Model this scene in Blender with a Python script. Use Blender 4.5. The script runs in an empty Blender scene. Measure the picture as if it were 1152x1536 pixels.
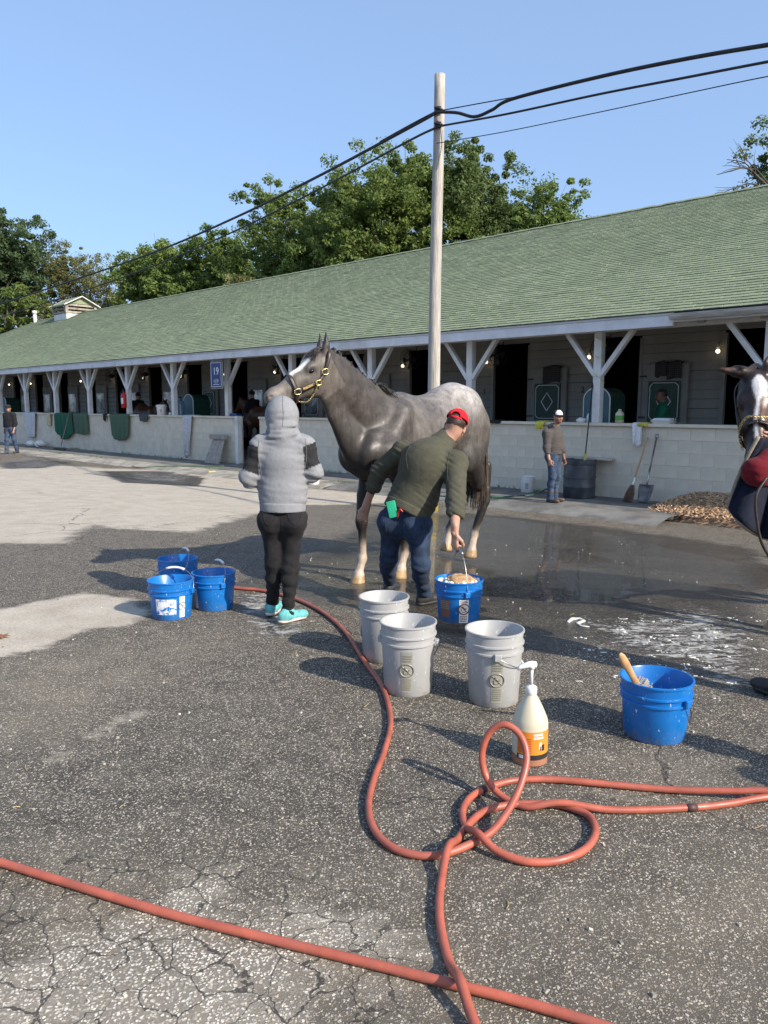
import bpy, math, random
import numpy as np
from mathutils import Vector, Matrix, Euler
rnd = random.Random(7)
sc = bpy.context.scene
col = sc.collection
R = math.radians

# ------------------------------------------------------------------ camera, sky, sun, exposure
FPX, W_PX, H_PX = 1154.0, 1152, 1536            # focal length and size of the photograph in pixels
PITCH = math.atan(161 / FPX)
EYE = 1.48
cam_d = bpy.data.cameras.new('camera')
cam_d.sensor_fit = 'VERTICAL'; cam_d.sensor_height = 36.0; cam_d.sensor_width = 27.0
cam_d.lens = FPX / H_PX * 36.0
cam_d.clip_start = 0.05; cam_d.clip_end = 3000
cam = bpy.data.objects.new('camera', cam_d); col.objects.link(cam)
cam.location = (0, 0, EYE); cam.rotation_euler = (R(90) - PITCH, 0, 0)
sc.camera = cam
sc.render.resolution_x = 768; sc.render.resolution_y = 1024

SUN_EL = R(32.0)
SUN_AZ = R(128.9)                                # clockwise from +Y: behind the camera on the right
world = bpy.data.worlds.new('World'); sc.world = world; world.use_nodes = True
wn = world.node_tree.nodes; wl = world.node_tree.links
bg = wn['Background']
sky = wn.new('ShaderNodeTexSky'); sky.sky_type = 'NISHITA'; sky.sun_disc = False
sky.sun_elevation = SUN_EL; sky.sun_rotation = SUN_AZ
sky.altitude = 100; sky.air_density = 1.0; sky.dust_density = 2.5; sky.ozone_density = 5.0
veil = wn.new('ShaderNodeMix'); veil.data_type = 'RGBA'; veil.inputs[0].default_value = .5      # flat haze colour mixed in to even out the clear sky
veil.inputs[7].default_value = (1.60, 2.28, 3.45, 1)
wl.new(sky.outputs['Color'], veil.inputs[6]); wl.new(veil.outputs[2], bg.inputs['Color'])
bg.inputs['Strength'].default_value = 0.15
sun_d = bpy.data.lights.new('sun', 'SUN'); sun_d.energy = 3.9; sun_d.angle = R(0.5); sun_d.color = (1.0, 0.91, 0.77)
sun = bpy.data.objects.new('sun', sun_d); col.objects.link(sun)
SUN_DIR = Vector((math.sin(SUN_AZ) * math.cos(SUN_EL), math.cos(SUN_AZ) * math.cos(SUN_EL), math.sin(SUN_EL)))
sun.rotation_euler = SUN_DIR.to_track_quat('Z', 'Y').to_euler()
sc.view_settings.view_transform = 'Standard'; sc.view_settings.look = 'None'
sc.view_settings.gamma = 1.0; sc.view_settings.use_curve_mapping = False
sc.view_settings.exposure = 0.82

# ------------------------------------------------------------------ place geometry: camera rays, ground, barn frame
U = np.array((-0.717, 0.697)); U = U / np.linalg.norm(U)        # along the barn, away to the left
N = np.array((U[1], -U[0]))                                     # into the barn
W0 = np.array((3.95, 14.2))                                     # a point at the foot of the barn's low wall
def sstep(a, b, x):
    t = np.clip((x - a) / (b - a), 0, 1); return t * t * (3 - 2 * t)
def ground_z(x, y):
    s = (x - W0[0]) * N[0] + (y - W0[1]) * N[1]
    return -0.29 * sstep(-9.5, -2.0, s) - 0.16 * sstep(-1.6, -0.9, s)
def surf_z(x, y):                                                # ground or, on the walkway, its top
    s = (x - W0[0]) * N[0] + (y - W0[1]) * N[1]
    return -0.29 * sstep(-9.5, -2.0, s) + 0.09 * sstep(-2.1, -1.6, s)
def ray(px, py):
    u = px - W_PX / 2; v = H_PX / 2 - py
    return np.array((u, FPX * math.cos(PITCH) + v * math.sin(PITCH), v * math.cos(PITCH) - FPX * math.sin(PITCH)))
def at(px, py, Y):
    r = ray(px, py); k = Y / r[1]
    return np.array((r[0] * k, Y, EYE + r[2] * k))
def G(px, py):                                                   # the ground point seen at a pixel of the photograph
    r = ray(px, py); z = 0.0
    for _ in range(30):
        k = (z - EYE) / r[2]; p = r * k; z = 0.5 * z + 0.5 * float(surf_z(p[0], p[1]))
    return np.array((p[0], p[1], z))
BROT = math.atan2(U[1], U[0])                                    # barn frame: x along U, y towards the camera, z up
BROOT = Matrix.Translation((W0[0], W0[1], 0)) @ Matrix.Rotation(BROT, 4, 'Z')
def BW(t, y, z):
    return np.array(BROOT @ Vector((t, y, z)))
def T(px, y=0.0):                                                # barn t of an image column, on the plane y
    k = (px - 576) / 1165.0
    b = W0 - N * y
    return (b[0] - b[1] * k) / (-U[0] + U[1] * k)
def BZ(px, py, y=0.0):                                           # height of a pixel on the barn plane y
    r = ray(px, py)
    b = W0 - N * y
    k = (b[0] * N[0] + b[1] * N[1]) / (r[0] * N[0] + r[1] * N[1])
    return EYE + r[2] * k
def BT(px, py, y=0.0):
    r = ray(px, py); b = W0 - N * y
    k = (b[0] * N[0] + b[1] * N[1]) / (r[0] * N[0] + r[1] * N[1])
    p = r[:2] * k
    return float((p - W0) @ U)
def proj(p):
    q = np.array(p, float) - np.array((0, 0, EYE))
    f = q[1] * math.cos(PITCH) - q[2] * math.sin(PITCH)
    v = q[2] * math.cos(PITCH) + q[1] * math.sin(PITCH)
    return 576 + FPX * q[0] / f, 768 - FPX * v / f, f

# ------------------------------------------------------------------ objects
def tag(o, label=None, cat=None, group=None, kind=None):
    if label: o['label'] = label
    if cat: o['category'] = cat
    if group: o['group'] = group
    if kind: o['kind'] = kind
    return o
def empty(name, loc=(0, 0, 0), rz=0.0, label=None, cat=None, group=None):
    o = bpy.data.objects.new(name, None); col.objects.link(o)
    o.empty_display_size = 0.1
    o.location = tuple(loc); o.rotation_euler = (0, 0, rz)
    return tag(o, label, cat, group)
def link(name, me, parent=None, loc=None, rot=None):
    o = bpy.data.objects.new(name, me); col.objects.link(o)
    if parent: o.parent = parent
    if loc is not None: o.location = tuple(loc)
    if rot is not None: o.rotation_euler = rot
    return o
def copy_tree(o, parent=None):
    c = o.copy(); col.objects.link(c)
    if parent: c.parent = parent
    for ch in list(o.children): copy_tree(ch, c)
    return c
def np_mesh(name, V, F, mats=(), smooth=True, attrs=None, midx=None):
    V = np.asarray(V, np.float32); F = np.asarray(F, np.int32)
    me = bpy.data.meshes.new(name)
    n = F.shape[1]
    me.vertices.add(len(V)); me.vertices.foreach_set('co', V.ravel())
    me.loops.add(F.size); me.loops.foreach_set('vertex_index', F.ravel())
    me.polygons.add(len(F)); me.polygons.foreach_set('loop_start', np.arange(0, F.size, n, dtype=np.int32))
    try: me.polygons.foreach_set('loop_total', np.full(len(F), n, np.int32))
    except Exception: pass
    me.polygons.foreach_set('use_smooth', np.full(len(F), smooth, bool))
    for m in mats: me.materials.append(m)
    if midx is not None: me.polygons.foreach_set('material_index', np.asarray(midx, np.int32))
    me.update(calc_edges=True); me.validate()
    for k, a in (attrs or {}).items():
        a = np.asarray(a, np.float32)
        if a.ndim == 1:
            me.attributes.new(k, 'FLOAT', 'POINT').data.foreach_set('value', a)
        else:
            c = np.ones((len(a), 4), np.float32); c[:, :3] = a[:, :3]
            me.attributes.new(k, 'FLOAT_COLOR', 'POINT').data.foreach_set('color', c.ravel())
    return me
def unit(v):
    v = np.asarray(v, float); return v / (np.linalg.norm(v) + 1e-12)
def frame(d, up=(0, 0, 1)):
    d = unit(d); up = np.asarray(up, float)
    if abs(d @ unit(up)) > 0.98: up = np.array((0, 1, 0.0)) if abs(d[1]) < 0.9 else np.array((1.0, 0, 0))
    a = unit(np.cross(d, up)); b = np.cross(a, d)
    return a, b
def spline(pts, n):
    P = np.asarray(pts, float); P = np.vstack((2 * P[0] - P[1], P, 2 * P[-1] - P[-2])); out = []
    for i in range(1, len(P) - 2):
        a, b, c, d = P[i - 1:i + 3]
        for t in np.linspace(0, 1, n, endpoint=False):
            out.append(.5 * ((2 * b) + (-a + c) * t + (2 * a - 5 * b + 4 * c - d) * t * t + (-a + 3 * b - 3 * c + d) * t ** 3))
    out.append(P[-2]); return np.array(out)
class MB:
    def __init__(s): s.v = []; s.f = []; s.m = []; s.off = 0
    def add(s, V, F, mi=0):
        o = len(s.v); s.v += [tuple(map(float, p)) for p in V]
        for f in F: s.f.append(tuple(i + o for i in f)); s.m.append(mi)
        return s
    def box(s, c, size, M=None, mi=0, bevel=0.0):
        x, y, z = [q / 2 for q in size]; c = np.asarray(c, float)
        if bevel <= 0:
            V = [(sx * x, sy * y, sz * z) for sz in (-1, 1) for sy in (-1, 1) for sx in (-1, 1)]
            F = [(0, 2, 3, 1), (4, 5, 7, 6), (0, 1, 5, 4), (2, 6, 7, 3), (0, 4, 6, 2), (1, 3, 7, 5)]
        else:
            b = bevel; V = []; F = []
            ring = lambda X, Y, Z: [(-X, -Y + b, Z), (-X + b, -Y, Z), (X - b, -Y, Z), (X, -Y + b, Z), (X, Y - b, Z), (X - b, Y, Z), (-X + b, Y, Z), (-X, Y - b, Z)]
            for (q, Z) in ((b, -z), (0, -z + b), (0, z - b), (b, z)):
                V += ring(x - q * .7, y - q * .7, Z)
            for r_ in range(3):
                for i in range(8):
                    j = (i + 1) % 8; F.append((r_ * 8 + i, r_ * 8 + j, r_ * 8 + 8 + j, r_ * 8 + 8 + i))
            F.append(tuple(range(7, -1, -1))); F.append(tuple(range(24, 32)))
        V = np.array(V, float)
        if M is not None: V = V @ np.array(M.to_3x3() if hasattr(M, 'to_3x3') else M).T
        return s.add(V + c, F, mi)
    def bar(s, a, b, w, h, up=(0, 0, 1), mi=0, bevel=0.0):
        a = np.asarray(a, float); b = np.asarray(b, float); d = unit(b - a); x, y = frame(d, up)
        return s.box((a + b) / 2, (w, h, np.linalg.norm(b - a)), np.stack((x, y, d), 1), mi, bevel)
    def tube(s, pts, r, n=10, mi=0, caps=True, sq=1.0, up=(0, 0, 1)):
        P = np.asarray(pts, float); m = len(P); rr = np.full(m, r, float) if np.isscalar(r) else np.asarray(r, float)
        V = []; F = []; Tn = np.gradient(P, axis=0); a, b = frame(Tn[0], up)
        for i in range(m):
            d = unit(Tn[i]); a = unit(a - d * (a @ d)); b = np.cross(d, a)
            for k in range(n):
                t = 2 * math.pi * k / n; V.append(P[i] + rr[i] * (a * math.cos(t) + b * math.sin(t) * sq))
        for i in range(m - 1):
            for k in range(n):
                j = (k + 1) % n; F.append((i * n + k, i * n + j, i * n + n + j, i * n + n + k))
        if caps: F.append(tuple(range(n - 1, -1, -1))); F.append(tuple(range((m - 1) * n, m * n)))
        return s.add(V, F, mi)
    def lathe(s, prof, c=(0, 0, 0), n=32, mi=0, sx=1.0, sy=1.0, close=False):
        V = []; F = []; m = len(prof)
        for (r_, z) in prof:
            for k in range(n):
                t = 2 * math.pi * k / n; V.append((c[0] + sx * r_ * math.cos(t), c[1] + sy * r_ * math.sin(t), c[2] + z))
        for i in range(m - 1):
            for k in range(n):
                j = (k + 1) % n; F.append((i * n + k, i * n + j, i * n + n + j, i * n + n + k))
        if close: F.append(tuple(range(n - 1, -1, -1))); F.append(tuple(range((m - 1) * n, m * n)))
        return s.add(V, F, mi)
    def patch(s, rad, a0, a1, z0, z1, na=12, nz=4, mi=0, c=(0, 0, 0)):      # a curved label on a round wall; rad(z)
        V = []; F = []
        for i in range(nz + 1):
            z = z0 + (z1 - z0) * i / nz
            for k in range(na + 1):
                a = a0 + (a1 - a0) * k / na; V.append((c[0] + rad(z) * math.cos(a), c[1] + rad(z) * math.sin(a), c[2] + z))
        for i in range(nz):
            for k in range(na):
                q = i * (na + 1) + k; F.append((q, q + 1, q + na + 2, q + na + 1))
        return s.add(V, F, mi)
    def sphere(s, c, r, n=12, m=8, mi=0, M=None):
        r = np.broadcast_to(np.asarray(r, float), (3,)); V = [(0, 0, -1)]; F = []
        for i in range(1, m):
            f = -math.pi / 2 + math.pi * i / m
            for k in range(n):
                t = 2 * math.pi * k / n; V.append((math.cos(f) * math.cos(t), math.cos(f) * math.sin(t), math.sin(f)))
        V.append((0, 0, 1)); top = len(V) - 1
        for k in range(n):
            j = (k + 1) % n; F.append((0, 1 + j, 1 + k)); F.append((top, 1 + (m - 2) * n + k, 1 + (m - 2) * n + j))
        for i in range(m - 2):
            for k in range(n):
                j = (k + 1) % n; F.append((1 + i * n + k, 1 + i * n + j, 1 + i * n + n + j, 1 + i * n + n + k))
        V = np.array(V) * r
        if M is not None: V = V @ np.asarray(M).T
        return s.add(V + np.asarray(c, float), F, mi)
    def mesh(s, name, mats, smooth=False, off=(0, 0, 0)):
        me = bpy.data.meshes.new(name)
        me.from_pydata([(a - off[0], b - off[1], c - off[2]) for a, b, c in s.v], [], s.f)
        for m in (mats if isinstance(mats, (list, tuple)) else [mats]): me.materials.append(m)
        me.polygons.foreach_set('material_index', s.m)
        me.polygons.foreach_set('use_smooth', [bool(smooth)] * len(s.f))
        me.update()
        if smooth == 'auto':
            try: me.set_sharp_from_angle(angle=R(40))
            except Exception: pass
        return me
    def build(s, name, mats, parent=None, smooth=False, off=(0, 0, 0)):
        return link(name, s.mesh(name, mats, smooth, off), parent)

# ------------------------------------------------------------------ implicit bodies (smooth unions meshed by surface nets)
class SDF:
    def __init__(s): s.p = []; s.disp = []
    def cone(s, a, b, ra, rb, k=0.03, sq=None, sub=False):
        s.p.append(('c', np.asarray(a, float), np.asarray(b, float), ra, rb, k, sq, sub)); return s
    def ell(s, c, r, k=0.03, M=None, sub=False):
        s.p.append(('e', np.asarray(c, float), np.broadcast_to(np.asarray(r, float), (3,)), M, 0, k, None, sub)); return s
    def cut(s, c, n, k=0.01):                                            # remove what lies on the side n points to
        s.p.append(('p', np.asarray(c, float), unit(n), None, 0, k, None, True)); return s
    def wrinkle(s, fn): s.disp.append(fn); return s
    def bounds(s):
        lo = np.full(3, 1e9); hi = np.full(3, -1e9)
        for p in s.p:
            if p[7]: continue
            if p[0] == 'c':
                r = max(p[3], p[4]); P = np.stack((p[1], p[2])); lo = np.minimum(lo, P.min(0) - r); hi = np.maximum(hi, P.max(0) + r)
            else:
                r = p[2].max(); lo = np.minimum(lo, p[1] - r); hi = np.maximum(hi, p[1] + r)
        return lo, hi
    def mesh(s, cell):
        lo, hi = s.bounds(); lo = lo - 3 * cell; hi = hi + 3 * cell
        n = np.ceil((hi - lo) / cell).astype(int) + 1
        ax = [(lo[i] + cell * np.arange(n[i])).astype(np.float32) for i in range(3)]
        F = np.full(n, 0.5, np.float32)
        for p in s.p:
            k = p[5]; pad = k + 2.5 * cell
            if p[0] == 'p':
                sl = (slice(0, n[0]), slice(0, n[1]), slice(0, n[2]))
            else:
                if p[0] == 'c':
                    r = max(p[3], p[4]) + pad; P = np.stack((p[1], p[2])); a, b = P.min(0) - r, P.max(0) + r
                else:
                    r = p[2].max() + pad if p[3] is not None else p[2] + pad; a, b = p[1] - r, p[1] + r
                i0 = np.maximum(np.floor((a - lo) / cell).astype(int), 0); i1 = np.minimum(np.ceil((b - lo) / cell).astype(int) + 1, n)
                if (i1 <= i0).any(): continue
                sl = tuple(slice(i0[i], i1[i]) for i in range(3))
            X = ax[0][sl[0]][:, None, None]; Y = ax[1][sl[1]][None, :, None]; Z = ax[2][sl[2]][None, None, :]
            if p[0] == 'c':
                A, B = p[1].copy(), p[2].copy(); x, y, z = X - A[0], Y - A[1], Z - A[2]
                d = B - A
                if p[6] is not None:
                    w, f = unit(p[6][0]), 1 / p[6][1] - 1
                    q = (x * w[0] + y * w[1] + z * w[2]) * f; x, y, z = x + q * w[0], y + q * w[1], z + q * w[2]
                    d = d + w * (d @ w) * f
                L = max(d @ d, 1e-9); t = np.clip((x * d[0] + y * d[1] + z * d[2]) / L, 0, 1)
                D = np.sqrt((x - t * d[0]) ** 2 + (y - t * d[1]) ** 2 + (z - t * d[2]) ** 2) - (p[3] + (p[4] - p[3]) * t)
            elif p[0] == 'e':
                x, y, z = X - p[1][0], Y - p[1][1], Z - p[1][2]
                if p[3] is not None:
                    m = np.asarray(p[3], float)
                    x, y, z = (x * m[0, 0] + y * m[1, 0] + z * m[2, 0]), (x * m[0, 1] + y * m[1, 1] + z * m[2, 1]), (x * m[0, 2] + y * m[1, 2] + z * m[2, 2])
                r = p[2]; k0 = np.sqrt((x / r[0]) ** 2 + (y / r[1]) ** 2 + (z / r[2]) ** 2)
                k1 = np.sqrt((x / r[0] ** 2) ** 2 + (y / r[1] ** 2) ** 2 + (z / r[2] ** 2) ** 2)
                D = k0 * (k0 - 1) / np.maximum(k1, 1e-6)
            else:
                D = -((X - p[1][0]) * p[2][0] + (Y - p[1][1]) * p[2][1] + (Z - p[1][2]) * p[2][2])
            S = F[sl]
            if p[7]: Dn = -D; h = np.maximum(k - np.abs(S - Dn), 0) / k; F[sl] = np.maximum(S, Dn) + h * h * k * .25
            else: h = np.maximum(k - np.abs(S - D), 0) / k; F[sl] = np.minimum(S, D) - h * h * k * .25
        if s.disp:
            near = np.argwhere(np.abs(F) < 0.03)
            P = lo + near * cell
            dd = sum(fn(P) for fn in s.disp)
            F[near[:, 0], near[:, 1], near[:, 2]] += dd
        return surface_nets(F, lo, cell)
def surface_nets(F, lo, cell):
    S = F < 0; n = np.array(F.shape)
    c = S[:-1, :-1, :-1].astype(np.int8)
    cnt = np.zeros(n - 1, np.int8)
    offs = [(i, j, k) for i in (0, 1) for j in (0, 1) for k in (0, 1)]
    for (i, j, k) in offs: cnt += S[i:n[0] - 1 + i, j:n[1] - 1 + j, k:n[2] - 1 + k]
    act = np.argwhere((cnt > 0) & (cnt < 8))
    val = np.stack([F[act[:, 0] + i, act[:, 1] + j, act[:, 2] + k] for (i, j, k) in offs], 1)
    O = np.array(offs, float); acc = np.zeros((len(act), 3)); m = np.zeros(len(act))
    for a in range(8):
        for b in range(a + 1, 8):
            if np.abs(O[a] - O[b]).sum() != 1: continue
            va, vb = val[:, a], val[:, b]; x = (va < 0) != (vb < 0)
            t = np.where(x, va / np.where(x, va - vb, 1), 0)
            acc += np.where(x[:, None], O[a] + t[:, None] * (O[b] - O[a]), 0); m += x
    V = lo + cell * (act + acc / m[:, None])
    idx = np.full(n - 1, -1, np.int32); idx[act[:, 0], act[:, 1], act[:, 2]] = np.arange(len(act))
    Q = []
    for ax_ in range(3):
        b, c2 = (ax_ + 1) % 3, (ax_ + 2) % 3
        s0 = [slice(None)] * 3; s1 = [slice(None)] * 3; s0[ax_] = slice(0, -1); s1[ax_] = slice(1, None)
        A = S[tuple(s0)]; B = S[tuple(s1)]; e = np.argwhere(A != B)
        ok = (e[:, b] > 0) & (e[:, c2] > 0) & (e[:, b] < n[b] - 1) & (e[:, c2] < n[c2] - 1); e = e[ok]
        fl = A[e[:, 0], e[:, 1], e[:, 2]]
        def cellid(db, dc):
            q = e.copy(); q[:, b] += db; q[:, c2] += dc; return idx[q[:, 0], q[:, 1], q[:, 2]]
        q = np.stack((cellid(-1, -1), cellid(0, -1), cellid(0, 0), cellid(-1, 0)), 1)
        q[~fl] = q[~fl][:, ::-1]; Q.append(q)
    Q = np.concatenate(Q); Q = Q[(Q >= 0).all(1)]
    return V, Q
def join_vf(parts):
    V = []; Fc = []; o = 0
    for v, f in parts: V.append(v); Fc.append(f + o); o += len(v)
    return np.concatenate(V), np.concatenate(Fc)
def folds(seed, amp, freq, centers=None, rad=0.12, axis=None, base=0.0):
    r = np.random.RandomState(seed); K = r.normal(size=(7, 3))
    if axis is not None:
        w = unit(axis); K = K * 0.35 + np.outer(K @ w, w) * 1.6
    K *= freq; ph = r.uniform(0, 6.28, 7)
    def fn(P):
        w = np.full(len(P), base)
        if centers is not None:
            for c in centers: w = np.maximum(w, np.exp(-((P - np.asarray(c)) ** 2).sum(1) / rad ** 2))
        else: w = np.ones(len(P))
        warp = np.sin(P @ K[5] * .6 + ph[5]) * 1.2
        q = sum(1 - 2 * np.abs(np.sin((P @ K[i] + ph[i] + warp) * .5)) for i in range(4)) / 4
        return amp * w * q
    return fn
# ------------------------------------------------------------------ materials
class NT:
    def __init__(s, name):
        s.m = bpy.data.materials.new(name); s.m.use_nodes = True; s.t = s.m.node_tree; s.t.nodes.clear()
        s.out = s.n('ShaderNodeOutputMaterial'); s.b = s.n('ShaderNodeBsdfPrincipled'); s.l(s.b.outputs[0], s.out.inputs[0])
    def n(s, t, **k):
        q = s.t.nodes.new(t)
        for a, v in k.items(): setattr(q, a, v)
        return q
    def l(s, a, b): s.t.links.new(a, b)
    def set(s, k, v):
        i = s.b.inputs[k]
        if hasattr(v, 'is_output'): s.l(v, i)
        else: i.default_value = (*v, 1) if i.type == 'RGBA' and len(v) == 3 else v
    def inp(s, node, k, v):
        i = node.inputs[k]
        if hasattr(v, 'is_output'): s.l(v, i)
        elif isinstance(v, tuple) and len(v) == 3 and i.type == 'RGBA': i.default_value = (*v, 1)
        else: i.default_value = v
    def coord(s, kind='Object'):
        return s.n('ShaderNodeTexCoord').outputs[kind]
    def pos(s): return s.n('ShaderNodeNewGeometry').outputs['Position']
    def mapping(s, vec, scale=(1, 1, 1), rot=(0, 0, 0), loc=(0, 0, 0)):
        q = s.n('ShaderNodeMapping'); s.l(vec, q.inputs['Vector'])
        q.inputs['Scale'].default_value = scale; q.inputs['Rotation'].default_value = rot; q.inputs['Location'].default_value = loc
        return q.outputs[0]
    def noise(s, vec, scale, detail=4, rough=.55, dist=0.0, out='Fac'):
        q = s.n('ShaderNodeTexNoise'); s.l(vec, q.inputs['Vector'])
        q.inputs['Scale'].default_value = scale; q.inputs['Detail'].default_value = detail
        q.inputs['Roughness'].default_value = rough; q.inputs['Distortion'].default_value = dist
        return q.outputs[out]
    def vor(s, vec, scale, feature='F1', out='Distance', rand=1.0):
        q = s.n('ShaderNodeTexVoronoi', feature=feature); s.l(vec, q.inputs['Vector'])
        q.inputs['Scale'].default_value = scale; q.inputs['Randomness'].default_value = rand
        return q.outputs[out]
    def math(s, op, a, b=0.0, c=None, clamp=False):
        q = s.n('ShaderNodeMath', operation=op, use_clamp=clamp); s.inp(q, 0, a); s.inp(q, 1, b)
        if c is not None: s.inp(q, 2, c)
        return q.outputs[0]
    def ramp(s, f, lo, hi, a=0.0, b=1.0, smooth=True):
        q = s.n('ShaderNodeMapRange', interpolation_type='SMOOTHSTEP' if smooth else 'LINEAR')
        s.inp(q, 'Value', f); s.inp(q, 'From Min', lo); s.inp(q, 'From Max', hi); s.inp(q, 'To Min', a); s.inp(q, 'To Max', b)
        return q.outputs[0]
    def mix(s, f, a, b, mode='MIX'):
        q = s.n('ShaderNodeMix', data_type='RGBA', blend_type=mode)
        for k, v in ((0, f), (6, a), (7, b)):
            i = q.inputs[k]
            if hasattr(v, 'is_output'): s.l(v, i)
            elif k == 0: i.default_value = v
            else: i.default_value = (*v, 1)
        return q.outputs[2]
    def attr(s, name, out='Fac'):
        return s.n('ShaderNodeAttribute', attribute_name=name).outputs[out]
    def bump(s, h, strength=.3, dist=.01, normal=None):
        q = s.n('ShaderNodeBump'); s.inp(q, 'Height', h); s.inp(q, 'Strength', strength); s.inp(q, 'Distance', dist)
        if normal is not None: s.l(normal, q.inputs['Normal'])
        return q.outputs[0]
    def rand(s): return s.n('ShaderNodeObjectInfo').outputs['Random']
    def island(s): return s.n('ShaderNodeNewGeometry').outputs['Random Per Island']
def dk(c, f): return tuple(min(1, max(0, v * f)) for v in c)
def M(name, c, rough=.6, metal=0.0, var=.25, vs=6.0, dirt=None, dirt_amt=.4, bump=.0, bs=60.0, bd=.004, spec=.5, stretch=(1, 1, 1), rnd_amt=0.0, island_amt=0.0, sheen=0.0, coat=0.0):
    t = NT(name); v = t.mapping(t.coord(), stretch)
    n = t.noise(v, vs, 5)
    cc = t.mix(t.ramp(n, .3, .7), dk(c, 1 - var), dk(c, 1 + var * .6))
    if dirt is not None:
        cc = t.mix(t.math('MULTIPLY', t.ramp(t.noise(v, vs * .6, 6, .65, .3), .48, .68), dirt_amt), cc, dirt)
    for amt, src in ((rnd_amt, t.rand), (island_amt, t.island)):
        if amt:
            h = t.n('ShaderNodeHueSaturation'); t.l(cc, h.inputs['Color'])
            t.l(t.ramp(src(), 0, 1, 1 - amt, 1 + amt, False), h.inputs['Value']); cc = h.outputs[0]
    t.set('Base Color', cc); t.set('Metallic', metal); t.set('Specular IOR Level', spec)
    t.set('Roughness', t.ramp(t.noise(v, vs * 2.3, 3), .3, .7, max(.02, rough - .08), min(1, rough + .08)))
    if bump: t.set('Normal', t.bump(t.noise(v, bs, 4, .6), bump, bd))
    if sheen: t.set('Sheen Weight', sheen)
    if coat: t.set('Coat Weight', coat); t.set('Coat Roughness', .15)
    return t.m
def CLOTH(name, c, var=.18, vs=25.0, weave=700.0, bump=.25, rough=.92, sheen=.03, attr=None, heather=0.0):
    t = NT(name); v = t.coord()
    base = t.attr(attr, 'Color') if attr else None
    n = t.ramp(t.noise(v, vs, 5, .6), .3, .7, 1 - var, 1 + var * .6)
    h = t.n('ShaderNodeHueSaturation'); t.l(n, h.inputs['Value'])
    if base is not None: t.l(base, h.inputs['Color'])
    else: h.inputs['Color'].default_value = (*c, 1)
    cc = h.outputs[0]
    if heather:
        cc = t.mix(t.ramp(t.noise(v, 380, 2, .7), .45, .65, 0, heather), cc, dk(c, .35))
    t.set('Base Color', cc); t.set('Roughness', rough); t.set('Sheen Weight', sheen); t.set('Specular IOR Level', .25)
    b1 = t.bump(t.noise(v, weave, 2), bump, .002)
    t.set('Normal', t.bump(t.noise(v, 22, 4, .6, .4), .35, .012, b1))
    return t.m
def GLOW(name, c, e):
    t = NT(name); t.set('Base Color', c); t.set('Emission Color', c); t.set('Emission Strength', e); return t.m

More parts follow.
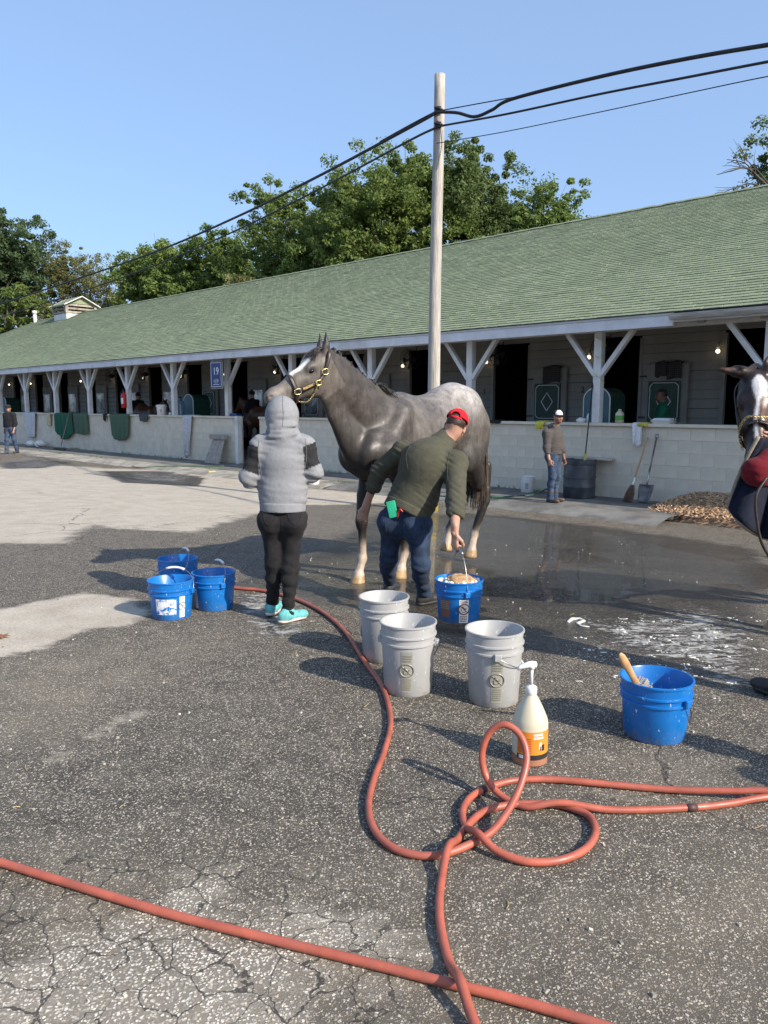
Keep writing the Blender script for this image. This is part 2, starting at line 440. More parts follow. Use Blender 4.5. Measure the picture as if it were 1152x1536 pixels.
# ---- asphalt: one ground sheet; masks for stains, water and suds are stored on its vertices
def ground_material():
    t = NT('asphalt'); P = t.pos()
    pale, wet, foam, crack, silt = (t.attr(k) for k in ('pale', 'wet', 'foam', 'crack', 'silt')); dusty = t.attr('dusty')
    n1 = t.noise(P, 1.1, 6, .62, .4); n2 = t.noise(P, 6.0, 6, .65); n3 = t.noise(P, .35, 4, .6)
    # aggregate
    jv = t.n('ShaderNodeTexNoise'); t.l(P, jv.inputs['Vector']); jv.inputs['Scale'].default_value = 60; jv.inputs['Detail'].default_value = 3
    js = t.n('ShaderNodeVectorMath', operation='SCALE'); t.l(jv.outputs['Color'], js.inputs[0]); js.inputs['Scale'].default_value = .016
    ja = t.n('ShaderNodeVectorMath', operation='ADD'); t.l(P, ja.inputs[0]); t.l(js.outputs[0], ja.inputs[1]); PJ = ja.outputs[0]
    dcol = t.n('ShaderNodeTexVoronoi'); t.l(PJ, dcol.inputs['Vector']); dcol.inputs['Scale'].default_value = 112
    stone = t.n('ShaderNodeSeparateColor'); t.l(dcol.outputs['Color'], stone.inputs[0])
    d2 = t.n('ShaderNodeTexVoronoi'); t.l(PJ, d2.inputs['Vector']); d2.inputs['Scale'].default_value = 210
    s2 = t.n('ShaderNodeSeparateColor'); t.l(d2.outputs['Color'], s2.inputs[0])
    tar = t.mix(t.ramp(n2, .3, .7), (.046, .040, .033), (.086, .076, .064))
    sc1 = t.mix(stone.outputs[1], (.13, .115, .094), (.56, .50, .41))
    sc2 = t.mix(s2.outputs[1], (.082, .073, .061), (.39, .345, .28))
    face = t.ramp(dcol.outputs['Distance'], .55, .30)
    thr = t.ramp(n2, .25, .75, .66, .44)
    pres = t.math('MULTIPLY', face, t.math('GREATER_THAN', stone.outputs[0], thr))
    face2 = t.math('MULTIPLY', t.ramp(d2.outputs['Distance'], .6, .3), t.math('GREATER_THAN', s2.outputs[0], .5))
    c = t.mix(face2, tar, sc2); c = t.mix(pres, c, sc1)
    c = t.mix(t.ramp(n1, .52, .78, 0, .35), c, (.19, .165, .135))                      # dusty stretches
    c = t.mix(t.math('MULTIPLY', dusty, t.ramp(n1, .3, .65, .04, .24)), c, (.40, .335, .245))
    # pale worn patches
    pm = t.ramp(t.math('ADD', pale, t.math('ADD', t.math('MULTIPLY', t.math('SUBTRACT', n2, .5), .6), t.math('MULTIPLY', t.math('SUBTRACT', t.noise(t.mapping(P, (1, 2.6, 1), (0, 0, R(35))), 2.4, 7, .72, .6), .5), .9))), .33, .69)
    worn = t.mix(t.ramp(t.noise(P, 3.2, 6, .7), .3, .72), (.44, .38, .30), (.58, .52, .43))
    worn = t.mix(t.ramp(t.noise(P, 55, 3, .7), .35, .7, 0, .45), worn, (.17, .155, .135))
    worn = t.mix(t.math('MULTIPLY', pres, .45), worn, (.55, .51, .45))
    worn = t.mix(t.math('MULTIPLY', crack, .85), worn, t.mix(t.math('MULTIPLY', stone.outputs[1], face), (.15, .132, .108), (.82, .75, .64)))
    c = t.mix(t.math('MULTIPLY', pm, t.math('SUBTRACT', .9, t.math('MULTIPLY', crack, .22))), c, worn)
    c = t.mix(t.math('MULTIPLY', t.math('MULTIPLY', pres, crack), t.math('MULTIPLY', pm, .6)), c, (.80, .73, .62))
    # cracks
    wv = t.n('ShaderNodeVectorMath', operation='ADD'); t.l(P, wv.inputs[0])
    wn_ = t.n('ShaderNodeTexNoise'); t.l(P, wn_.inputs['Vector']); wn_.inputs['Scale'].default_value = 7; wn_.inputs['Detail'].default_value = 5
    ws = t.n('ShaderNodeVectorMath', operation='SCALE'); t.l(wn_.outputs['Color'], ws.inputs[0]); ws.inputs['Scale'].default_value = .16
    t.l(ws.outputs[0], wv.inputs[1])
    e1 = t.vor(wv.outputs[0], 8.0, 'DISTANCE_TO_EDGE'); e2 = t.vor(wv.outputs[0], .62, 'DISTANCE_TO_EDGE')
    wid = t.ramp(n2, .3, .7, .006, .030)
    k1 = t.math('MULTIPLY', t.math('LESS_THAN', e1, wid), t.ramp(t.math('ADD', crack, t.math('MULTIPLY', t.math('SUBTRACT', n1, .5), .8)), .35, .6))
    k2 = t.math('MULTIPLY', t.ramp(e2, .006, .002), t.ramp(n3, .45, .6))
    kr = t.math('MAXIMUM', k1, k2)
    c = t.mix(t.math('MULTIPLY', kr, .8), c, (.03, .028, .026))
    # water: darkens the stone, then mirrors
    wm = t.ramp(t.math('ADD', wet, t.math('MULTIPLY', t.math('SUBTRACT', n1, .5), .5)), .30, .55)
    pool = t.ramp(t.math('ADD', wet, t.math('MULTIPLY', t.math('SUBTRACT', t.noise(P, 2.1, 3, .5), .5), .9)), .74, .92)
    wetc = t.mix(silt, t.mix(t.ramp(n1, .35, .7, .72, .5), c, (.020, .016, .012)), t.mix(.4, c, (.085, .078, .045)))
    c = t.mix(wm, c, wetc)
    c = t.mix(t.math('MULTIPLY', wm, t.ramp(t.noise(t.mapping(P, (1, 3, 1), (0, 0, R(-8))), 3.5, 7, .7, .8), .45, .7, 0, .55)), c, (.016, .014, .012))
    # suds
    fp = t.mapping(P, (2.0, 4.6, 1), (0, 0, R(-12)))
    f1 = t.noise(fp, 2.6, 9, .78, 1.4); f2 = t.noise(P, 34, 4, .7, .8)
    fm = t.ramp(t.math('ADD', t.math('ADD', t.math('MULTIPLY', foam, .288), t.math('MULTIPLY', f1, .95)), t.math('MULTIPLY', t.math('SUBTRACT', f2, .5), .36)), .665, .80)
    fm = t.math('MULTIPLY', fm, t.ramp(foam, .04, .3))
    c = t.mix(t.math('MULTIPLY', fm, .62), c, (.66, .65, .63))
    t.set('Base Color', c)
    dry = t.ramp(n2, .3, .7, .74, .9)
    rg = t.n('ShaderNodeMix', data_type='FLOAT'); t.l(wm, rg.inputs[0]); t.l(dry, rg.inputs[2]); rg.inputs[3].default_value = .24
    rg2 = t.n('ShaderNodeMix', data_type='FLOAT'); t.l(pool, rg2.inputs[0]); t.l(rg.outputs[0], rg2.inputs[2]); rg2.inputs[3].default_value = .02
    rg3 = t.n('ShaderNodeMix', data_type='FLOAT'); t.l(fm, rg3.inputs[0]); t.l(rg2.outputs[0], rg3.inputs[2]); rg3.inputs[3].default_value = .6
    t.set('Roughness', rg3.outputs[0]); t.set('Specular IOR Level', .5); t.set('IOR', 1.33)
    h = t.math('ADD', t.math('MULTIPLY', pres, 1.0), t.math('MULTIPLY', face2, .5))
    h = t.math('SUBTRACT', h, t.math('MULTIPLY', kr, 2.5))
    h = t.math('MULTIPLY', h, t.math('SUBTRACT', 1.0, t.math('MULTIPLY', pool, .74)))
    h = t.math('MULTIPLY', h, t.math('SUBTRACT', 1.0, t.math('MULTIPLY', wm, .15)))
    h = t.math('ADD', h, t.math('MULTIPLY', fm, .8))
    b0 = t.bump(h, .55, .004)
    t.set('Normal', t.bump(t.math('MULTIPLY', n2, t.math('SUBTRACT', 1.0, t.math('MULTIPLY', pool, .93))), .25, .02, b0))
    return t.m
MT = {}
MT['asphalt'] = ground_material()
MT['concrete'] = M('concrete', (.33, .305, .26), .85, var=.35, vs=3, dirt=(.12, .11, .10), dirt_amt=.6, bump=.4, bs=90)
MT['walk'] = M('walkway concrete', (.17, .165, .155), .8, var=.4, vs=2.2, dirt=(.07, .07, .065), dirt_amt=.7, bump=.35, bs=70)
MT['block'] = M('painted block', (.65, .585, .47), .72, var=.10, vs=3.0, dirt=(.50, .43, .33), dirt_amt=.35, bump=.5, bs=160, bd=.003, rnd_amt=.03)
MT['mortar'] = M('painted mortar joint', (.62, .555, .445), .8, var=.12, vs=6, bump=.3, bs=140)
MT['white'] = M('weathered white paint', (.66, .66, .65), .55, var=.10, vs=4, dirt=(.42, .41, .38), dirt_amt=.45, bump=.25, bs=50, stretch=(1, 1, 1))
MT['fascia'] = M('flaking white fascia', (.66, .67, .70), .6, var=.10, vs=2.5, dirt=(.33, .31, .28), dirt_amt=.35, bump=.3, bs=30)
MT['inwall'] = M('grey white boards', (.33, .32, .30), .7, var=.12, vs=2, dirt=(.22, .21, .20), dirt_amt=.4, bump=.2, bs=30, rnd_amt=.04)
MT['ceil'] = M('old ceiling boards', (.30, .29, .275), .8, var=.2, vs=2, rnd_amt=.1, bump=.2)
MT['dirtfloor'] = M('aisle dirt', (.13, .105, .08), .95, var=.3, vs=3, bump=.5, bs=30)
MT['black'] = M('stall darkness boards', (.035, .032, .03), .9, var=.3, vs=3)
MT['wood'] = M('weathered grey wood', (.33, .30, .265), .85, var=.35, vs=3, stretch=(8, 8, .8), bump=.5, bs=18)
MT['pole'] = M('weathered pole timber', (.40, .37, .335), .85, var=.28, vs=5, stretch=(9, 9, .6), dirt=(.16, .145, .13), dirt_amt=.5, bump=.7, bs=14, bd=.008)
MT['plank'] = M('pale plank', (.42, .40, .36), .75, var=.25, vs=3, stretch=(1, 8, 8), bump=.3, bs=20)
MT['oldwood'] = M('silvered louvre wood', (.30, .265, .225), .9, var=.35, vs=4, bump=.4, bs=20, rnd_amt=.15)
MT['bark'] = M('bark', (.10, .082, .064), .95, var=.4, vs=8, bump=.8, bs=25, bd=.02)
MT['steel'] = M('dull steel', (.42, .42, .43), .38, 1.0, var=.2, vs=9)
MT['brass'] = M('brass', (.72, .53, .22), .28, 1.0, var=.1, vs=30)
MT['darkmetal'] = M('dark metal', (.05, .05, .052), .5, .6, var=.3, vs=10)
MT['rubber'] = M('black rubber', (.022, .022, .024), .6, var=.3, vs=12)
MT['cable'] = M('cable jacket', (.012, .012, .014), .6, var=.2, vs=5)
MT['leather'] = M('dark leather', (.030, .021, .017), .45, var=.3, vs=30, bump=.2, bs=200)
MT['blue'] = M('blue bucket plastic', (.006, .145, .46), .34, var=.10, vs=7, dirt=(.10, .25, .60), dirt_amt=.3, bump=.08, bs=40)
MT['grey'] = M('grey bucket plastic', (.36, .36, .36), .38, var=.07, vs=6, dirt=(.30, .295, .285), dirt_amt=.4, bump=.08, bs=40)
MT['whiteplastic'] = M('white plastic', (.70, .70, .68), .35, var=.05, vs=8, dirt=(.5, .48, .44), dirt_amt=.25)
MT['hose'] = M('red rubber hose', (.39, .10, .062), .42, var=.22, vs=9, dirt=(.30, .09, .065), dirt_amt=.7, bump=.25, bs=90, bd=.002)
MT['tape'] = M('hose splice', (.07, .03, .028), .6, var=.3, vs=20)
MT['drum'] = M('dark drum plastic', (.045, .053, .066), .5, var=.35, vs=5, dirt=(.13, .135, .14), dirt_amt=.45, bump=.15)
MT['teal'] = M('teal painted panel', (.045, .115, .15), .5, var=.12, vs=5)
MT['green_dk'] = M('dark green paint', (.012, .055, .04), .45, var=.15, vs=5)
MT['signblue'] = M('sign blue', (.010, .035, .16), .4, var=.06, vs=4)
MT['signwhite'] = M('sign white', (.75, .76, .78), .45, var=.03, vs=4)
MT['red'] = M('red enamel', (.45, .012, .012), .3, var=.1, vs=8)
MT['yellowp'] = M('yellow plastic', (.50, .40, .09), .5, var=.12, vs=8)
MT['yellowrag'] = CLOTH('yellow rag', (.66, .62, .10))
MT['creamrag'] = CLOTH('cream rag', (.50, .46, .30))
MT['towel_w'] = CLOTH('white towelling', (.74, .74, .74), bump=.5, weave=320)
MT['towel_g'] = CLOTH('grey towelling', (.40, .41, .43), bump=.5, weave=320)
MT['towel_g2'] = CLOTH('pale grey fleece', (.52, .53, .56), bump=.4, weave=320)
MT['cloth_green'] = CLOTH('green stable sheet', (.018, .105, .065))
MT['cloth_green2'] = CLOTH('faded green sheet', (.075, .125, .085))
MT['cloth_black'] = CLOTH('black pad', (.02, .02, .022))
MT['mat_grey'] = CLOTH('charcoal mat', (.075, .078, .085))
MT['navy'] = CLOTH('navy rug', (.007, .010, .024), var=.3)
MT['trim'] = CLOTH('tan binding', (.26, .22, .16))
MT['denim'] = CLOTH('dark denim', (.026, .042, .080), var=.45, vs=9, weave=900)
MT['denim2'] = CLOTH('washed denim', (.045, .072, .125), var=.5, vs=10, weave=900)
MT['jeans_black'] = CLOTH('black jeans', (.015, .0145, .016), var=.35, vs=12, weave=900)
MT['skin'] = None
def skin_material():
    t = NT('skin'); v = t.coord(); c = t.attr('col', 'Color')
    c = t.mix(t.ramp(t.noise(v, 40, 4), .35, .7, 0, .22), c, (.30, .10, .07))
    t.set('Base Color', c); t.set('Roughness', .5); t.set('Subsurface Weight', .08)
    t.set('Subsurface Radius', (.02, .008, .004)); t.set('Subsurface Scale', .3)
    t.set('Normal', t.bump(t.noise(v, 260, 3), .2, .002)); return t.m
MT['skin'] = skin_material()
MT['hair'] = M('dark hair', (.018, .014, .012), .55, var=.4, vs=60, stretch=(1, 1, .2), bump=.6, bs=150)
MT['cap_red'] = CLOTH('red cap', (.60, .012, .022))
MT['shoe_teal'] = CLOTH('teal running shoe', (.13, .42, .42), var=.25, vs=40)
MT['sole'] = M('pale rubber sole', (.55, .46, .42), .7, var=.2, vs=20)
MT['boot'] = M('brown leather boot', (.075, .048, .035), .6, var=.3, vs=14, bump=.3, bs=60)
MT['darkshoe'] = M('dark shoe', (.03, .027, .026), .6, var=.3, vs=14)
def hoodie_heather():
    return CLOTH('heather fleece', (.40, .41, .43), var=.07, vs=40, attr='col', heather=.16, bump=.12, weave=420, sheen=.0)
MT['fleece'] = hoodie_heather()
MT['olive'] = CLOTH('olive sweatshirt', (.068, .066, .046), var=.14, vs=20, weave=600)
MT['greybrown'] = CLOTH('charcoal hoodie', (.075, .066, .064), var=.12, vs=20)
MT['black_shirt'] = CLOTH('black shirt', (.014, .014, .016))
MT['green_shirt'] = CLOTH('green shirt', (.02, .15, .085))
MT['maroon'] = CLOTH('deep red fleece', (.13, .006, .013), var=.2)
def scuffed(name):
    m = MT[name]; nt = m.node_tree; b = [n for n in nt.nodes if n.type == 'BSDF_PRINCIPLED'][0]; src = b.inputs['Base Color'].links[0].from_socket
    tc = nt.nodes.new('ShaderNodeTexCoord'); mp = nt.nodes.new('ShaderNodeMapping'); mp.inputs['Scale'].default_value = (1, 1, .45); nt.links.new(tc.outputs['Object'], mp.inputs[0])
    n = nt.nodes.new('ShaderNodeTexNoise'); n.inputs['Scale'].default_value = 75; n.inputs['Detail'].default_value = 4; nt.links.new(mp.outputs[0], n.inputs['Vector'])
    r = nt.nodes.new('ShaderNodeMapRange'); r.inputs['From Min'].default_value = .665; r.inputs['From Max'].default_value = .70; r.inputs['To Max'].default_value = .7; nt.links.new(n.outputs['Fac'], r.inputs['Value'])
    x = nt.nodes.new('ShaderNodeMix'); x.data_type = 'RGBA'; nt.links.new(r.outputs[0], x.inputs[0]); nt.links.new(src, x.inputs[6]); x.inputs[7].default_value = (.62, .66, .72, 1); sp = nt.nodes.new('ShaderNodeSeparateXYZ'); nt.links.new(tc.outputs['Object'], sp.inputs[0]); n2 = nt.nodes.new('ShaderNodeTexNoise'); n2.inputs['Scale'].default_value = 22; n2.inputs['Detail'].default_value = 6; nt.links.new(tc.outputs['Object'], n2.inputs['Vector'])
    ad = nt.nodes.new('ShaderNodeMath'); ad.operation = 'MULTIPLY_ADD'; nt.links.new(n2.outputs['Fac'], ad.inputs[0]); ad.inputs[1].default_value = .26; nt.links.new(sp.outputs['Z'], ad.inputs[2])
    gr = nt.nodes.new('ShaderNodeMapRange'); gr.inputs['From Min'].default_value = .17; gr.inputs['From Max'].default_value = .10; gr.inputs['To Max'].default_value = .55; nt.links.new(ad.outputs[0], gr.inputs['Value'])
    y = nt.nodes.new('ShaderNodeMix'); y.data_type = 'RGBA'; nt.links.new(gr.outputs[0], y.inputs[0]); nt.links.new(x.outputs[2], y.inputs[6]); y.inputs[7].default_value = (.17, .15, .125, 1); nt.links.new(y.outputs[2], b.inputs['Base Color'])
scuffed('blue'); scuffed('grey')
def coat_material(name, sc=14.0, dapple=.25, gloss=.34):
    t = NT(name); v = t.coord(); c = t.attr('col', 'Color'); d = t.attr('dap')
    # dapples, flecks and the lie of the hair
    w = t.n('ShaderNodeVectorMath', operation='ADD'); t.l(v, w.inputs[0])
    q = t.n('ShaderNodeTexNoise'); t.l(v, q.inputs['Vector']); q.inputs['Scale'].default_value = 11; q.inputs['Detail'].default_value = 4
    s_ = t.n('ShaderNodeVectorMath', operation='SCALE'); t.l(q.outputs['Color'], s_.inputs[0]); s_.inputs['Scale'].default_value = .10; t.l(s_.outputs[0], w.inputs[1])
    f = t.vor(w.outputs[0], sc, 'SMOOTH_F1')
    h = t.n('ShaderNodeHueSaturation'); t.l(c, h.inputs['Color'])
    k = t.math('MULTIPLY', t.ramp(f, .15, .6, 1.0, -1.0), t.math('MULTIPLY', d, dapple))
    big = t.ramp(t.noise(v, 5.5, 6, .68, .6), .3, .7, -.15, .15)
    fine = t.ramp(t.noise(t.mapping(v, (1, 1, .35)), 95, 3, .7), .3, .7, -.12, .12)
    streak = t.ramp(t.noise(t.mapping(v, (9, 9, 1.1)), 2.4, 6, .72, .8), .42, .66, .10, -.22)
    t.l(t.math('ADD', t.math('ADD', k, t.math('ADD', big, streak)), t.math('ADD', fine, 1.0)), h.inputs['Value'])
    t.set('Base Color', h.outputs[0]); t.set('Roughness', t.ramp(t.noise(v, 9, 4), .35, .65, gloss - .06, gloss + .14)); t.set('Specular IOR Level', .3)
    b0 = t.bump(t.noise(t.mapping(v, (1, 1, .3)), 150, 3, .7), .25, .003)
    t.set('Normal', t.bump(t.noise(v, 16, 4, .6, .5), .22, .012, b0)); return t.m
MT['coat'] = coat_material('dapple grey wet coat', 15, .15, .42)
MT['coat_bay'] = coat_material('bay coat', 14, .0, .34)
MT['mane'] = M('dark horse hair', (.022, .019, .018), .5, var=.5, vs=30, island_amt=.45)
MT['tail'] = M('brown tail hair', (.085, .062, .045), .55, var=.5, vs=12, island_amt=.6)
MT['hoof'] = M('amber hoof', (.40, .27, .14), .45, var=.35, vs=14, stretch=(1, 1, 3))
MT['eye'] = M('dark eye', (.008, .006, .005), .05, var=.1)
def shingle_material(src):
    t = NT('green shingle ' + src); P = t.coord(); r = t.rand() if src == 'single' else t.island()
    big = t.noise(t.mapping(P, (1, 1.6, 1)), .35, 5, .62)
    c = t.mix(r, (.165, .205, .124), (.25, .285, .182))
    st = t.noise(t.mapping(P, (1.6, .5, .5)), 1.3, 6, .7, .5); c = t.mix(t.ramp(st, .48, .72, 0, .55), c, (.11, .138, .085)); c = t.mix(t.ramp(big, .35, .68, 0, .5), c, (.165, .195, .12))
    c = t.mix(t.ramp(t.noise(P, 160, 2), .45, .7, 0, .5), c, (.29, .33, .245))
    t.set('Base Color', c); t.set('Roughness', .92); t.set('Specular IOR Level', .25)
    t.set('Normal', t.bump(t.noise(P, 220, 2), .4, .003)); return t.m
MT['shingle'] = shingle_material('mass'); MT['shingle1'] = shingle_material('single')
MT['chip'] = M('wood mulch', (.50, .33, .20), .9, var=.3, vs=20, island_amt=.6)
def leaf_material(name, a, b, tr=.5):
    t = NT(name); r = t.island(); P = t.coord()
    c = t.mix(r, a, b); c = t.mix(t.ramp(t.noise(P, .45, 3), .35, .65, 0, .5), c, dk(a, .75))
    t.set('Base Color', c); t.set('Roughness', .55); t.set('Specular IOR Level', .3)
    tl = t.n('ShaderNodeBsdfTranslucent'); t.l(c, tl.inputs[0])
    mx = t.n('ShaderNodeMixShader'); mx.inputs[0].default_value = tr
    t.l(t.b.outputs[0], mx.inputs[1]); t.l(tl.outputs[0], mx.inputs[2]); t.l(mx.outputs[0], t.out.inputs[0]); return t.m
LEAF = {
    'mid': leaf_material('mid green leaf', (.135, .20, .048), (.27, .335, .10)),
    'light': leaf_material('light green leaf', (.14, .215, .048), (.27, .345, .11)),
    'dark': leaf_material('dark green leaf', (.105, .155, .048), (.205, .265, .095)),
    'olive': leaf_material('olive brown leaf', (.165, .175, .065), (.285, .29, .125)),
    'blue': leaf_material('blue green leaf', (.085, .14, .06), (.15, .21, .095)),
}
def panel_material(name, tint):                                     # clear bottle plastic
    t = NT(name); t.set('Base Color', tint); t.set('Roughness', .25); t.set('Transmission Weight', .55); t.set('IOR', 1.3); return t.m
MT['bottle'] = M('milky bottle plastic', (.56, .51, .38), .35, var=.08, vs=6)
MT['liquid'] = M('brown shampoo seen through the bottle', (.33, .15, .09), .3, var=.1, vs=6)
MT['orange'] = M('orange label', (.72, .24, .03), .4, var=.06, vs=10)
MT['labelblack'] = M('label black', (.02, .02, .02), .45, var=.1)
MT['labelwhite'] = M('label white', (.72, .71, .67), .5, var=.06, vs=8)
MT['labeltan'] = M('faded tan print', (.29, .285, .24), .5, var=.12, vs=12)
MT['printdark'] = M('faded dark print', (.20, .19, .15), .5, var=.2)
MT['printbrown'] = M('brown print', (.20, .09, .06), .5, var=.1)
MT['printgreen'] = M('green print', (.10, .32, .06), .5, var=.1)
MT['tornlabel'] = None
def torn():
    t = NT('torn white label'); v = t.coord()
    m = t.ramp(t.noise(v, 30, 6, .7, .6), .455, .48); t.set('Base Color', t.mix(m, (.006, .145, .46), (.72, .72, .73))); t.set('Roughness', .45); return t.m
MT['tornlabel'] = torn()
def plaid():
    t = NT('dark plaid blanket'); v = t.coord()
    a = t.n('ShaderNodeTexWave', wave_type='BANDS', bands_direction='X'); t.l(v, a.inputs[0]); a.inputs['Scale'].default_value = 7
    b = t.n('ShaderNodeTexWave', wave_type='BANDS', bands_direction='Z'); t.l(v, b.inputs[0]); b.inputs['Scale'].default_value = 7
    f = t.math('ADD', t.math('GREATER_THAN', a.outputs['Fac'], .8), t.math('GREATER_THAN', b.outputs['Fac'], .8))
    t.set('Base Color', t.mix(t.math('MULTIPLY', f, .5), (.035, .032, .034), (.13, .12, .12))); t.set('Roughness', .95); return t.m
MT['plaid'] = plaid()
MT['mirror'] = M('silvery window', (.5, .5, .5), .2, .7, var=.6, vs=3)
MT['bulb'] = GLOW('lit bulb', (1.0, .80, .5), 1.8)
MT['water'] = None
def blue_jug():
    t = NT('blue water jug'); t.set('Base Color', (.35, .55, .75)); t.set('Roughness', .15); t.set('Transmission Weight', .7); return t.m
MT['jug'] = blue_jug()
# text meshes first, while the scene is nearly empty
MT['dullsteel'] = M('dull worn steel', (.16, .155, .15), .5, .5, var=.4, vs=9)
MT['seam'] = CLOTH('grey seam', (.15, .153, .16))
def text_mesh(s, size, depth=.004, align='CENTER'):
    cu = bpy.data.curves.new('text', 'FONT'); cu.body = s; cu.size = size; cu.extrude = depth / 2; cu.align_x = align; cu.align_y = 'CENTER'
    cu.resolution_u = 3
    o = bpy.data.objects.new('text', cu); col.objects.link(o)
    me = bpy.data.meshes.new_from_object(o.evaluated_get(bpy.context.evaluated_depsgraph_get()))
    bpy.data.objects.remove(o); bpy.data.curves.remove(cu); return me
TX = {'19': text_mesh('19', .30), '2': text_mesh('2', .2), '3': text_mesh('3', .2), 'oval': text_mesh('Ford', .07)}
# ------------------------------------------------------------------ ground sheet with its stains
def poly_mask(V, pts, soft=.12):
    P = np.array([G(x, y)[:2] for x, y in pts]); n = len(P)
    x, y = V[:, 0], V[:, 1]; ins = np.zeros(len(V), bool); dist = np.full(len(V), 1e9)
    for i in range(n):
        a, b = P[i], P[(i + 1) % n]
        c = ((a[1] > y) != (b[1] > y)) & (x < (b[0] - a[0]) * (y - a[1]) / (b[1] - a[1] + 1e-12) + a[0]); ins ^= c
        d = b - a; t = np.clip(((x - a[0]) * d[0] + (y - a[1]) * d[1]) / (d @ d + 1e-12), 0, 1)
        dist = np.minimum(dist, np.hypot(x - a[0] - t * d[0], y - a[1] - t * d[1]))
    s = np.where(ins, dist, -dist)
    return np.clip(.5 + s / (2 * soft), 0, 1)
def make_ground():
    xs = np.concatenate((-9 - np.geomspace(.06, 500, 60)[::-1], np.arange(-9, 6.01, .05), 6 + np.geomspace(.06, 500, 60)))
    ys = np.concatenate((1.2 - np.geomspace(.06, 300, 45)[::-1], np.arange(1.2, 16.01, .05), 16 + np.geomspace(.06, 600, 60)))
    X, Y = np.meshgrid(xs, ys); nx, ny = len(xs), len(ys)
    V = np.stack((X.ravel(), Y.ravel(), ground_z(X.ravel(), Y.ravel())), 1)
    i = np.arange(ny - 1)[:, None] * nx + np.arange(nx - 1)[None]
    F = np.stack((i, i + 1, i + nx + 1, i + nx), -1).reshape(-1, 4)
    sel = (V[:, 0] > -30) & (V[:, 0] < 9) & (V[:, 1] > 1) & (V[:, 1] < 45); S = V[sel]
    def m(*polys, soft=.12, w=1.0):
        r = np.zeros(len(S))
        for p in polys: r = np.maximum(r, poly_mask(S, p, soft) * w)
        return r
    pale = m([(-40, 700), (60, 697), (150, 702), (250, 704), (330, 712), (420, 728), (520, 738), (640, 742), (640, 750), (520, 757), (440, 757), (380, 772), (330, 786), (290, 799), (200, 794), (140, 789), (110, 800), (95, 815), (-40, 815)], soft=.35)
    pale = np.maximum(pale, m([(-40, 922), (60, 900), (130, 888), (195, 896), (228, 918), (195, 938), (130, 946), (65, 972), (-40, 1000)], soft=.16, w=.9))
    pale = np.maximum(pale, m([(-60, 1470), (70, 1410), (200, 1370), (250, 1335), (330, 1310), (400, 1370), (480, 1360), (600, 1390), (650, 1430), (560, 1480), (450, 1500), (430, 1600), (-60, 1600)], soft=.28, w=.88))
    pale = np.maximum(pale, m([(880, 1186), (990, 1184), (1000, 1212), (900, 1214)], [(700, 1196), (760, 1176), (800, 1184), (760, 1204)], [(480, 1400), (560, 1370), (700, 1390), (680, 1440), (520, 1450)], soft=.12, w=.55))
    pale = np.maximum(pale, m([(60, 1140), (150, 1085), (240, 1048), (250, 1062), (160, 1108), (70, 1150)], soft=.16, w=.62))
    wetp = m([(140, 706), (240, 706), (310, 716), (300, 730), (180, 724)], [(0, 694), (60, 688), (110, 694), (60, 703), (0, 703)], soft=.5, w=.75)
    pale = np.where(wetp > .4, pale * .3, pale)
    wet = m([(330, 866), (420, 838), (500, 800), (560, 768), (760, 772), (1000, 800), (1160, 826), (1160, 1050), (1040, 1020), (900, 975), (740, 965), (600, 950), (540, 925), (430, 900)], soft=.4, w=.62)
    wet = np.maximum(wet, m([(520, 880), (620, 800), (700, 770), (790, 778), (960, 806), (1160, 850), (1160, 880), (1010, 898), (930, 914), (840, 914), (720, 906), (600, 908)], soft=.35, w=1.0))
    wet = np.maximum(wet, m([(340, 878), (430, 850), (540, 850), (560, 880), (450, 892)], soft=.2, w=.92))
    wet = np.maximum(wet, m([(760, 965), (840, 950), (860, 985), (790, 990)], [(330, 890), (420, 890), (470, 950), (400, 960)], soft=.15, w=.55)); wet = np.maximum(wet, wetp)
    silt = m([(340, 880), (430, 845), (540, 838), (620, 850), (560, 905), (440, 896)], soft=.35, w=.8)
    silt = np.maximum(silt, m([(760, 915), (880, 905), (960, 930), (860, 960), (740, 950)], soft=.25, w=.35))
    foam = m([(850, 930), (930, 925), (1040, 905), (1110, 925), (1160, 960), (1160, 1030), (1060, 1070), (1010, 1000), (900, 968)], soft=.30, w=.85)
    foam = np.maximum(foam, m([(345, 896), (420, 884), (455, 900), (470, 950), (420, 966), (370, 945)], soft=.12, w=.8))
    foam = np.maximum(foam, m([(0, 688), (60, 684), (110, 690), (110, 700), (0, 704)], [(180, 706), (300, 708), (290, 726), (190, 722)], soft=.4, w=.62))
    foam = np.maximum(foam, m([(440, 720), (520, 735), (640, 740), (640, 746), (520, 748)], soft=.3, w=.5))
    crack = m([(-60, 1330), (120, 1290), (330, 1270), (520, 1330), (640, 1420), (560, 1600), (-60, 1600)], soft=.35)
    dusty = m([(-60, 1330), (200, 1290), (480, 1300), (700, 1330), (900, 1300), (1220, 1260), (1250, 1640), (-80, 1640)], [(-60, 1000), (140, 960), (330, 960), (200, 1060), (-60, 1120)], [(860, 1160), (1000, 1150), (1060, 1215), (900, 1230)], soft=.3)
    A = {}
    for k, a in (('pale', pale), ('wet', wet), ('foam', foam), ('crack', crack), ('silt', silt), ('dusty', dusty)):
        full = np.zeros(len(V)); full[sel] = a; A[k] = full
    tag(link('ground', np_mesh('ground', V, F, [MT['asphalt']], True, A)), kind='structure')
make_ground()
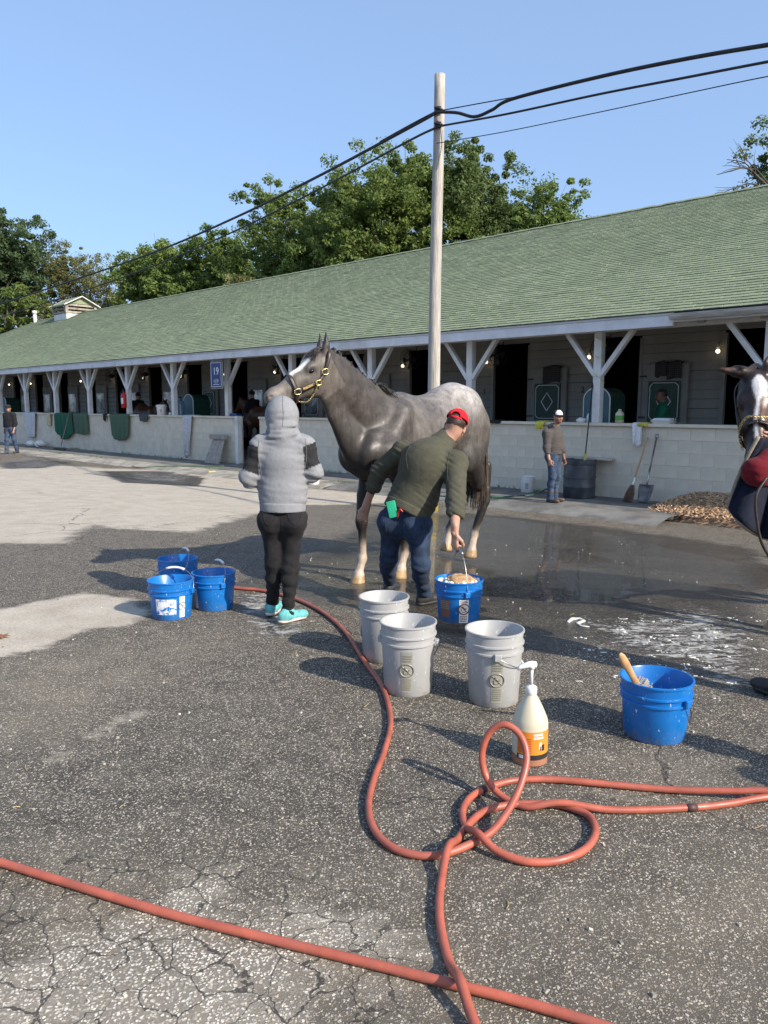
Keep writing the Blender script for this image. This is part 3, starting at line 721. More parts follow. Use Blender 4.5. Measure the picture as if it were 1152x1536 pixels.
# walkway slab along the barn with a rolled kerb
def make_walk():
    def strip(name, prof, t0, t1, mat, step=.5, jit=.012):
        ts = np.arange(t0, t1 + .01, step); V = []; F = []; n = len(prof); r = random.Random(3)
        for i, t in enumerate(ts):
            w = .06 * math.sin(t * .9) + .03 * math.sin(t * 2.3)
            for j, (y, z) in enumerate(prof): V.append(BW(t, y + (w if j < n - 2 else 0) * .5, z + r.uniform(-jit, jit) * (0 < j < n - 1)))
        for i in range(len(ts) - 1):
            for j in range(n - 1): F.append((i * n + j, i * n + j + 1, i * n + n + j + 1, i * n + n + j))
        return MB().add(V, F).build(name, mat, None, True)
    k = strip('kerb', [(2.35, -.33), (2.2, -.272), (1.95, -.235), (1.72, -.205), (1.55, -.20), (1.5, -.26)], 5.2, 66, MT['concrete'])
    tag(k, kind='structure')
    k = strip('kerb', [(2.3, -.335), (2.1, -.276), (1.93, -.238), (1.75, -.212), (1.55, -.204), (1.5, -.26)], -2.15, 5.7, MT['walk'])
    tag(k, kind='structure')
    w = strip('walkway', [(1.58, -.26), (1.56, -.204), (1.2, -.203), (.7, -.201), (.2, -.199), (-.3, -.197), (-.32, -.3)], -2.15, 66, MT['walk'], jit=.002)
    tag(w, kind='structure')
    # dead grass and weeds along the foot of the wall are left to the tufts below
make_walk()
# sunlit earth behind the barn is part of the same sheet; mulch bed at the right end
def make_mulch():
    a = BT(985, 752, .2)
    pts = [G(x, y)[:2] for x, y in ((968, 765), (1000, 752), (1030, 740), (1075, 733), (1140, 731), (1240, 734), (1300, 770), (1200, 792), (1100, 782), (1030, 775))]
    cx, cy = np.mean(pts, 0); P = np.array(pts)
    base = MB(); V = [(cx, cy, float(surf_z(cx, cy)) + .26)]; F = []
    rings = 6; n = len(spline(np.vstack((P, P[:1])), 6)) - 1; ring0 = spline(np.vstack((P, P[:1])), 6)[:-1]
    for j in range(1, rings + 1):
        f = j / rings
        for q in ring0:
            x, y = cx + (q[0] - cx) * f, cy + (q[1] - cy) * f
            V.append((x, y, max(float(surf_z(x, y)), -.24) + .26 * (1 - f ** 2.2) - .01 - .2 * (j == rings)))
    for j in range(rings):
        for i in range(n):
            k = (i + 1) % n
            if j == 0: F.append((0, 1 + i, 1 + k))
            else: F.append((1 + (j - 1) * n + i, 1 + j * n + i, 1 + j * n + k, 1 + (j - 1) * n + k))
    b = base.add(V, F).build('mulch_bed', M('mulch soil', (.27, .18, .11), .95, var=.4, vs=12, bump=.6, bs=40), None, True); tag(b, kind='structure')
    r = random.Random(11); m = MB()
    for _ in range(15000):
        f = math.sqrt(r.random()); q = ring0[r.randrange(n)]; q2 = ring0[(r.randrange(n))]
        w = r.random() * .15; x = cx + ((q[0] - cx) * (1 - w) + (q2[0] - cx) * w) * f; y = cy + ((q[1] - cy) * (1 - w) + (q2[1] - cy) * w) * f
        z = max(float(surf_z(x, y)), -.24) + .26 * (1 - f ** 2.2) + r.uniform(0, .02)
        Mx = Euler((r.uniform(-.6, .6), r.uniform(-.6, .6), r.uniform(0, 6.3))).to_matrix()
        m.box((x, y, z), (r.uniform(.02, .062), r.uniform(.007, .02), .005), np.array(Mx))
    tag(m.build('mulch_chips', MT['chip']), kind='stuff')
    ed = spline([np.array((*G(x, y)[:2], 0)) for x, y in ((1050, 737), (1025, 743), (1000, 749), (980, 756), (965, 764), (960, 770))], 6); e = MB(); V = []; F = []; d = np.gradient(ed, axis=0)
    prof = [(-.10, -.36), (-.10, -.19), (-.075, -.165), (.075, -.165), (.10, -.19), (.10, -.36)]; n = len(prof)
    for p, q in zip(ed, d):
        q = unit(q); s_ = np.array((-q[1], q[0], 0))
        for o, z in prof: V.append((p[0] + s_[0] * o, p[1] + s_[1] * o, z - .05 * sstep(2.0, .0, 0)))
    for i in range(len(ed) - 1):
        for j in range(n - 1): F.append((i * n + j, i * n + j + 1, (i + 1) * n + j + 1, (i + 1) * n + j))
    F.append(tuple(range(n))); k = e.add(V, F).build('kerb', MT['concrete']); tag(k, kind='structure')
make_mulch()
def make_grit():
    r = random.Random(31); m = MB(); st = MB()
    for _ in range(420):
        x, y = r.uniform(-3.2, 3.0), 1.7 + 8 * r.random() ** 1.6; s = r.uniform(.003, .009); z = float(surf_z(x, y))
        m.box((x, y, z + s * .3), (s * r.uniform(.8, 1.8), s * r.uniform(.8, 1.5), s), np.array(Euler((r.uniform(-.4, .4), r.uniform(-.4, .4), r.uniform(0, 6))).to_matrix()))
    for _ in range(46):
        x, y = r.uniform(-3.2, 3.0), 1.8 + 7 * r.random() ** 1.4; a = r.uniform(0, 6.28); L = r.uniform(.02, .06); z = float(surf_z(x, y)) + .004
        st.tube([(x, y, z), (x + L * .5 * math.cos(a), y + L * .5 * math.sin(a), z + r.uniform(.0, .006)), (x + L * math.cos(a + .2), y + L * math.sin(a + .2), z)], .0013, 4)
    tag(m.build('grit', M('loose pale grit', (.36, .33, .28), .85, var=.3, vs=40, island_amt=.5)), kind='stuff')
    tag(st.build('straw_bits', M('straw', (.44, .33, .15), .8, var=.2, island_amt=.3)), kind='stuff')
make_grit()
# ------------------------------------------------------------------ the barn
barn = empty('stable_barn', (W0[0], W0[1], 0), BROT, 'long stable barn with green shingle roof, open aisle behind grey block wall', 'barn')
TL0, TL1 = -12.0, BT(54, 484, -7.5)                             # along the barn
EAVE_Y, EAVE_Z = .42, 2.98                         # edge of the shingles
RIDGE_Y, RIDGE_Z = -7.5, 6.72
WT = 1.15                                          # top of the block wall
def barn_roof():
    roof = MB(); dz = .05
    V = [(TL0, EAVE_Y, EAVE_Z - dz), (TL1 + 5, EAVE_Y, EAVE_Z - dz), (TL1, RIDGE_Y, RIDGE_Z - dz), (TL0, RIDGE_Y, RIDGE_Z - dz),
         (TL0, 2 * RIDGE_Y - EAVE_Y, EAVE_Z - dz), (TL1 + 5, 2 * RIDGE_Y - EAVE_Y, EAVE_Z - dz)]
    roof.add(V, [(0, 1, 2, 3), (3, 2, 5, 4), (1, 5, 2), (0, 3, 4)])
    ro = roof.build('roof', MT['shingle'], barn)
    sl = np.array((0, RIDGE_Y - EAVE_Y, RIDGE_Z - EAVE_Z)); L = np.linalg.norm(sl); sl /= L; up = np.cross((1, 0, 0), sl); up = up if up[2] > 0 else -up
    exp = .142; rows = int(L / exp); w = .305; r = random.Random(5)
    items = []
    for i in range(rows):
        f = (i + 1) * exp / L; tmax = TL1 + 5 - 5 * f
        off = (i % 2) * w / 2 + r.uniform(-.03, .03)
        for k in range(int((tmax - TL0) / w)):
            t = TL0 + off + k * w
            if t + w > tmax: continue
            items.append((t, i, r.uniform(-.006, .006), r.uniform(0, .004), r.uniform(-.004, .004)))
    def corners(t, i, jb, jh, jt):
        a = i * exp + jb; b = (i + 1) * exp + .02
        p = lambda tt, d, h: np.array((tt, EAVE_Y, EAVE_Z)) + sl * d + up * h
        g = .007
        x0, x1 = t + g, t + w - g
        return [p(x0, a, .012 + jh), p(x1, a, .012 + jh + jt), p(x1, b, -.002), p(x0, b, -.002), p(x0, a, -.006), p(x1, a, -.006), p(x1, b, -.012), p(x0, b, -.012)]
    FQ = [(0, 1, 2, 3), (4, 5, 1, 0), (5, 6, 2, 1), (7, 4, 0, 3)]
    scored = []
    for q in items:
        c = np.mean(corners(*q)[:4], 0); wv = np.array(BROOT @ Vector(c)); px, py, d = proj(wv)
        if d > 0 and -5 < px < 1157 and 0 < py < 1536 and c[1] < .3: scored.append((d, q))
    scored.sort(key=lambda a: a[0]); near = set(id(q) for d, q in scored[:300])
    me = MB().add([np.array(v) - np.array(corners(0, 0, 0, 0, 0)[0]) for v in corners(0, 0, 0, 0, 0)], FQ).mesh('shingle', MT['shingle1'])
    mass = MB(); o0 = corners(0, 0, 0, 0, 0)[0]
    for q in items:
        C = corners(*q)
        if id(q) in near:
            link('shingle', me, ro, tuple(C[0]))
        else: mass.add(C, FQ)
    tag(mass.build('shingle', MT['shingle'], ro), kind='stuff')
    m = MB()                                                        # ridge caps
    for k in range(int((TL1 - TL0) / .3)):
        t = TL0 + k * .3
        for s in (-1, 1):
            p0 = np.array((t, RIDGE_Y, RIDGE_Z + .03 + (k % 2) * .006)); d = np.array((0, -s * (RIDGE_Y - EAVE_Y) * .02, -.075))
            m.add([p0, p0 + (.32, 0, 0), p0 + (.32, 0, 0) + d, p0 + d], [(0, 1, 2, 3)])
    m.build('ridge_cap', MT['shingle'], ro)
    f = MB(); x0 = BT(1012, 478, .35)
    f.box(((x0 + TL1 + 5) / 2, EAVE_Y - .035, EAVE_Z - .115), (TL1 + 5 - x0, .05, .21))
    f.build('fascia', MT['fascia'], barn)
    f = MB(); f.box(((x0 + TL0) / 2, EAVE_Y - .035, EAVE_Z - .10), (x0 - TL0, .05, .13)); f.build('fascia', MT['fascia'], barn)
    g = MB(); prof = [(.0, .02), (.012, -.05), (.05, -.075), (.10, -.075), (.13, -.03), (.14, .02), (.125, .02), (.115, -.03), (.095, -.06), (.05, -.06), (.02, -.04), (.012, .02)]
    V = [(t, EAVE_Y - .008 + y, EAVE_Z - .06 + z) for t in (x0 + .02, TL0) for y, z in prof]; n = len(prof)
    g.add(V, [(i, (i + 1) % n, n + (i + 1) % n, n + i) for i in range(n)] + [tuple(range(n))]); g.build('gutter', MT['plank'], barn)
    s = MB(); s.box(((TL0 + TL1 + 5) / 2, EAVE_Y - .04, EAVE_Z - .002), (TL1 + 5 - TL0, .12, .012)); s.build('drip_edge', MT['darkmetal'], barn)
    v = MB(); px = BT(60, 483, RIDGE_Y)                              # vent pipe near the far end, vent cap behind the ridge
    v.tube([(px, RIDGE_Y + .3, 6.3), (px, RIDGE_Y + .3, 7.1)], .10, 10); v.tube([(px, RIDGE_Y + .3, 7.1), (px, RIDGE_Y + .3, 7.28)], .15, 10)
    v.build('vent_pipe', MT['whiteplastic'], ro, True)
    tv = BT(684, 368, RIDGE_Y); v = MB(); v.lathe([(.34, -.2), (.34, .12), (.3, .2), (.12, .26), (.001, .27)], (tv, RIDGE_Y - .5, RIDGE_Z - .1), 16); v.build('roof_vent', MT['darkmetal'], ro, True)
barn_roof()
def barn_cupola():
    t0, t1 = BT(151, 460, RIDGE_Y), BT(84, 460, RIDGE_Y)
    tc = (t0 + t1) / 2; lw = abs(t1 - t0) * .5 * .62; hw = .85; zb = RIDGE_Z - .5; z1 = RIDGE_Z + .50
    tc = BT(112, 465, RIDGE_Y); lw = .82
    cu = MB(); fr = .1
    cu.box((tc, RIDGE_Y, zb + .1), (2 * lw + .04, 2 * hw + .04, .62))
    c = cu.build('cupola', MT['white'], barn)
    for sx in (-1, 1):
        for sy in (-1, 1):
            m = MB(); m.box((tc + sx * lw, RIDGE_Y + sy * hw, (zb + .42 + z1) / 2), (.16, .16, z1 - zb - .42)); m.build('corner_post', MT['oldwood'], c)
    for sy in (-1, 1):
        for k in range(3):
            m = MB(); m.box((tc, RIDGE_Y + sy * hw, zb + .50 + k * .20), (2 * lw, .04, .105)); m.build('slat', MT['oldwood'], c)
    for sx in (-1, 1):
        for k in range(3):
            m = MB(); m.box((tc + sx * lw, RIDGE_Y, zb + .50 + k * .20), (.04, 2 * hw, .105)); m.build('slat', MT['oldwood'], c)
    rf = MB(); e = .2; rz = z1 + .42
    X0, X1 = tc - lw - e, tc + lw + e
    for s in (-1, 1):
        a = [(X0, RIDGE_Y, rz), (X1, RIDGE_Y, rz), (X1, RIDGE_Y + s * (hw + e), z1 - .12), (X0, RIDGE_Y + s * (hw + e), z1 - .12)]
        rf.add(a + [(x, y, z - .07) for x, y, z in a], [(0, 1, 2, 3), (7, 6, 5, 4), (0, 3, 7, 4), (1, 5, 6, 2), (3, 2, 6, 7)])
    for X in (X0 + e - .02, X1 - e + .02): rf.add([(X, RIDGE_Y - hw, z1 - .02), (X, RIDGE_Y + hw, z1 - .02), (X, RIDGE_Y, rz - .08)], [(0, 1, 2)], 1)
    rf.build('cupola_roof', [MT['shingle'], MT['shingle']], c)
    tr = MB()
    for X in (X0 - .01, X1 + .01):
        for s in (-1, 1): tr.bar((X, RIDGE_Y, rz - .02), (X, RIDGE_Y + s * (hw + e + .02), z1 - .14), .04, .09, (1, 0, 0))
    tr.build('verge_board', MT['white'], c)
barn_cupola()
def barn_walls():
    lo = -.22; cz = WT - .06; ch = (cz - lo) / 6; bw = .41
    right_end = BT(1130, 690); g0, g1 = BT(390, 660), BT(357, 660)
    segs = [(right_end, g0), (g1, TL1)]
    full = MB(); full.box((0, 0, 0), (bw - .007, .10, ch - .0065), bevel=.0035); mfull = full.mesh('block', MT['block'])
    half = MB(); half.box((0, 0, 0), (bw / 2 - .007, .10, ch - .0065), bevel=.0035); mhalf = half.mesh('block', MT['block'])
    for (a, b) in segs:
        core = MB(); core.box(((a + b) / 2, -.096, (lo + cz) / 2), (b - a - .02, .20, cz - lo)); w = core.build('block_wall', MT['mortar'], barn)
        cap = MB(); n = int((b - a) / 2.0) + 1
        for k in range(n):
            x0, x1 = a + (b - a) * k / n, a + (b - a) * (k + 1) / n
            m = MB(); m.box(((x0 + x1) / 2, -.075, WT - .028), (x1 - x0 - .008, .27, .056), bevel=.008); m.build('coping', MT['block'], w)
        mass = MB(); cnt = 0
        for i in range(6):
            z = lo + ch * (i + .5); x = a
            if i % 2: x += bw / 2; link('block', mhalf, w, (a + bw / 4, -.04 + rnd.uniform(-.002, .002), z)) if a < 20 and a < g0 else mass.box((a + bw / 4, -.04, z), (bw / 2 - .012, .1, ch - .011))
            while x + bw <= b + .001:
                c = x + bw / 2; near = c < 14.8
                if near: link('block', mfull, w, (c, -.04 + rnd.uniform(-.0025, .0025), z)); cnt += 1
                else: mass.box((c, -.04 + rnd.uniform(-.0025, .0025), z), (bw - .012, .10, ch - .011))
                x += bw
            if b - x > .05: mass.box(((x + b) / 2, -.04, z), (b - x - .012, .1, ch - .011))
        if mass.v: tag(mass.build('block', MT['block'], w), kind='stuff')
    m = MB(); m.box((g1 - .06, .02, .45), (.14, .16, 1.42), bevel=.008); m.build('gate_post', MT['white'], barn)
    m = MB(); m.box((right_end - .08, -.05, .45), (.14, .2, 1.42), bevel=.008); m.build('gate_post', MT['white'], barn)
    fl = MB(); fl.box(((TL0 + TL1) / 2, -2.2, -.19), (TL1 - TL0, 4.0, .05)); fl.build('aisle_floor', MT['dirtfloor'], barn)
barn_walls()
POSTS = [.09 + 2.945 * i for i in range(-4, 16)]
def barn_posts():
    post = MB(); post.box((0, 0, (WT + 2.8) / 2), (.15, .15, 2.8 - WT), bevel=.008); mp = post.mesh('post', MT['white'])
    br = MB(); br.bar((.06, 0, 2.02), (.66, 0, 2.80), .085, .11, (0, 1, 0), bevel=.005); mb = br.mesh('brace', MT['white'])
    bl = MB(); bl.bar((-.06, 0, 2.02), (-.66, 0, 2.80), .085, .11, (0, 1, 0), bevel=.005); ml = bl.mesh('brace', MT['white'])
    for i, t in enumerate(POSTS):
        p = link('post', mp, barn, (t, -.07, 0)); link('brace', mb, p, (0, .012, 0)); link('brace', ml, p, (0, .012, 0))
    be = MB(); be.box(((TL0 + TL1) / 2, -.07, 2.815), (TL1 - TL0, .14, .07)); be.build('eave_beam', MT['white'], barn)
barn_posts()
SW = -3.6; DOOR0 = 5.07; DW = 1.13
def barn_inside():
    top = 4.75; dh = 2.95; P = 2.945
    n0 = math.floor((TL0 - DOOR0) / P); n1 = int((TL1 - DOOR0) / P)
    bd = .2; wall_r = MB(); wall_r.box(((TL0 + TL1) / 2, SW - .12, top - .04), (TL1 - TL0, .05, .08)); iw = wall_r.build('stall_wall', MT['inwall'], barn)
    # boards: one mesh for the solid stretch, one above each opening, shared by every bay
    solid = P - DW; nb = 15
    mbd = MB(); mbd.box((0, 0, 0), (solid - .01, .03, bd - .005), bevel=.002); mboard = mbd.mesh('board', MT['inwall'])
    mbo = MB(); mbo.box((0, 0, 0), (DW + .01, .03, bd - .005), bevel=.002); mover = mbo.mesh('board', MT['inwall'])
    mass = MB(); jm = MB(); jm.box((0, 0, (dh - .15) / 2), (.08, .1, dh + .15)); mj = jm.mesh('door_jamb', MT['inwall'])
    num = 0
    for k in range(n0, n1 + 1):
        L = DOOR0 + k * P; Rr = L - DW; c = Rr - solid / 2                     # opening from Rr to L, boards from Rr down to Rr-solid
        for j in range(25):
            z = -.2 + bd * (j + .5)
            if z > top: break
            if -2 <= k <= 6 and 5 < j < 21: link('board', mboard, iw, (c, SW, z + rnd.uniform(-.003, .003)))
            else: mass.box((c, SW, z), (solid - .01, .03, bd - .012))
            if z - bd / 2 > dh - .02:
                if -2 <= k <= 6 and j < 19: link('board', mover, iw, (Rr + DW / 2, SW - .004, z))
                else: mass.box((Rr + DW / 2, SW - .004, z), (DW, .03, bd - .012))
        for x in (L + .0, Rr): link('door_jamb', mj, iw, (x, SW - .03, 0))
        # the dark stall behind: partition
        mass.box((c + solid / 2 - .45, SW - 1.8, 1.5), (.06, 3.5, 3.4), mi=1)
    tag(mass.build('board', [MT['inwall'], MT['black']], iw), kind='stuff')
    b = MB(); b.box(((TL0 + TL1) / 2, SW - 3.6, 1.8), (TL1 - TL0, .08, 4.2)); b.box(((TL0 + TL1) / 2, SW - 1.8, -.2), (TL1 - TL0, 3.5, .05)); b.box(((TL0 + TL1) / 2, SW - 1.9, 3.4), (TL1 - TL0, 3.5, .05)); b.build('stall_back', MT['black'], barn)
    e = MB()
    for X in (TL0 + .02, TL1 - .02): e.box((X, -7.3, 1.3), (.06, 14.4, 3.1))
    e.box(((TL0 + TL1) / 2, -14.6, 1.3), (TL1 - TL0 - .2, .1, 3.1)); e.build('end_wall', MT['inwall'], barn)
    # sloping ceiling of the aisle with rafters
    sl = (RIDGE_Z - EAVE_Z) / (RIDGE_Y - EAVE_Y); ce = MB()
    for X in np.arange(TL0 + .4, TL1, .98):
        ce.bar((X, .1, EAVE_Z - .16), (X, SW, EAVE_Z - .16 + sl * (SW - .1)), .05, .12, (1, 0, 0))
    tag(ce.build('rafter', MT['ceil'], barn), kind='stuff')
    cb = MB(); cb.box(((TL0 + TL1) / 2, SW + .06, 3.22), (TL1 - TL0, .04, .06)); cb.build('conduit_rail', MT['darkmetal'], barn)
    # open half doors folded back beside each opening
    for k in range(-2, 12):
        Rr = DOOR0 + k * P - DW; c = Rr - .62; z0, z1 = -.1, 2.36; y = SW + .09
        d = MB(); d.box((c, y, (z0 + z1) / 2), (1.02, .055, z1 - z0), bevel=.006); do = d.build('stall_door', MT['inwall'], barn)
        mat = MT['green_dk'] if k in (-1, 0, 1, 2, 5) else MT['mirror']
        p = MB(); p.box((c, y + .04, 1.55), (.72, .03, .88), bevel=.004); p.build('door_panel', mat, do)
        ln = MB(); a, h, ch = .32, .40, .07; yy = y + .058
        oct_ = [(-a + ch, -h), (a - ch, -h), (a, -h + ch), (a, h - ch), (a - ch, h), (-a + ch, h), (-a, h - ch), (-a, -h + ch)]
        for i in range(8):
            q, w = oct_[i], oct_[(i + 1) % 8]; ln.bar((c + q[0], yy, 1.55 + q[1]), (c + w[0], yy, 1.55 + w[1]), .016, .006, (0, 1, 0))
        if mat is MT['green_dk']:
            D = [(0, -.22), (.16, 0), (0, .22), (-.16, 0)]
            for i in range(4): q, w = D[i], D[(i + 1) % 4]; ln.bar((c + q[0], yy, 1.55 + q[1]), (c + w[0], yy, 1.55 + w[1]), .02, .006, (0, 1, 0))
        ln.build('panel_lines', MT['signwhite'], do)
        hg = MB()
        for zz in (.3, 1.2, 2.1): hg.box((c + .5, y + .035, zz), (.16, .02, .04))
        hg.build('hinge', MT['darkmetal'], do)
    # stall numbers
    for px, py, s in ((875, 585, '2'), (727, 588, '3')):
        me = TX[s].copy(); me.materials.clear(); me.materials.append(MT['labelblack'])
        o = link('stall_number', me, iw, (BT(px, py, SW), SW + .03, BZ(px, py, SW)), (R(90), 0, R(180)))
    # lit bulbs on jambs
    bs = MB(); bs.tube([(0, 0, .1), (0, .05, .12), (0, .1, .08), (0, .11, .02)], .03, 8); mbase = bs.mesh('lamp_socket', MT['whiteplastic'], True)
    bb = MB(); bb.sphere((0, .11, -.05), .045, 10, 8); mbulb = bb.mesh('light_bulb', MT['bulb'], True)
    for k in range(-2, 13):
        t = DOOR0 + k * P + .07
        s = link('lamp_socket', mbase, barn, (t, SW + .08, 2.62)); link('light_bulb', mbulb, s)
barn_inside()
# ---- hanging fans, each its own thing
FAN_LABELS = ['round dark fan over the doorway beside stall number two', 'round dark fan over the doorway beside stall number three', 'round dark fan over the doorway just left of the utility pole', 'round dark fan over the doorway behind the grey horse neck', 'round dark fan over the doorway behind the grey horse head', 'round dark fan over the doorway between blue number sign and wall gap', 'round dark fan over the doorway left of the blue number sign', 'round dark fan above the rider on the brown horse', 'round dark fan over the doorway left of the fire extinguisher']
def make_fans():
    P = 2.945; root = None
    for i, k in enumerate(range(-1, 8)):
        t = DOOR0 + k * P - .45; loc = BW(t, SW + .45, 2.72)
        if root is None:
            root = empty('hanging_fan', loc, BROT)
            m = MB()
            for q in range(16):
                a = q * math.pi / 16
                m.tube([(.28 * math.cos(2 * a), .1, .28 * math.sin(2 * a)), (.05 * math.cos(2 * a), .13, .05 * math.sin(2 * a))], .004, 4)
            for rr, y in ((.28, .1), (.28, -.08), (.16, .12)): m.tube([(rr * math.cos(a), y, rr * math.sin(a)) for a in np.linspace(0, 2 * math.pi, 25)], .007, 5)
            m.build('fan_cage', MT['darkmetal'], root, True)
            m = MB(); m.sphere((0, -.08, 0), (.09, .12, .09), 10, 8); m.build('motor', MT['darkmetal'], root, True)
            for q in range(4):
                a = q * math.pi / 2; m = MB(); u = np.array((math.cos(a), 0, math.sin(a))); v = np.array((-math.sin(a), 0, math.cos(a)))
                m.add([u * .04, u * .25 + v * .08 + (0, .03, 0), u * .25 - v * .08 - (0, .03, 0), u * .04 - v * .02, u * .04 + (0, .004, 0), u * .25 + v * .08 + (0, .034, 0), u * .25 - v * .08 - (0, .026, 0), u * .04 - v * .02 + (0, .004, 0)], [(0, 1, 2, 3), (7, 6, 5, 4), (0, 4, 5, 1), (1, 5, 6, 2), (2, 6, 7, 3)]); m.build('fan_blade', MT['darkmetal'], root)
            m = MB(); m.tube([(0, -.1, .05), (0, -.3, .35)], .012, 6); m.build('bracket', MT['darkmetal'], root)
            o = root
        else:
            o = copy_tree(root); o.location = tuple(loc)
        tag(o, FAN_LABELS[i], 'fan', 'round fans along the stall aisle')
make_fans()
# ------------------------------------------------------------------ trees beyond the roof
def leaf_cloud(centers, radii, per, size, seed, flat=.75):
    r = np.random.RandomState(seed); C = np.repeat(np.asarray(centers), per, 0); Rr = np.repeat(np.asarray(radii), per)
    n = len(C); d = r.normal(size=(n, 3)); d /= np.linalg.norm(d, axis=1)[:, None]
    p = C + d * (Rr * r.uniform(.15, 1, n) ** .6)[:, None] * np.array((1, 1, flat))
    nn = r.normal(size=(n, 3)) * .8 + d * .9 + (0, 0, .55); nn /= np.linalg.norm(nn, axis=1)[:, None]
    a = np.cross(nn, r.normal(size=(n, 3))); a /= np.linalg.norm(a, axis=1)[:, None]; b = np.cross(nn, a)
    s = size * .54 * r.uniform(.6, 1.5, n)[:, None]
    V = np.stack((p - a * s, p + b * s * .55 + nn * s * .15, p + a * s, p - b * s * .55 + nn * s * .15), 1).reshape(-1, 3)
    F = np.arange(n * 4).reshape(-1, 4); return V, F
def tree(px, pyt, depth, wpx, kind, label, seed, base_z=-1.2, sparse=1.0, trunk_f=.3, group='trees beyond the barn roof', blobs=46, per=120, size=.19, top_bias=0.0, bare=False):
    r = random.Random(seed); k = (px - 576) / 1165; X = k * depth; rr = ray(px, pyt); H = EYE + rr[2] / rr[1] * depth - base_z
    Wd = wpx / 1165 * depth / 2
    root = empty('tree', (X, depth, base_z), r.uniform(0, 6), label, 'tree', group)
    m = MB(); tips = []
    def limb(p, d, L, rad, lvl):
        pts = [np.array(p)]; dd = np.array(d, float); n = 5
        for i in range(n):
            dd = unit(dd + np.array((r.gauss(0, .16), r.gauss(0, .16), r.gauss(.05, .1)))); pts.append(pts[-1] + dd * L / n)
        m.tube(pts, np.linspace(rad, rad * .5, n + 1), 7 if lvl < 2 else 4, caps=False)
        if lvl >= 3: tips.append(pts[-1]); tips.append(pts[-3]); return
        nb = (4, 4, 3)[lvl] if lvl else 5
        for i in range(nb):
            f = r.uniform(.45, 1.0); q = pts[min(n, max(1, int(f * n)))]
            a = r.uniform(0, 6.28); sp = r.uniform(.45, 1.05)
            nd = unit(dd * math.cos(sp) + (np.array((math.cos(a), math.sin(a), r.uniform(-.15, .35)))) * math.sin(sp))
            limb(q, nd, L * r.uniform(.5, .8), rad * r.uniform(.38, .55), lvl + 1)
        tips.append(pts[-1])
    limb((0, 0, 0), (r.gauss(0, .05), r.gauss(0, .05), 1), H * .45, max(.16, H * .018), 0)
    P = np.array(tips); ex = np.percentile(np.abs(P[:, :2] - np.median(P[:, :2], 0)), 92) + .01
    sxy = (Wd * .86) / ex; zmx = np.percentile(P[:, 2], 98); sz = (H - H * .10) / zmx
    V = np.array(m.v); f = np.clip(V[:, 2] / (H * .25), 0, 1)[:, None]
    med = np.array((*np.median(P[:, :2], 0), 0))
    def tf(Q):
        ff = np.clip(Q[:, 2:3] / (zmx * .3), 0, 1); q = Q.copy(); q[:, :2] = Q[:, :2] * (1 - ff) + (Q[:, :2] - med[:2]) * sxy * ff; q[:, 2] *= sz; return q
    m.v = [tuple(v) for v in tf(V)]; P = tf(P)
    m.build('trunk', MT['bark'], root, True)
    if bare: return root
    P = P[P[:, 2] > H * trunk_f]; rs = np.random.RandomState(seed)
    P = P[P[:, 2] < np.percentile(P[:, 2], 99) + .1]; dn = np.array([np.sort(np.linalg.norm(P - p_, axis=1))[3] for p_ in P]); P = P[dn < max(H * .13, np.percentile(dn, 80))]; blobs = int(blobs * 1.5)
    if len(P) > blobs: P = P[rs.choice(len(P), blobs, False)]
    rad = rs.uniform(.45, 1.0, len(P)) * (H * .082)
    C = []; Rd = []
    for p, q in zip(P, rad):
        for _ in range(6): C.append(p + rs.normal(size=3) * q * .85 * np.array((1, 1, .6))); Rd.append(q * rs.uniform(.18, .62))
    V, F = leaf_cloud(C, Rd, int(per * sparse * 2.9 / 6), size, seed)
    link('crown', np_mesh('crown', V, F, [LEAF[kind]], False), root)
    return root
tree(14, 296, 62, 92, 'blue', 'tall blue green tree with drooping boughs at the far left edge', 21, blobs=80, per=210, trunk_f=.2, size=.2)
tree(132, 348, 66, 130, 'olive', 'thin olive brown tree rising directly behind the louvred roof cupola', 22, blobs=80, per=150, size=.13)
tree(55, 430, 60, 110, 'mid', 'low dark green tree left of the roof cupola and its vent pipe', 23, blobs=70, per=220, trunk_f=.15)
tree(178, 462, 58, 80, 'light', 'small bright green tree just right of the roof cupola', 231, blobs=50, per=200, trunk_f=.1)
tree(245, 345, 58, 100, 'mid', 'rounded green tree right of the cupola, left of the taller wood', 24, blobs=80, per=220, trunk_f=.15)
tree(325, 336, 56, 120, 'light', 'broad fresh green rounded tree next to the tall open limbed tree', 25, blobs=90, per=220, trunk_f=.15)
tree(395, 400, 46, 100, 'olive', 'low olive green tree standing under the open limbed tree', 251, blobs=60, per=190, trunk_f=.15)
tree(455, 254, 50, 165, 'mid', 'tall tree with open limbs reaching left under the power cables', 26, blobs=100, per=210, size=.17)
tree(520, 300, 54, 120, 'dark', 'dense dark tree filling the gap left of the utility pole', 27, blobs=90, per=230, trunk_f=.2)
tree(592, 198, 45, 135, 'mid', 'tallest open crowned tree immediately left of the utility pole', 28, blobs=105, per=190, size=.16)
tree(725, 184, 46, 145, 'dark', 'tall dark tree with spire like top right of the utility pole', 29, blobs=120, per=200, size=.17)
tree(640, 330, 44, 130, 'mid', 'lower leafy tree partly hidden by the utility pole', 30, blobs=80, per=230, trunk_f=.15)
tree(825, 250, 44, 130, 'light', 'light green spreading tree, rightmost of the wood behind the roof', 31, blobs=95, per=170, size=.15)
tree(770, 330, 42, 110, 'mid', 'low green tree below the light spreading tree', 32, blobs=70, per=210, trunk_f=.15)
tree(1195, 150, 40, 150, 'dark', 'dark tree at the right edge above the roof ridge', 33, blobs=110, per=220, trunk_f=.1, size=.15)
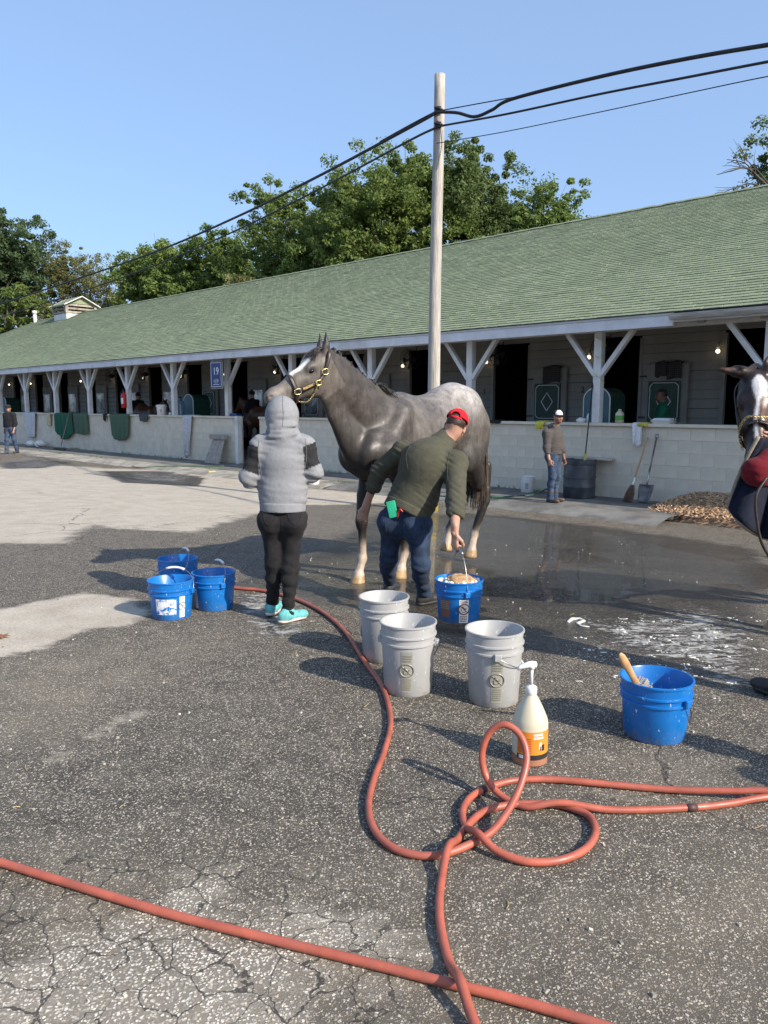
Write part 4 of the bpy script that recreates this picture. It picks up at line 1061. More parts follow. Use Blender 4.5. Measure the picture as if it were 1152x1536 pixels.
def dead_limbs():
    D = 36; root = empty('tree', (*at(1165, 300, D)[:2], -.5), 0, 'leafless tree with bare arching branches at the right end of the ridge', 'tree', 'trees beyond the barn roof')
    m = MB(); off = np.array(root.location); tr = spline([at(1190, 600, D), at(1185, 420, D), at(1172, 300, D), at(1160, 280, D + .5)], 5); m.tube(tr - off, np.linspace(.3, .1, len(tr)), 8)
    r = random.Random(4)
    def br(pts, rad, lvl):
        s = spline([at(x, y, D + dz) for x, y, dz in pts], 5); m.tube(s - off, np.linspace(rad, rad * .25, len(s)), 5)
        if lvl:
            for q in range(6):
                i = r.randrange(4, len(s) - 1); p = s[i]; d = unit(s[i] - s[i - 1]); e = [p]
                dd = unit(d + np.array((r.gauss(-.2, .4), r.gauss(0, .4), r.gauss(.1, .5))))
                for _ in range(3): dd = unit(dd + np.array((r.gauss(0, .2), 0, r.gauss(0, .2)))); e.append(e[-1] + dd * r.uniform(.18, .4))
                m.tube(np.array(e) - off, np.linspace(rad * .4, .006, 4), 4)
    br([(1165, 292, 0), (1140, 268, 0), (1120, 252, -.2), (1098, 256, -.3), (1076, 262, 0)], .06, 1)
    br([(1160, 290, 0), (1135, 266, .3), (1118, 245, .3), (1090, 239, .5)], .05, 1)
    br([(1165, 296, 0), (1130, 276, 0), (1105, 281, 0), (1082, 290, 0)], .05, 1)
    br([(1160, 285, 0), (1142, 262, .4), (1128, 248, .4), (1117, 236, .5)], .035, 1)
    m.build('trunk', MT['bark'], root, True)
dead_limbs()
LOW_LABELS = ['low dark tree peeping over the ridge beside the cupola', 'low mid green tree below the rounded tree left of the wood', 'low dark tree below the broad fresh green tree', 'low mid green tree at the foot of the open limbed tree', 'low dark tree over the ridge left of the utility pole', 'low mid green tree over the ridge directly behind the utility pole', 'low dark tree over the ridge by the small black roof vent', 'low mid green tree below the light spreading tree at right']
def tree_line():
    for i in range(8):
        tree(150 + i * 95, 470 - i * 17, 40 if i > 3 else 52, 130, ('dark', 'mid')[i % 2], LOW_LABELS[i], 60 + i, blobs=60, per=190, trunk_f=.05, size=.17)
tree_line()
# ------------------------------------------------------------------ utility pole and cables
PD = 12.5
pole = empty('utility_pole', (*at(653, 600, PD)[:2], -.27), 0, 'bare weathered wooden utility pole with yellow foot guard', 'pole')
def make_pole():
    off = np.array(pole.location); top = at(659.5, 112, PD) - off; b = at(651, 560, PD) - off; d = (b - top) / (b[2] - top[2])
    m = MB(); zs = np.linspace(-.1, top[2], 30); P = [top + d * (z - top[2]) + np.array((math.sin(z * 1.3) * .006, 0, 0)) for z in zs]
    m.tube(P, np.linspace(.104, .081, 30), 18); m.build('shaft', MT['pole'], pole, True)
    f0 = P[0] - d * .1
    m = MB(); g = [top + d * (z - top[2]) for z in (.02, .42)]; m.tube(g, .112, 18); m.build('foot_guard', MT['yellowp'], pole, True)
    for py in (168, 191):
        a = at(656.5, py, PD) - off; m = MB(); m.box(a + (0, -.10, 0), (.10, .05, .09), bevel=.01); m.tube([a + (-.06, -.13, .02), a + (.02, -.15, .0), a + (.08, -.12, -.02)], .018, 6); m.build('cable_clamp', MT['darkmetal'], pole)
make_pole()
def cable(label, pts, rad, n=14):
    P = spline(pts, n); m = MB(); m.tube(P, rad, 7)
    tag(m.build('power_cable', MT['cable'], None, True), label, 'cable', 'cables carried by the utility pole')
L = lambda px, py, d: at(px, py, d)
cable('thick black cable leaving the pole top towards the upper right edge', [L(655, 168, PD - .13), L(685, 169, PD - .3), L(712, 175, PD - .5), L(738, 165, PD - .7), L(770, 148, PD - 1), L(900, 115, PD - 2), L(1030, 88, PD - 3), L(1160, 66, PD - 4), L(1330, 40, PD - 5)], .024)
cable('thin messenger wire just above the thick cable right of the pole', [L(655, 167, PD - .1), L(720, 155, PD - .5), L(770, 146, PD - .95)], .008)
cable('medium black cable below the thick one, right of the pole', [L(655, 190, PD - .13), L(760, 171, PD - 1), L(900, 141, PD - 2.2), L(1030, 116, PD - 3.2), L(1160, 91, PD - 4.2), L(1330, 60, PD - 5.3)], .015)
cable('thinnest wire, lowest of those right of the pole', [L(655, 215, PD - .12), L(760, 197, PD - 1), L(900, 168, PD - 2.2), L(1030, 140, PD - 3.2), L(1160, 113, PD - 4.2), L(1330, 84, PD - 5.3)], .006)
cable('thick black cable falling from the pole to the left edge', [L(655, 168, PD - .13), L(620, 188, PD + .5), L(480, 263, PD + 3.4), L(360, 323, PD + 6.5), L(240, 375, PD + 10), L(120, 417, PD + 14), L(0, 456, PD + 19), L(-140, 500, PD + 26)], .027)
cable('thin wire lashed above the thick cable left of the pole', [L(655, 166, PD - .12), L(615, 187, PD + .5), L(570, 212, PD + 1.3)], .008)
cable('lower black cable falling from the pole towards the cupola', [L(655, 191, PD - .13), L(610, 213, PD + .6), L(480, 283, PD + 3.4), L(360, 343, PD + 6.5), L(240, 395, PD + 10), L(120, 438, PD + 14), L(0, 476, PD + 19), L(-140, 520, PD + 26)], .018)
# ------------------------------------------------------------------ horses
def horse(name, loc, rz, label, coat, hooves, poll, muzzle, ear_dirs=None, cell=.0125, cat='horse', group=None, coat_mat='coat', neck_mid=None, eyes=True):
    """local frame: x forwards, y to the horse's left, z up. hooves: RF, LF, LH, RH as (x, y)."""
    root = empty(name, loc, rz, label, cat, group)
    S = SDF(); K = .07; Yv = (0, 1, 0)
    # trunk
    S.ell((.34, 0, 1.25), (.42, .23, .33), .08)
    S.ell((-.06, 0, 1.275), (.50, .262, .285), .1)
    S.ell((-.30, 0, 1.30), (.34, .255, .27), .1)
    S.ell((-.52, 0, 1.38), (.33, .265, .29), .1)
    S.ell((-.48, 0, 1.565), (.30, .15, .11), .12)
    S.cone((.50, 0, 1.47), (.30, 0, 1.515), .07, .07, .10); S.cone((.30, 0, 1.515), (-.05, 0, 1.485), .07, .07, .10); S.cone((-.05, 0, 1.485), (-.45, 0, 1.595), .07, .08, .1)
    S.ell((.66, 0, 1.15), (.25, .22, .25), .09)
    for s in (-1, 1):
        S.ell((.80, s * .095, 1.12), (.11, .095, .13), .05)                       # breast
        S.cone((.42, s * .135, 1.46), (.66, s * .155, 1.13), .075, .102, .07)         # shoulder blade to point
        S.cone((.66, s * .155, 1.13), (.50, s * .165, 1.0), .098, .090, .07)
        S.ell((-.56, s * .15, 1.22), (.235, .135, .30), .06)                         # thigh
        S.ell((-.40, s * .19, 1.06), (.11, .09, .15), .05)
        S.ell((-.72, s * .11, 1.28), (.13, .11, .2), .06)
    # forelegs
    for (hx, hy), s in ((hooves[0], -1), (hooves[1], 1)):
        e = np.array((.50, s * .165, .98)); kn = np.array((.50 + (hx - .56) * .62 + .03, s * .165 * .45 + hy * .55, .53)); fe = np.array((hx - .075, hy, .215)); h = np.array((hx, hy, .0))
        S.cone(e + (.0, 0, .06), e * .45 + kn * .55 + (-.005, 0, .03), .105, .062, .05, sq=(Yv, .8)); S.cone(e * .45 + kn * .55 + (0, 0, .03), kn + (0, 0, .03), .066, .048, .03)
        S.ell(kn, (.047, .048, .07), .03); S.ell(kn + (.012, 0, .0), (.042, .042, .05), .02)
        S.cone(kn - (0.004, 0, .03), fe + (.0, 0, .02), .034, .030, .03); S.cone(kn + (-.03, 0, -.05), fe + (-.028, 0, .03), .017, .018, .025)
        S.ell(fe, (.042, .04, .045), .02); S.cone(fe, h + (-.028, 0, .085), .034, .038, .02)
        hd = np.array((1.0, 0, 0)); S.cone(h + (-.03, 0, .085), h + (-.03, 0, .083), .045, .047, .015)
        S.cone(h + (-.012, 0, .012), h + (-.034, 0, .08), .066, .046, .01)
    # hind legs
    for (hx, hy), s in ((hooves[2], 1), (hooves[3], -1)):
        st = np.array((-.42, s * .185, 1.02)); ho = np.array((hx - .14, s * .05 + hy * .7, .60)); fe = np.array((hx - .075, hy, .225)); h = np.array((hx, hy, 0.0))
        S.cone(st + (-.06, 0, .02), st * .42 + ho * .58 + (.0, 0, .02), .14, .075, .06, sq=(Yv, .75)); S.cone(st * .42 + ho * .58, ho + (.015, 0, .05), .07, .05, .04, sq=(Yv, .8))
        S.cone((ho[0] - .03, ho[1], .92), ho + (-.055, 0, .07), .045, .020, .05)             # tendon to the point of hock
        S.ell(ho + (.005, 0, .0), (.058, .045, .075), .03); S.ell(ho + (-.05, 0, .055), (.032, .03, .04), .025)
        S.cone(ho + (.0, 0, -.04), fe + (0, 0, .02), .043, .033, .03); S.cone(ho + (-.04, 0, -.02), fe + (-.03, 0, .03), .022, .019, .025)
        S.ell(fe, (.045, .042, .047), .02); S.cone(fe, h + (-.03, 0, .085), .036, .04, .02)
        S.cone(h + (-.012, 0, .012), h + (-.036, 0, .08), .065, .047, .01)
    # neck
    poll = np.array(poll, float); muz = np.array(muzzle, float)
    d = unit(muz - poll); upv = np.array((0, 0, 1.0)); b = unit(upv - d * (upv @ d)); c = np.cross(b, d)       # b: forehead side, c: lateral
    if b @ unit(poll - np.array((.5, 0, 1.3))) < -.5: pass
    HL = np.linalg.norm(muz - poll)
    def Hp(a, bb, cc=0.0): return poll + (d * a + b * bb + c * cc) * (HL / .58)
    thr = Hp(.12, -.17)
    base_t = np.array((.40, 0, 1.47)); base_m = np.array((.50, 0, 1.30)); base_b = np.array((.76, 0, 1.13))
    top = Hp(-.03, -.03); mid = Hp(.04, -.10)
    nm = np.array(neck_mid, float) if neck_mid is not None else (base_m + mid) / 2 + (0, 0, .0)
    nl = unit(np.cross((mid - base_m), (0, 0, 1)))
    cr = [base_t, base_t * .55 + top * .45 + (0, 0, -.005) + (nm - (base_m + mid) / 2), top]
    bo = [base_b + (0.02, 0, .02), base_b * .5 + thr * .5 + np.array((.015, 0, -.05)) + (nm - (base_m + mid) / 2), thr]
    for ch, rr in ((cr, (.09, .065, .06)), (([base_m, nm, mid]), (.23, .140, .105)), (bo, (.15, .078, .058))):
        sp = spline(ch, 3); rs = np.interp(np.linspace(0, 2, len(sp)), (0, 1, 2), rr)
        for i in range(len(sp) - 1):
            S.cone(sp[i], sp[i + 1], rs[i], rs[i + 1], .07, sq=(nl, .62))
    # head
    Mh = np.stack((d, b, c), 1); q = HL / .58
    S.ell(Hp(.085, -.055), np.array((.135, .108, .088)) * q, .04, Mh)
    S.ell(Hp(.175, -.13), np.array((.145, .128, .068)) * q, .04, Mh)
    for s in (-1, 1):
        S.ell(Hp(.175, -.125, s * .035), np.array((.125, .115, .047)) * q, .03, Mh)
        S.ell(Hp(.165, -.018, s * .07), np.array((.05, .032, .028)) * q, .025, Mh)                      # brow over the eye
        S.ell(Hp(.185, -.040, s * .096), np.array((.030, .021, .018)) * q, .012, Mh, sub=True)
        S.cone(Hp(.25, -.075, s * .06), Hp(.40, -.075, s * .045), .012 * q, .01 * q, .03)                # cheek ridge
    S.cone(Hp(.10, -.04), Hp(.30, -.05), .078 * q, .066 * q, .04, sq=(c, .85)); S.cone(Hp(.30, -.05), Hp(.50, -.058), .064 * q, .050 * q, .04, sq=(c, .85))
    S.cone(Hp(.22, -.15), Hp(.48, -.115), .064 * q, .042 * q, .04, sq=(c, .8))
    S.ell(Hp(.525, -.062), np.array((.078, .068, .058)) * q, .035, Mh)
    S.ell(Hp(.535, -.118), np.array((.045, .03, .04)) * q, .02, Mh); S.ell(Hp(.50, -.135), np.array((.04, .028, .034)) * q, .02, Mh)
    for s in (-1, 1):
        S.ell(Hp(.552, -.035, s * .036), np.array((.03, .024, .022)) * q, .02, Mh)
        S.ell(Hp(.562, -.040, s * .056), np.array((.018, .011, .018)) * q, .01, Mh, sub=True)
    S.ell(Hp(.575, -.098), np.array((.03, .005, .05)) * q, .008, Mh, sub=True)
    ears = []
    for i, s in enumerate((-1, 1)):
        if ear_dirs and (c @ unit(ear_dirs[0])) > 0: i = 1 - i
        ed = unit(ear_dirs[i]) if ear_dirs else unit((0, 0, 1.0) + b * .0 - d * .05 + c * s * .08)
        e0 = Hp(.0, .015, s * .052); e1 = e0 + ed * .155 * q
        S.cone(e0, e0 + ed * .055, .030 * q, .034 * q, .02); S.cone(e0 + ed * .05, e1, .034 * q, .008 * q, .012, sq=(d, .8))
        fr = unit(d - ed * (d @ ed)) if not ear_dirs else unit(b - ed * (b @ ed))
        S.cone(e0 + ed * .06 + fr * .030, e0 + ed * .125 + fr * .018, .021 * q, .008 * q, .008, sub=True); ears.append((e0, ed))
    S.cut((0, 0, 0.002), (0, 0, -1), .004)
    S.wrinkle(folds(5, .004, 9.0))
    V, F = S.mesh(cell)
    # coat colours
    x, y, z = V.T; hp = (V - poll) / q; ha, hb, hc = hp @ d, hp @ b, hp @ c; rs = np.random.RandomState(3)
    head = sstep(.16, .05, np.abs(hc)) * (ha > -.06) * (ha < .66) * (np.abs(hb + .05) < .24)
    nz = np.sin(x * 17 + np.sin(z * 13)) * np.sin(y * 21 + z * 9) * .5 + .5
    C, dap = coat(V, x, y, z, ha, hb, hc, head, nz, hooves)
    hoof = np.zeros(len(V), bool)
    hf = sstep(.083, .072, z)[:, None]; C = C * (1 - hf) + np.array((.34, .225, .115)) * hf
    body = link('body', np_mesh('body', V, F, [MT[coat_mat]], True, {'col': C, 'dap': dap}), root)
    if eyes:
        for s in (-1, 1):
            m = MB(); m.sphere(Hp(.183, -.040, s * .072), np.array((.026, .022, .022)) * q, 14, 10, M=Mh); m.build('eye', MT['eye'], body, True)
    return root, Hp, q, (d, b, c), body, cr, ears
def strands(paths, name, mat, parent, seed=1, spread=.02, r0=.006, n=120, jit=.03):
    r = random.Random(seed); m = MB()
    for _ in range(n):
        p = paths[r.randrange(len(paths))]; o = np.array((r.gauss(0, spread), r.gauss(0, spread), r.gauss(0, spread * .4)))
        s = spline(p, 4); k = len(s)
        s = s + np.outer(np.linspace(.3, 1.2, k), o) + np.cumsum(np.array([[r.gauss(0, jit) * .12 for _ in range(3)] for _ in range(k)]), 0)
        L = r.uniform(.7, 1.0); s = s[:max(3, int(k * L))]
        m.tube(s, np.linspace(r0, r0 * .25, len(s)), 4, caps=False)
    return m.build(name, mat, parent, True)
def coat_grey(V, x, y, z, ha, hb, hc, head, nz, hooves):
    n = len(V); base = np.array((.052, .046, .042)); dark = np.array((.022, .019, .018)); light = np.array((.46, .43, .41))
    C = np.tile(base, (n, 1)); mix = lambda C, c, f: C * (1 - f[:, None]) + np.array(c) * f[:, None]
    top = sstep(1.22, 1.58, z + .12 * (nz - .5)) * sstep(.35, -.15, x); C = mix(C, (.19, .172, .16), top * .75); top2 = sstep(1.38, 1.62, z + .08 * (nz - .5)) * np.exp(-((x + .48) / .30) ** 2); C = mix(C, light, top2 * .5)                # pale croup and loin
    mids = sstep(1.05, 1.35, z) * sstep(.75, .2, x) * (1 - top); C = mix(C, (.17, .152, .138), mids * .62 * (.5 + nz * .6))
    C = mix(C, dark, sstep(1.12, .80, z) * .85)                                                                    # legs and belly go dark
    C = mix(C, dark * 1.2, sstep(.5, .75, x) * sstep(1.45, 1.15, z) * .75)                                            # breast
    C = mix(C, (.062, .052, .045), sstep(.55, .9, x) * sstep(1.3, 1.5, z) * .6)                                       # neck a warm grey
    hd = (head > .2) & (ha > -.02); C = np.where(hd[:, None], np.array((.105, .090, .078)), C)
    C = mix(C, (.15, .13, .115), hd * sstep(.30, .42, ha) * .7)
    bl = hd * sstep(.050, .030, np.abs(hc) - .02 * nz) * sstep(-.03, .01, hb - .03 * (ha > .1) * 0 + .055 - .0 * ha) * sstep(.03, .10, ha) * sstep(.42, .30, ha + .05 * nz)
    C = mix(C, (.70, .68, .66), np.clip(bl, 0, 1)); C = mix(C, (.135, .118, .108), hd * sstep(.46, .53, ha) * .85)
    C = mix(C, (.06, .055, .055), hd * sstep(.02, -.01, np.abs(ha - .183) - .03) * sstep(.02, .0, np.abs(hb + .04) - .02) * sstep(.04, .055, np.abs(hc)) * .8)
    C = mix(C, (.03, .028, .028), sstep(.06, .11, hb) * (ha < .1) * (ha > -.25) * (x > .9))                                  # ear tips
    for i, (hx, hy) in enumerate(hooves):                                                                           # white lower legs
        near = sstep(.20, .12, np.hypot(x - hx + .05, y - hy)); hgt = (.34, .26, .27, .22)[i]
        C = mix(C, (.46, .37, .30), near * sstep(hgt + .09, hgt - .09, z + .08 * (nz - .5)) * .9)
    dap = sstep(.75, .9, z) * np.where(hd, .15, 1.0)
    return C, dap
def coat_bay(V, x, y, z, ha, hb, hc, head, nz, hooves):
    n = len(V); C = np.tile(np.array((.050, .026, .018)), (n, 1)); mix = lambda C, c, f: C * (1 - f[:, None]) + np.array(c) * f[:, None]
    C = mix(C, (.010, .009, .009), sstep(.9, .6, z)); hd = (head > .2) & (ha > -.02)
    C = mix(C, (.028, .018, .015), hd * 1.0); C = mix(C, (.075, .036, .024), hd * sstep(.05, .02, np.abs(hc - .05)) * sstep(.05, .2, ha))
    C = mix(C, (.012, .011, .012), hd * sstep(.48, .53, ha))
    w = np.abs(hc - .010 * np.sin(ha * 14)) - .006 - .030 * sstep(.22, .12, ha) * sstep(.03, .1, ha) - .010 * sstep(.4, .5, ha)
    bl = hd * sstep(.008, -.004, w) * sstep(-.055, -.02, hb) * sstep(.03, .06, ha); C = mix(C, (.46, .455, .46), np.clip(bl, 0, 1))
    return C, np.zeros(n)
def coat_brown(V, x, y, z, ha, hb, hc, head, nz, hooves):
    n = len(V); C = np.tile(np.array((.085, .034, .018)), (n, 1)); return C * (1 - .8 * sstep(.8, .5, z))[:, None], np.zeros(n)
GO = np.array((.32, 6.75)); GH = unit((-.64, -.77)); GA = math.atan2(GH[1], GH[0])
def toloc(w, o, h):
    l = np.array((-h[1], h[0])); v = np.asarray(w)[:2] - o; return np.array((v @ h, v @ l, w[2] if len(w) > 2 else 0))
def make_grey():
    hv = [toloc(G(532, 874), GO, GH)[:2] - (.02, .0), toloc(G(598, 867), GO, GH)[:2], toloc(G(704, 843), GO, GH)[:2], toloc(G(668, 833), GO, GH)[:2]]
    po = toloc(at(485, 525, 5.84), GO, GH); mu = toloc(at(395, 583, 5.62), GO, GH)
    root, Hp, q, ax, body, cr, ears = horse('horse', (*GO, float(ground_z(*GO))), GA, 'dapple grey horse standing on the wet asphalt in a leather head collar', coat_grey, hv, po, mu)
    d, b, c = ax
    # mane: short, falling on the far (right) side with a fringe at the withers; forelock
    sp = spline(cr, 8); P = []
    for i in range(1, len(sp) - 1):
        r0 = .066 if i > 6 else .085
        p = sp[i] + np.array((0, 0, r0 - .012)); P.append([p + (0, .02, -.005), p + (0, -.0, .028), p + (.0, -.055, -.03), p + (.02, -.09, -.15)])
        if i < 6: P.append([p + (0, .0, 0), p + (-.02, .03, .02), p + (-.05, .055, -.01), p + (-.10, .07, -.06)])
    strands(P, 'mane', MT['mane'], root, 3, .012, .006, 420)
    P = [[Hp(-.02, .03, s), Hp(.03, .055, s), Hp(.09, .048, s * 1.4 + .012), Hp(.15, .036, s * 1.8 + .03)] for s in (-.03, -.01, .01, .03)]
    strands(P, 'forelock', MT['mane'], root, 4, .008, .006, 130)
    t0 = np.array((-.83, 0, 1.46)); P = [[t0 + (.04, 0, .02), t0 + (-.04, o, -.06), t0 + (-.10, o * 1.5, -.35), t0 + (-.08, o * 2, -.75), t0 + (-.05, o * 2, -1.0)] for o in (-.03, 0, .03)]
    strands(P, 'tail', MT['tail'], root, 5, .03, .009, 260, .02)
    # head collar
    hc_ = empty('head_collar', (0, 0, 0)); hc_.parent = root
    def strap(pts, name, w=.026, par=hc_, mat='leather'):
        s = spline(pts, 6); m = MB(); m.tube(s, w / 2, 8, sq=.30, up=c); return m.build(name, MT[mat], par, True)
    for s in (-1, 1):
        crown = [Hp(-.035, .035, 0), Hp(-.02, .01, s * .088), Hp(.04, -.05, s * .106), Hp(.12, -.115, s * .096), Hp(.19, -.14, s * .099), ]
        strap(crown, 'crownpiece')
        strap([Hp(.19, -.14, s * .099), Hp(.27, -.128, s * .090), Hp(.36, -.115, s * .073)], 'cheek_strap', .034)
        nb = [Hp(.335, .022, 0), Hp(.345, .0, s * .054), Hp(.355, -.055, s * .072), Hp(.365, -.115, s * .070), Hp(.385, -.175, s * .036), Hp(.39, -.19, 0)]
        strap(nb, 'noseband', .036)
        strap([Hp(.19, -.14, s * .093), Hp(.21, -.21, s * .06), Hp(.22, -.245, 0)], 'throat_strap', .016)
        for a_, b_, cc, w in ((.095, -.098, .106, .021), (.19, -.14, .108, .018), (.362, -.115, .08, .021)):
            o = Hp(a_, b_, s * cc); u1, u2 = unit(d + b * .4), unit(b - d * .4); sq = [o + (u1 * e + u2 * f) * w for e, f in ((1, .8), (-1, .8), (-1, -.8), (1, -.8), (1, .8))]
            bk = MB(); bk.tube(spline(sq, 4), .0030, 6); bk.build('buckle', MT['brass'], hc_, True)
        pl = MB(); a0, a1 = Hp(.235, -.130, s * .103), Hp(.318, -.119, s * .092); pl.bar(a0, a1, .017, .004, c * s); pl.build('name_plate', MT['brass'], hc_)
    ch = MB(); cp = spline([Hp(.20, -.15, .10), Hp(.26, -.20, .075), Hp(.33, -.225, .045), Hp(.385, -.185, .0)], 10)
    for i in range(0, len(cp) - 1):
        dd = unit(cp[i + 1] - cp[i]); u1, u2 = frame(dd); w = u1 if i % 2 else u2; mm = (cp[i] + cp[i + 1]) / 2
        ch.tube([mm + dd * .011 * math.cos(t) + w * .006 * math.sin(t) for t in np.linspace(0, 6.283, 9)], .0022, 5)
    ch.build('chain', MT['brass'], hc_, True)
    return root, Hp
grey, GHp = make_grey()
BO = None
def make_bay():
    h = unit((-.93, -.36)); o = np.array((2.72, 5.02)) - h * .62
    hv = [(.62, -.13), (.70, .13), (-.58, .13), (-.72, -.14)]
    po = toloc(at(1136, 540, 4.62), o, h); mu = toloc(at(1139, 672, 4.26), o, h)
    cdir = np.array((-1.0, .05, .08)); l = np.array((-h[1], h[0]))
    e = lambda v: np.array((v[0] * h[0] + v[1] * h[1], v[0] * l[0] + v[1] * l[1], v[2]))
    root, Hp, q, ax, body, cr, ears = horse('horse', (*o, float(ground_z(*o))), math.atan2(h[1], h[0]), 'dark bay horse with crooked white blaze entering at the right edge', coat_bay, hv, po, mu,
        ear_dirs=[e((-1.0, .1, .12)), e((.35, .2, .9))], cell=.013, coat_mat='coat_bay')
    d, b, c = ax; P = []
    for s in (-1, 1):
        m = MB()
        m.tube(spline([Hp(.335, .026, 0), Hp(.345, .004, s * .058), Hp(.36, -.06, s * .076), Hp(.37, -.13, s * .06), Hp(.385, -.19, 0)], 6), .016, 8, sq=.5, up=c); m.build('noseband', MT['leather'], root, True)
        m = MB(); m.tube(spline([Hp(.36, -.06, s * .078), Hp(.26, -.08, s * .088), Hp(.16, -.1, s * .092), Hp(.05, -.05, s * .096), Hp(-.03, .03, 0)], 6), .012, 8, sq=.4, up=c); m.build('cheek_strap', MT['leather'], root, True)
    ch = MB(); cp = spline([Hp(.32, .034, .055), Hp(.325, .046, .0), Hp(.32, .034, -.055), Hp(.36, -.03, -.085), Hp(.42, -.12, -.06)], 7)
    for i in range(len(cp) - 1):
        dd = unit(cp[i + 1] - cp[i]); u1, u2 = frame(dd); w = u1 if i % 2 else u2; mm = (cp[i] + cp[i + 1]) / 2
        ch.tube([mm + dd * .012 * math.cos(t) + w * .007 * math.sin(t) for t in np.linspace(0, 6.283, 9)], .0018, 5)
    ch.build('chain', MT['brass'], root, True)
    t0 = np.array((-.83, 0, 1.46)); P = [[t0 + (.04, 0, .02), t0 + (-.04, oo, -.06), t0 + (-.10, oo * 1.5, -.35), t0 + (-.08, oo * 2, -.75), t0 + (-.05, oo * 2, -1.0)] for oo in (-.03, 0, .03)]
    strands(P, 'tail', MT['mane'], root, 6, .03, .009, 120, .02)
    return root, Hp
bay, BHp = make_bay()
def make_aisle_horses():
    hv = [(.6, -.13), (.64, .13), (-.6, .13), (-.7, -.13)]
    P0 = BW(T(222, -1.9), -1.9, -.17)
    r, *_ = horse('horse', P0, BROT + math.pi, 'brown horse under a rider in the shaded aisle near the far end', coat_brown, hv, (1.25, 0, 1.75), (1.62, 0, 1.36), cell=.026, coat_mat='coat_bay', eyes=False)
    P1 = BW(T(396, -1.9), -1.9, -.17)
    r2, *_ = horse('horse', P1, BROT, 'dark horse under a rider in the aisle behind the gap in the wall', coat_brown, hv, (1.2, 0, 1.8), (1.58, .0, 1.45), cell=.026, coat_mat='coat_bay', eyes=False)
    P2 = BW(5.07 + 0 * 2.945 - .55, -4.75, -.17)
    def cg(V, x, y, z, ha, hb, hc, head, nz, hooves):
        return np.tile(np.array((.30, .29, .28)), (len(V), 1)), np.zeros(len(V))
    r3, *_ = horse('horse', BW(4.35, -5.05, -.17), BROT - math.pi / 2 + math.pi + .25, 'grey horse looking out of the stall doorway numbered three', cg, hv, (1.15, .1, 1.62), (1.5, .28, 1.28), cell=.024, coat_mat='coat_bay')
make_aisle_horses()
# ------------------------------------------------------------------ people
SK = {'light': (.46, .26, .185), 'tan': (.36, .19, .125), 'dark': (.22, .115, .075)}
def head_prims(S, c, f, u, q=1.0):
    """c: centre of the head at eye height, f: where the face points, u: crown"""
    f = unit(f - np.array(u) * (np.dot(f, u))) ; u = unit(u); r = np.cross(f, u); Mx = np.stack((f, r, u), 1)
    P = lambda a, b, h: c + (f * a + r * b + u * h) * q
    S.ell(P(-.012, 0, .030), np.array((.095, .076, .092)) * q, .03, Mx)
    S.ell(P(.028, 0, -.035), np.array((.066, .060, .078)) * q, .04, Mx)
    S.ell(P(.052, 0, -.082), np.array((.034, .034, .026)) * q, .03, Mx)                    # chin
    S.cone(P(.085, 0, -.002), P(.104, 0, -.036), .010 * q, .014 * q, .012)                  # nose
    for s in (-1, 1):
        S.ell(P(.078, s * .03, .004), np.array((.014, .017, .012)) * q, .012, Mx, sub=True)
        S.ell(P(.078, s * .032, .022), np.array((.014, .026, .008)) * q, .015, Mx)
        S.ell(P(.074, s * .031, .002), np.array((.0125, .0125, .0115)) * q, .004, Mx)
        S.ell(P(-.006, s * .078, -.012), np.array((.018, .009, .030)) * q, .008, Mx)        # ears
        S.ell(P(.06, s * .04, -.03), np.array((.02, .02, .02)) * q, .02, Mx)
    S.ell(P(.086, 0, -.060), np.array((.011, .025, .006)) * q, .006, Mx); S.ell(P(.083, 0, -.071), np.array((.011, .021, .007)) * q, .006, Mx)
    return f, r, u, P
def hand(wrist, d, palm, side, curl=.5, grip=0.0, q=1.0):
    """d: along the hand, palm: out of the palm, side: +1 when the thumb is on cross(d, palm)"""
    d = unit(d); palm = unit(np.asarray(palm, float) - d * np.dot(palm, d)); th = np.cross(d, palm) * side
    S = SDF(); w = np.asarray(wrist, float); p = lambda a, b, h: w + (d * a + th * b + palm * h) * q
    S.cone(p(-.05, 0, 0), p(.0, 0, 0), .027 * q, .024 * q, .02, sq=(palm, .8))
    S.cone(p(.01, .0, 0), p(.075, .004, 0), .030 * q, .038 * q, .02, sq=(palm, .42))
    for i, (b, L, r) in enumerate(((.029, .072, .0088), (.0095, .080, .0092), (-.0105, .074, .0088), (-.029, .058, .0078))):
        a = p(.078, b, .0); c1 = curl * .9 + .08 * i + grip; ang = c1; pos = a; dirv = d
        for seg, f in enumerate((.45, .32, .26)):
            dirv = d * math.cos(ang) + palm * math.sin(ang); dirv = unit(dirv + th * (b * 1.5) * (1 - min(1, grip + curl)))
            nx = pos + dirv * L * f * q; S.cone(pos, nx, r * q * (1 - .06 * seg), r * q * (.94 - .08 * seg), .006); pos = nx; ang += c1 * .9 + .05
    t0 = p(.018, .024, .004); t1 = p(.050, .048, .020 + .01 * grip); t2 = p(.078, .050 - .02 * grip, .034 + .02 * grip); t3 = p(.098, .046 - .035 * grip, .040 + .02 * grip)
    S.cone(t0, t1, .015 * q, .0115 * q, .012); S.cone(t1, t2, .0108 * q, .0095 * q, .006); S.cone(t2, t3, .0095 * q, .0075 * q, .006)
    return S
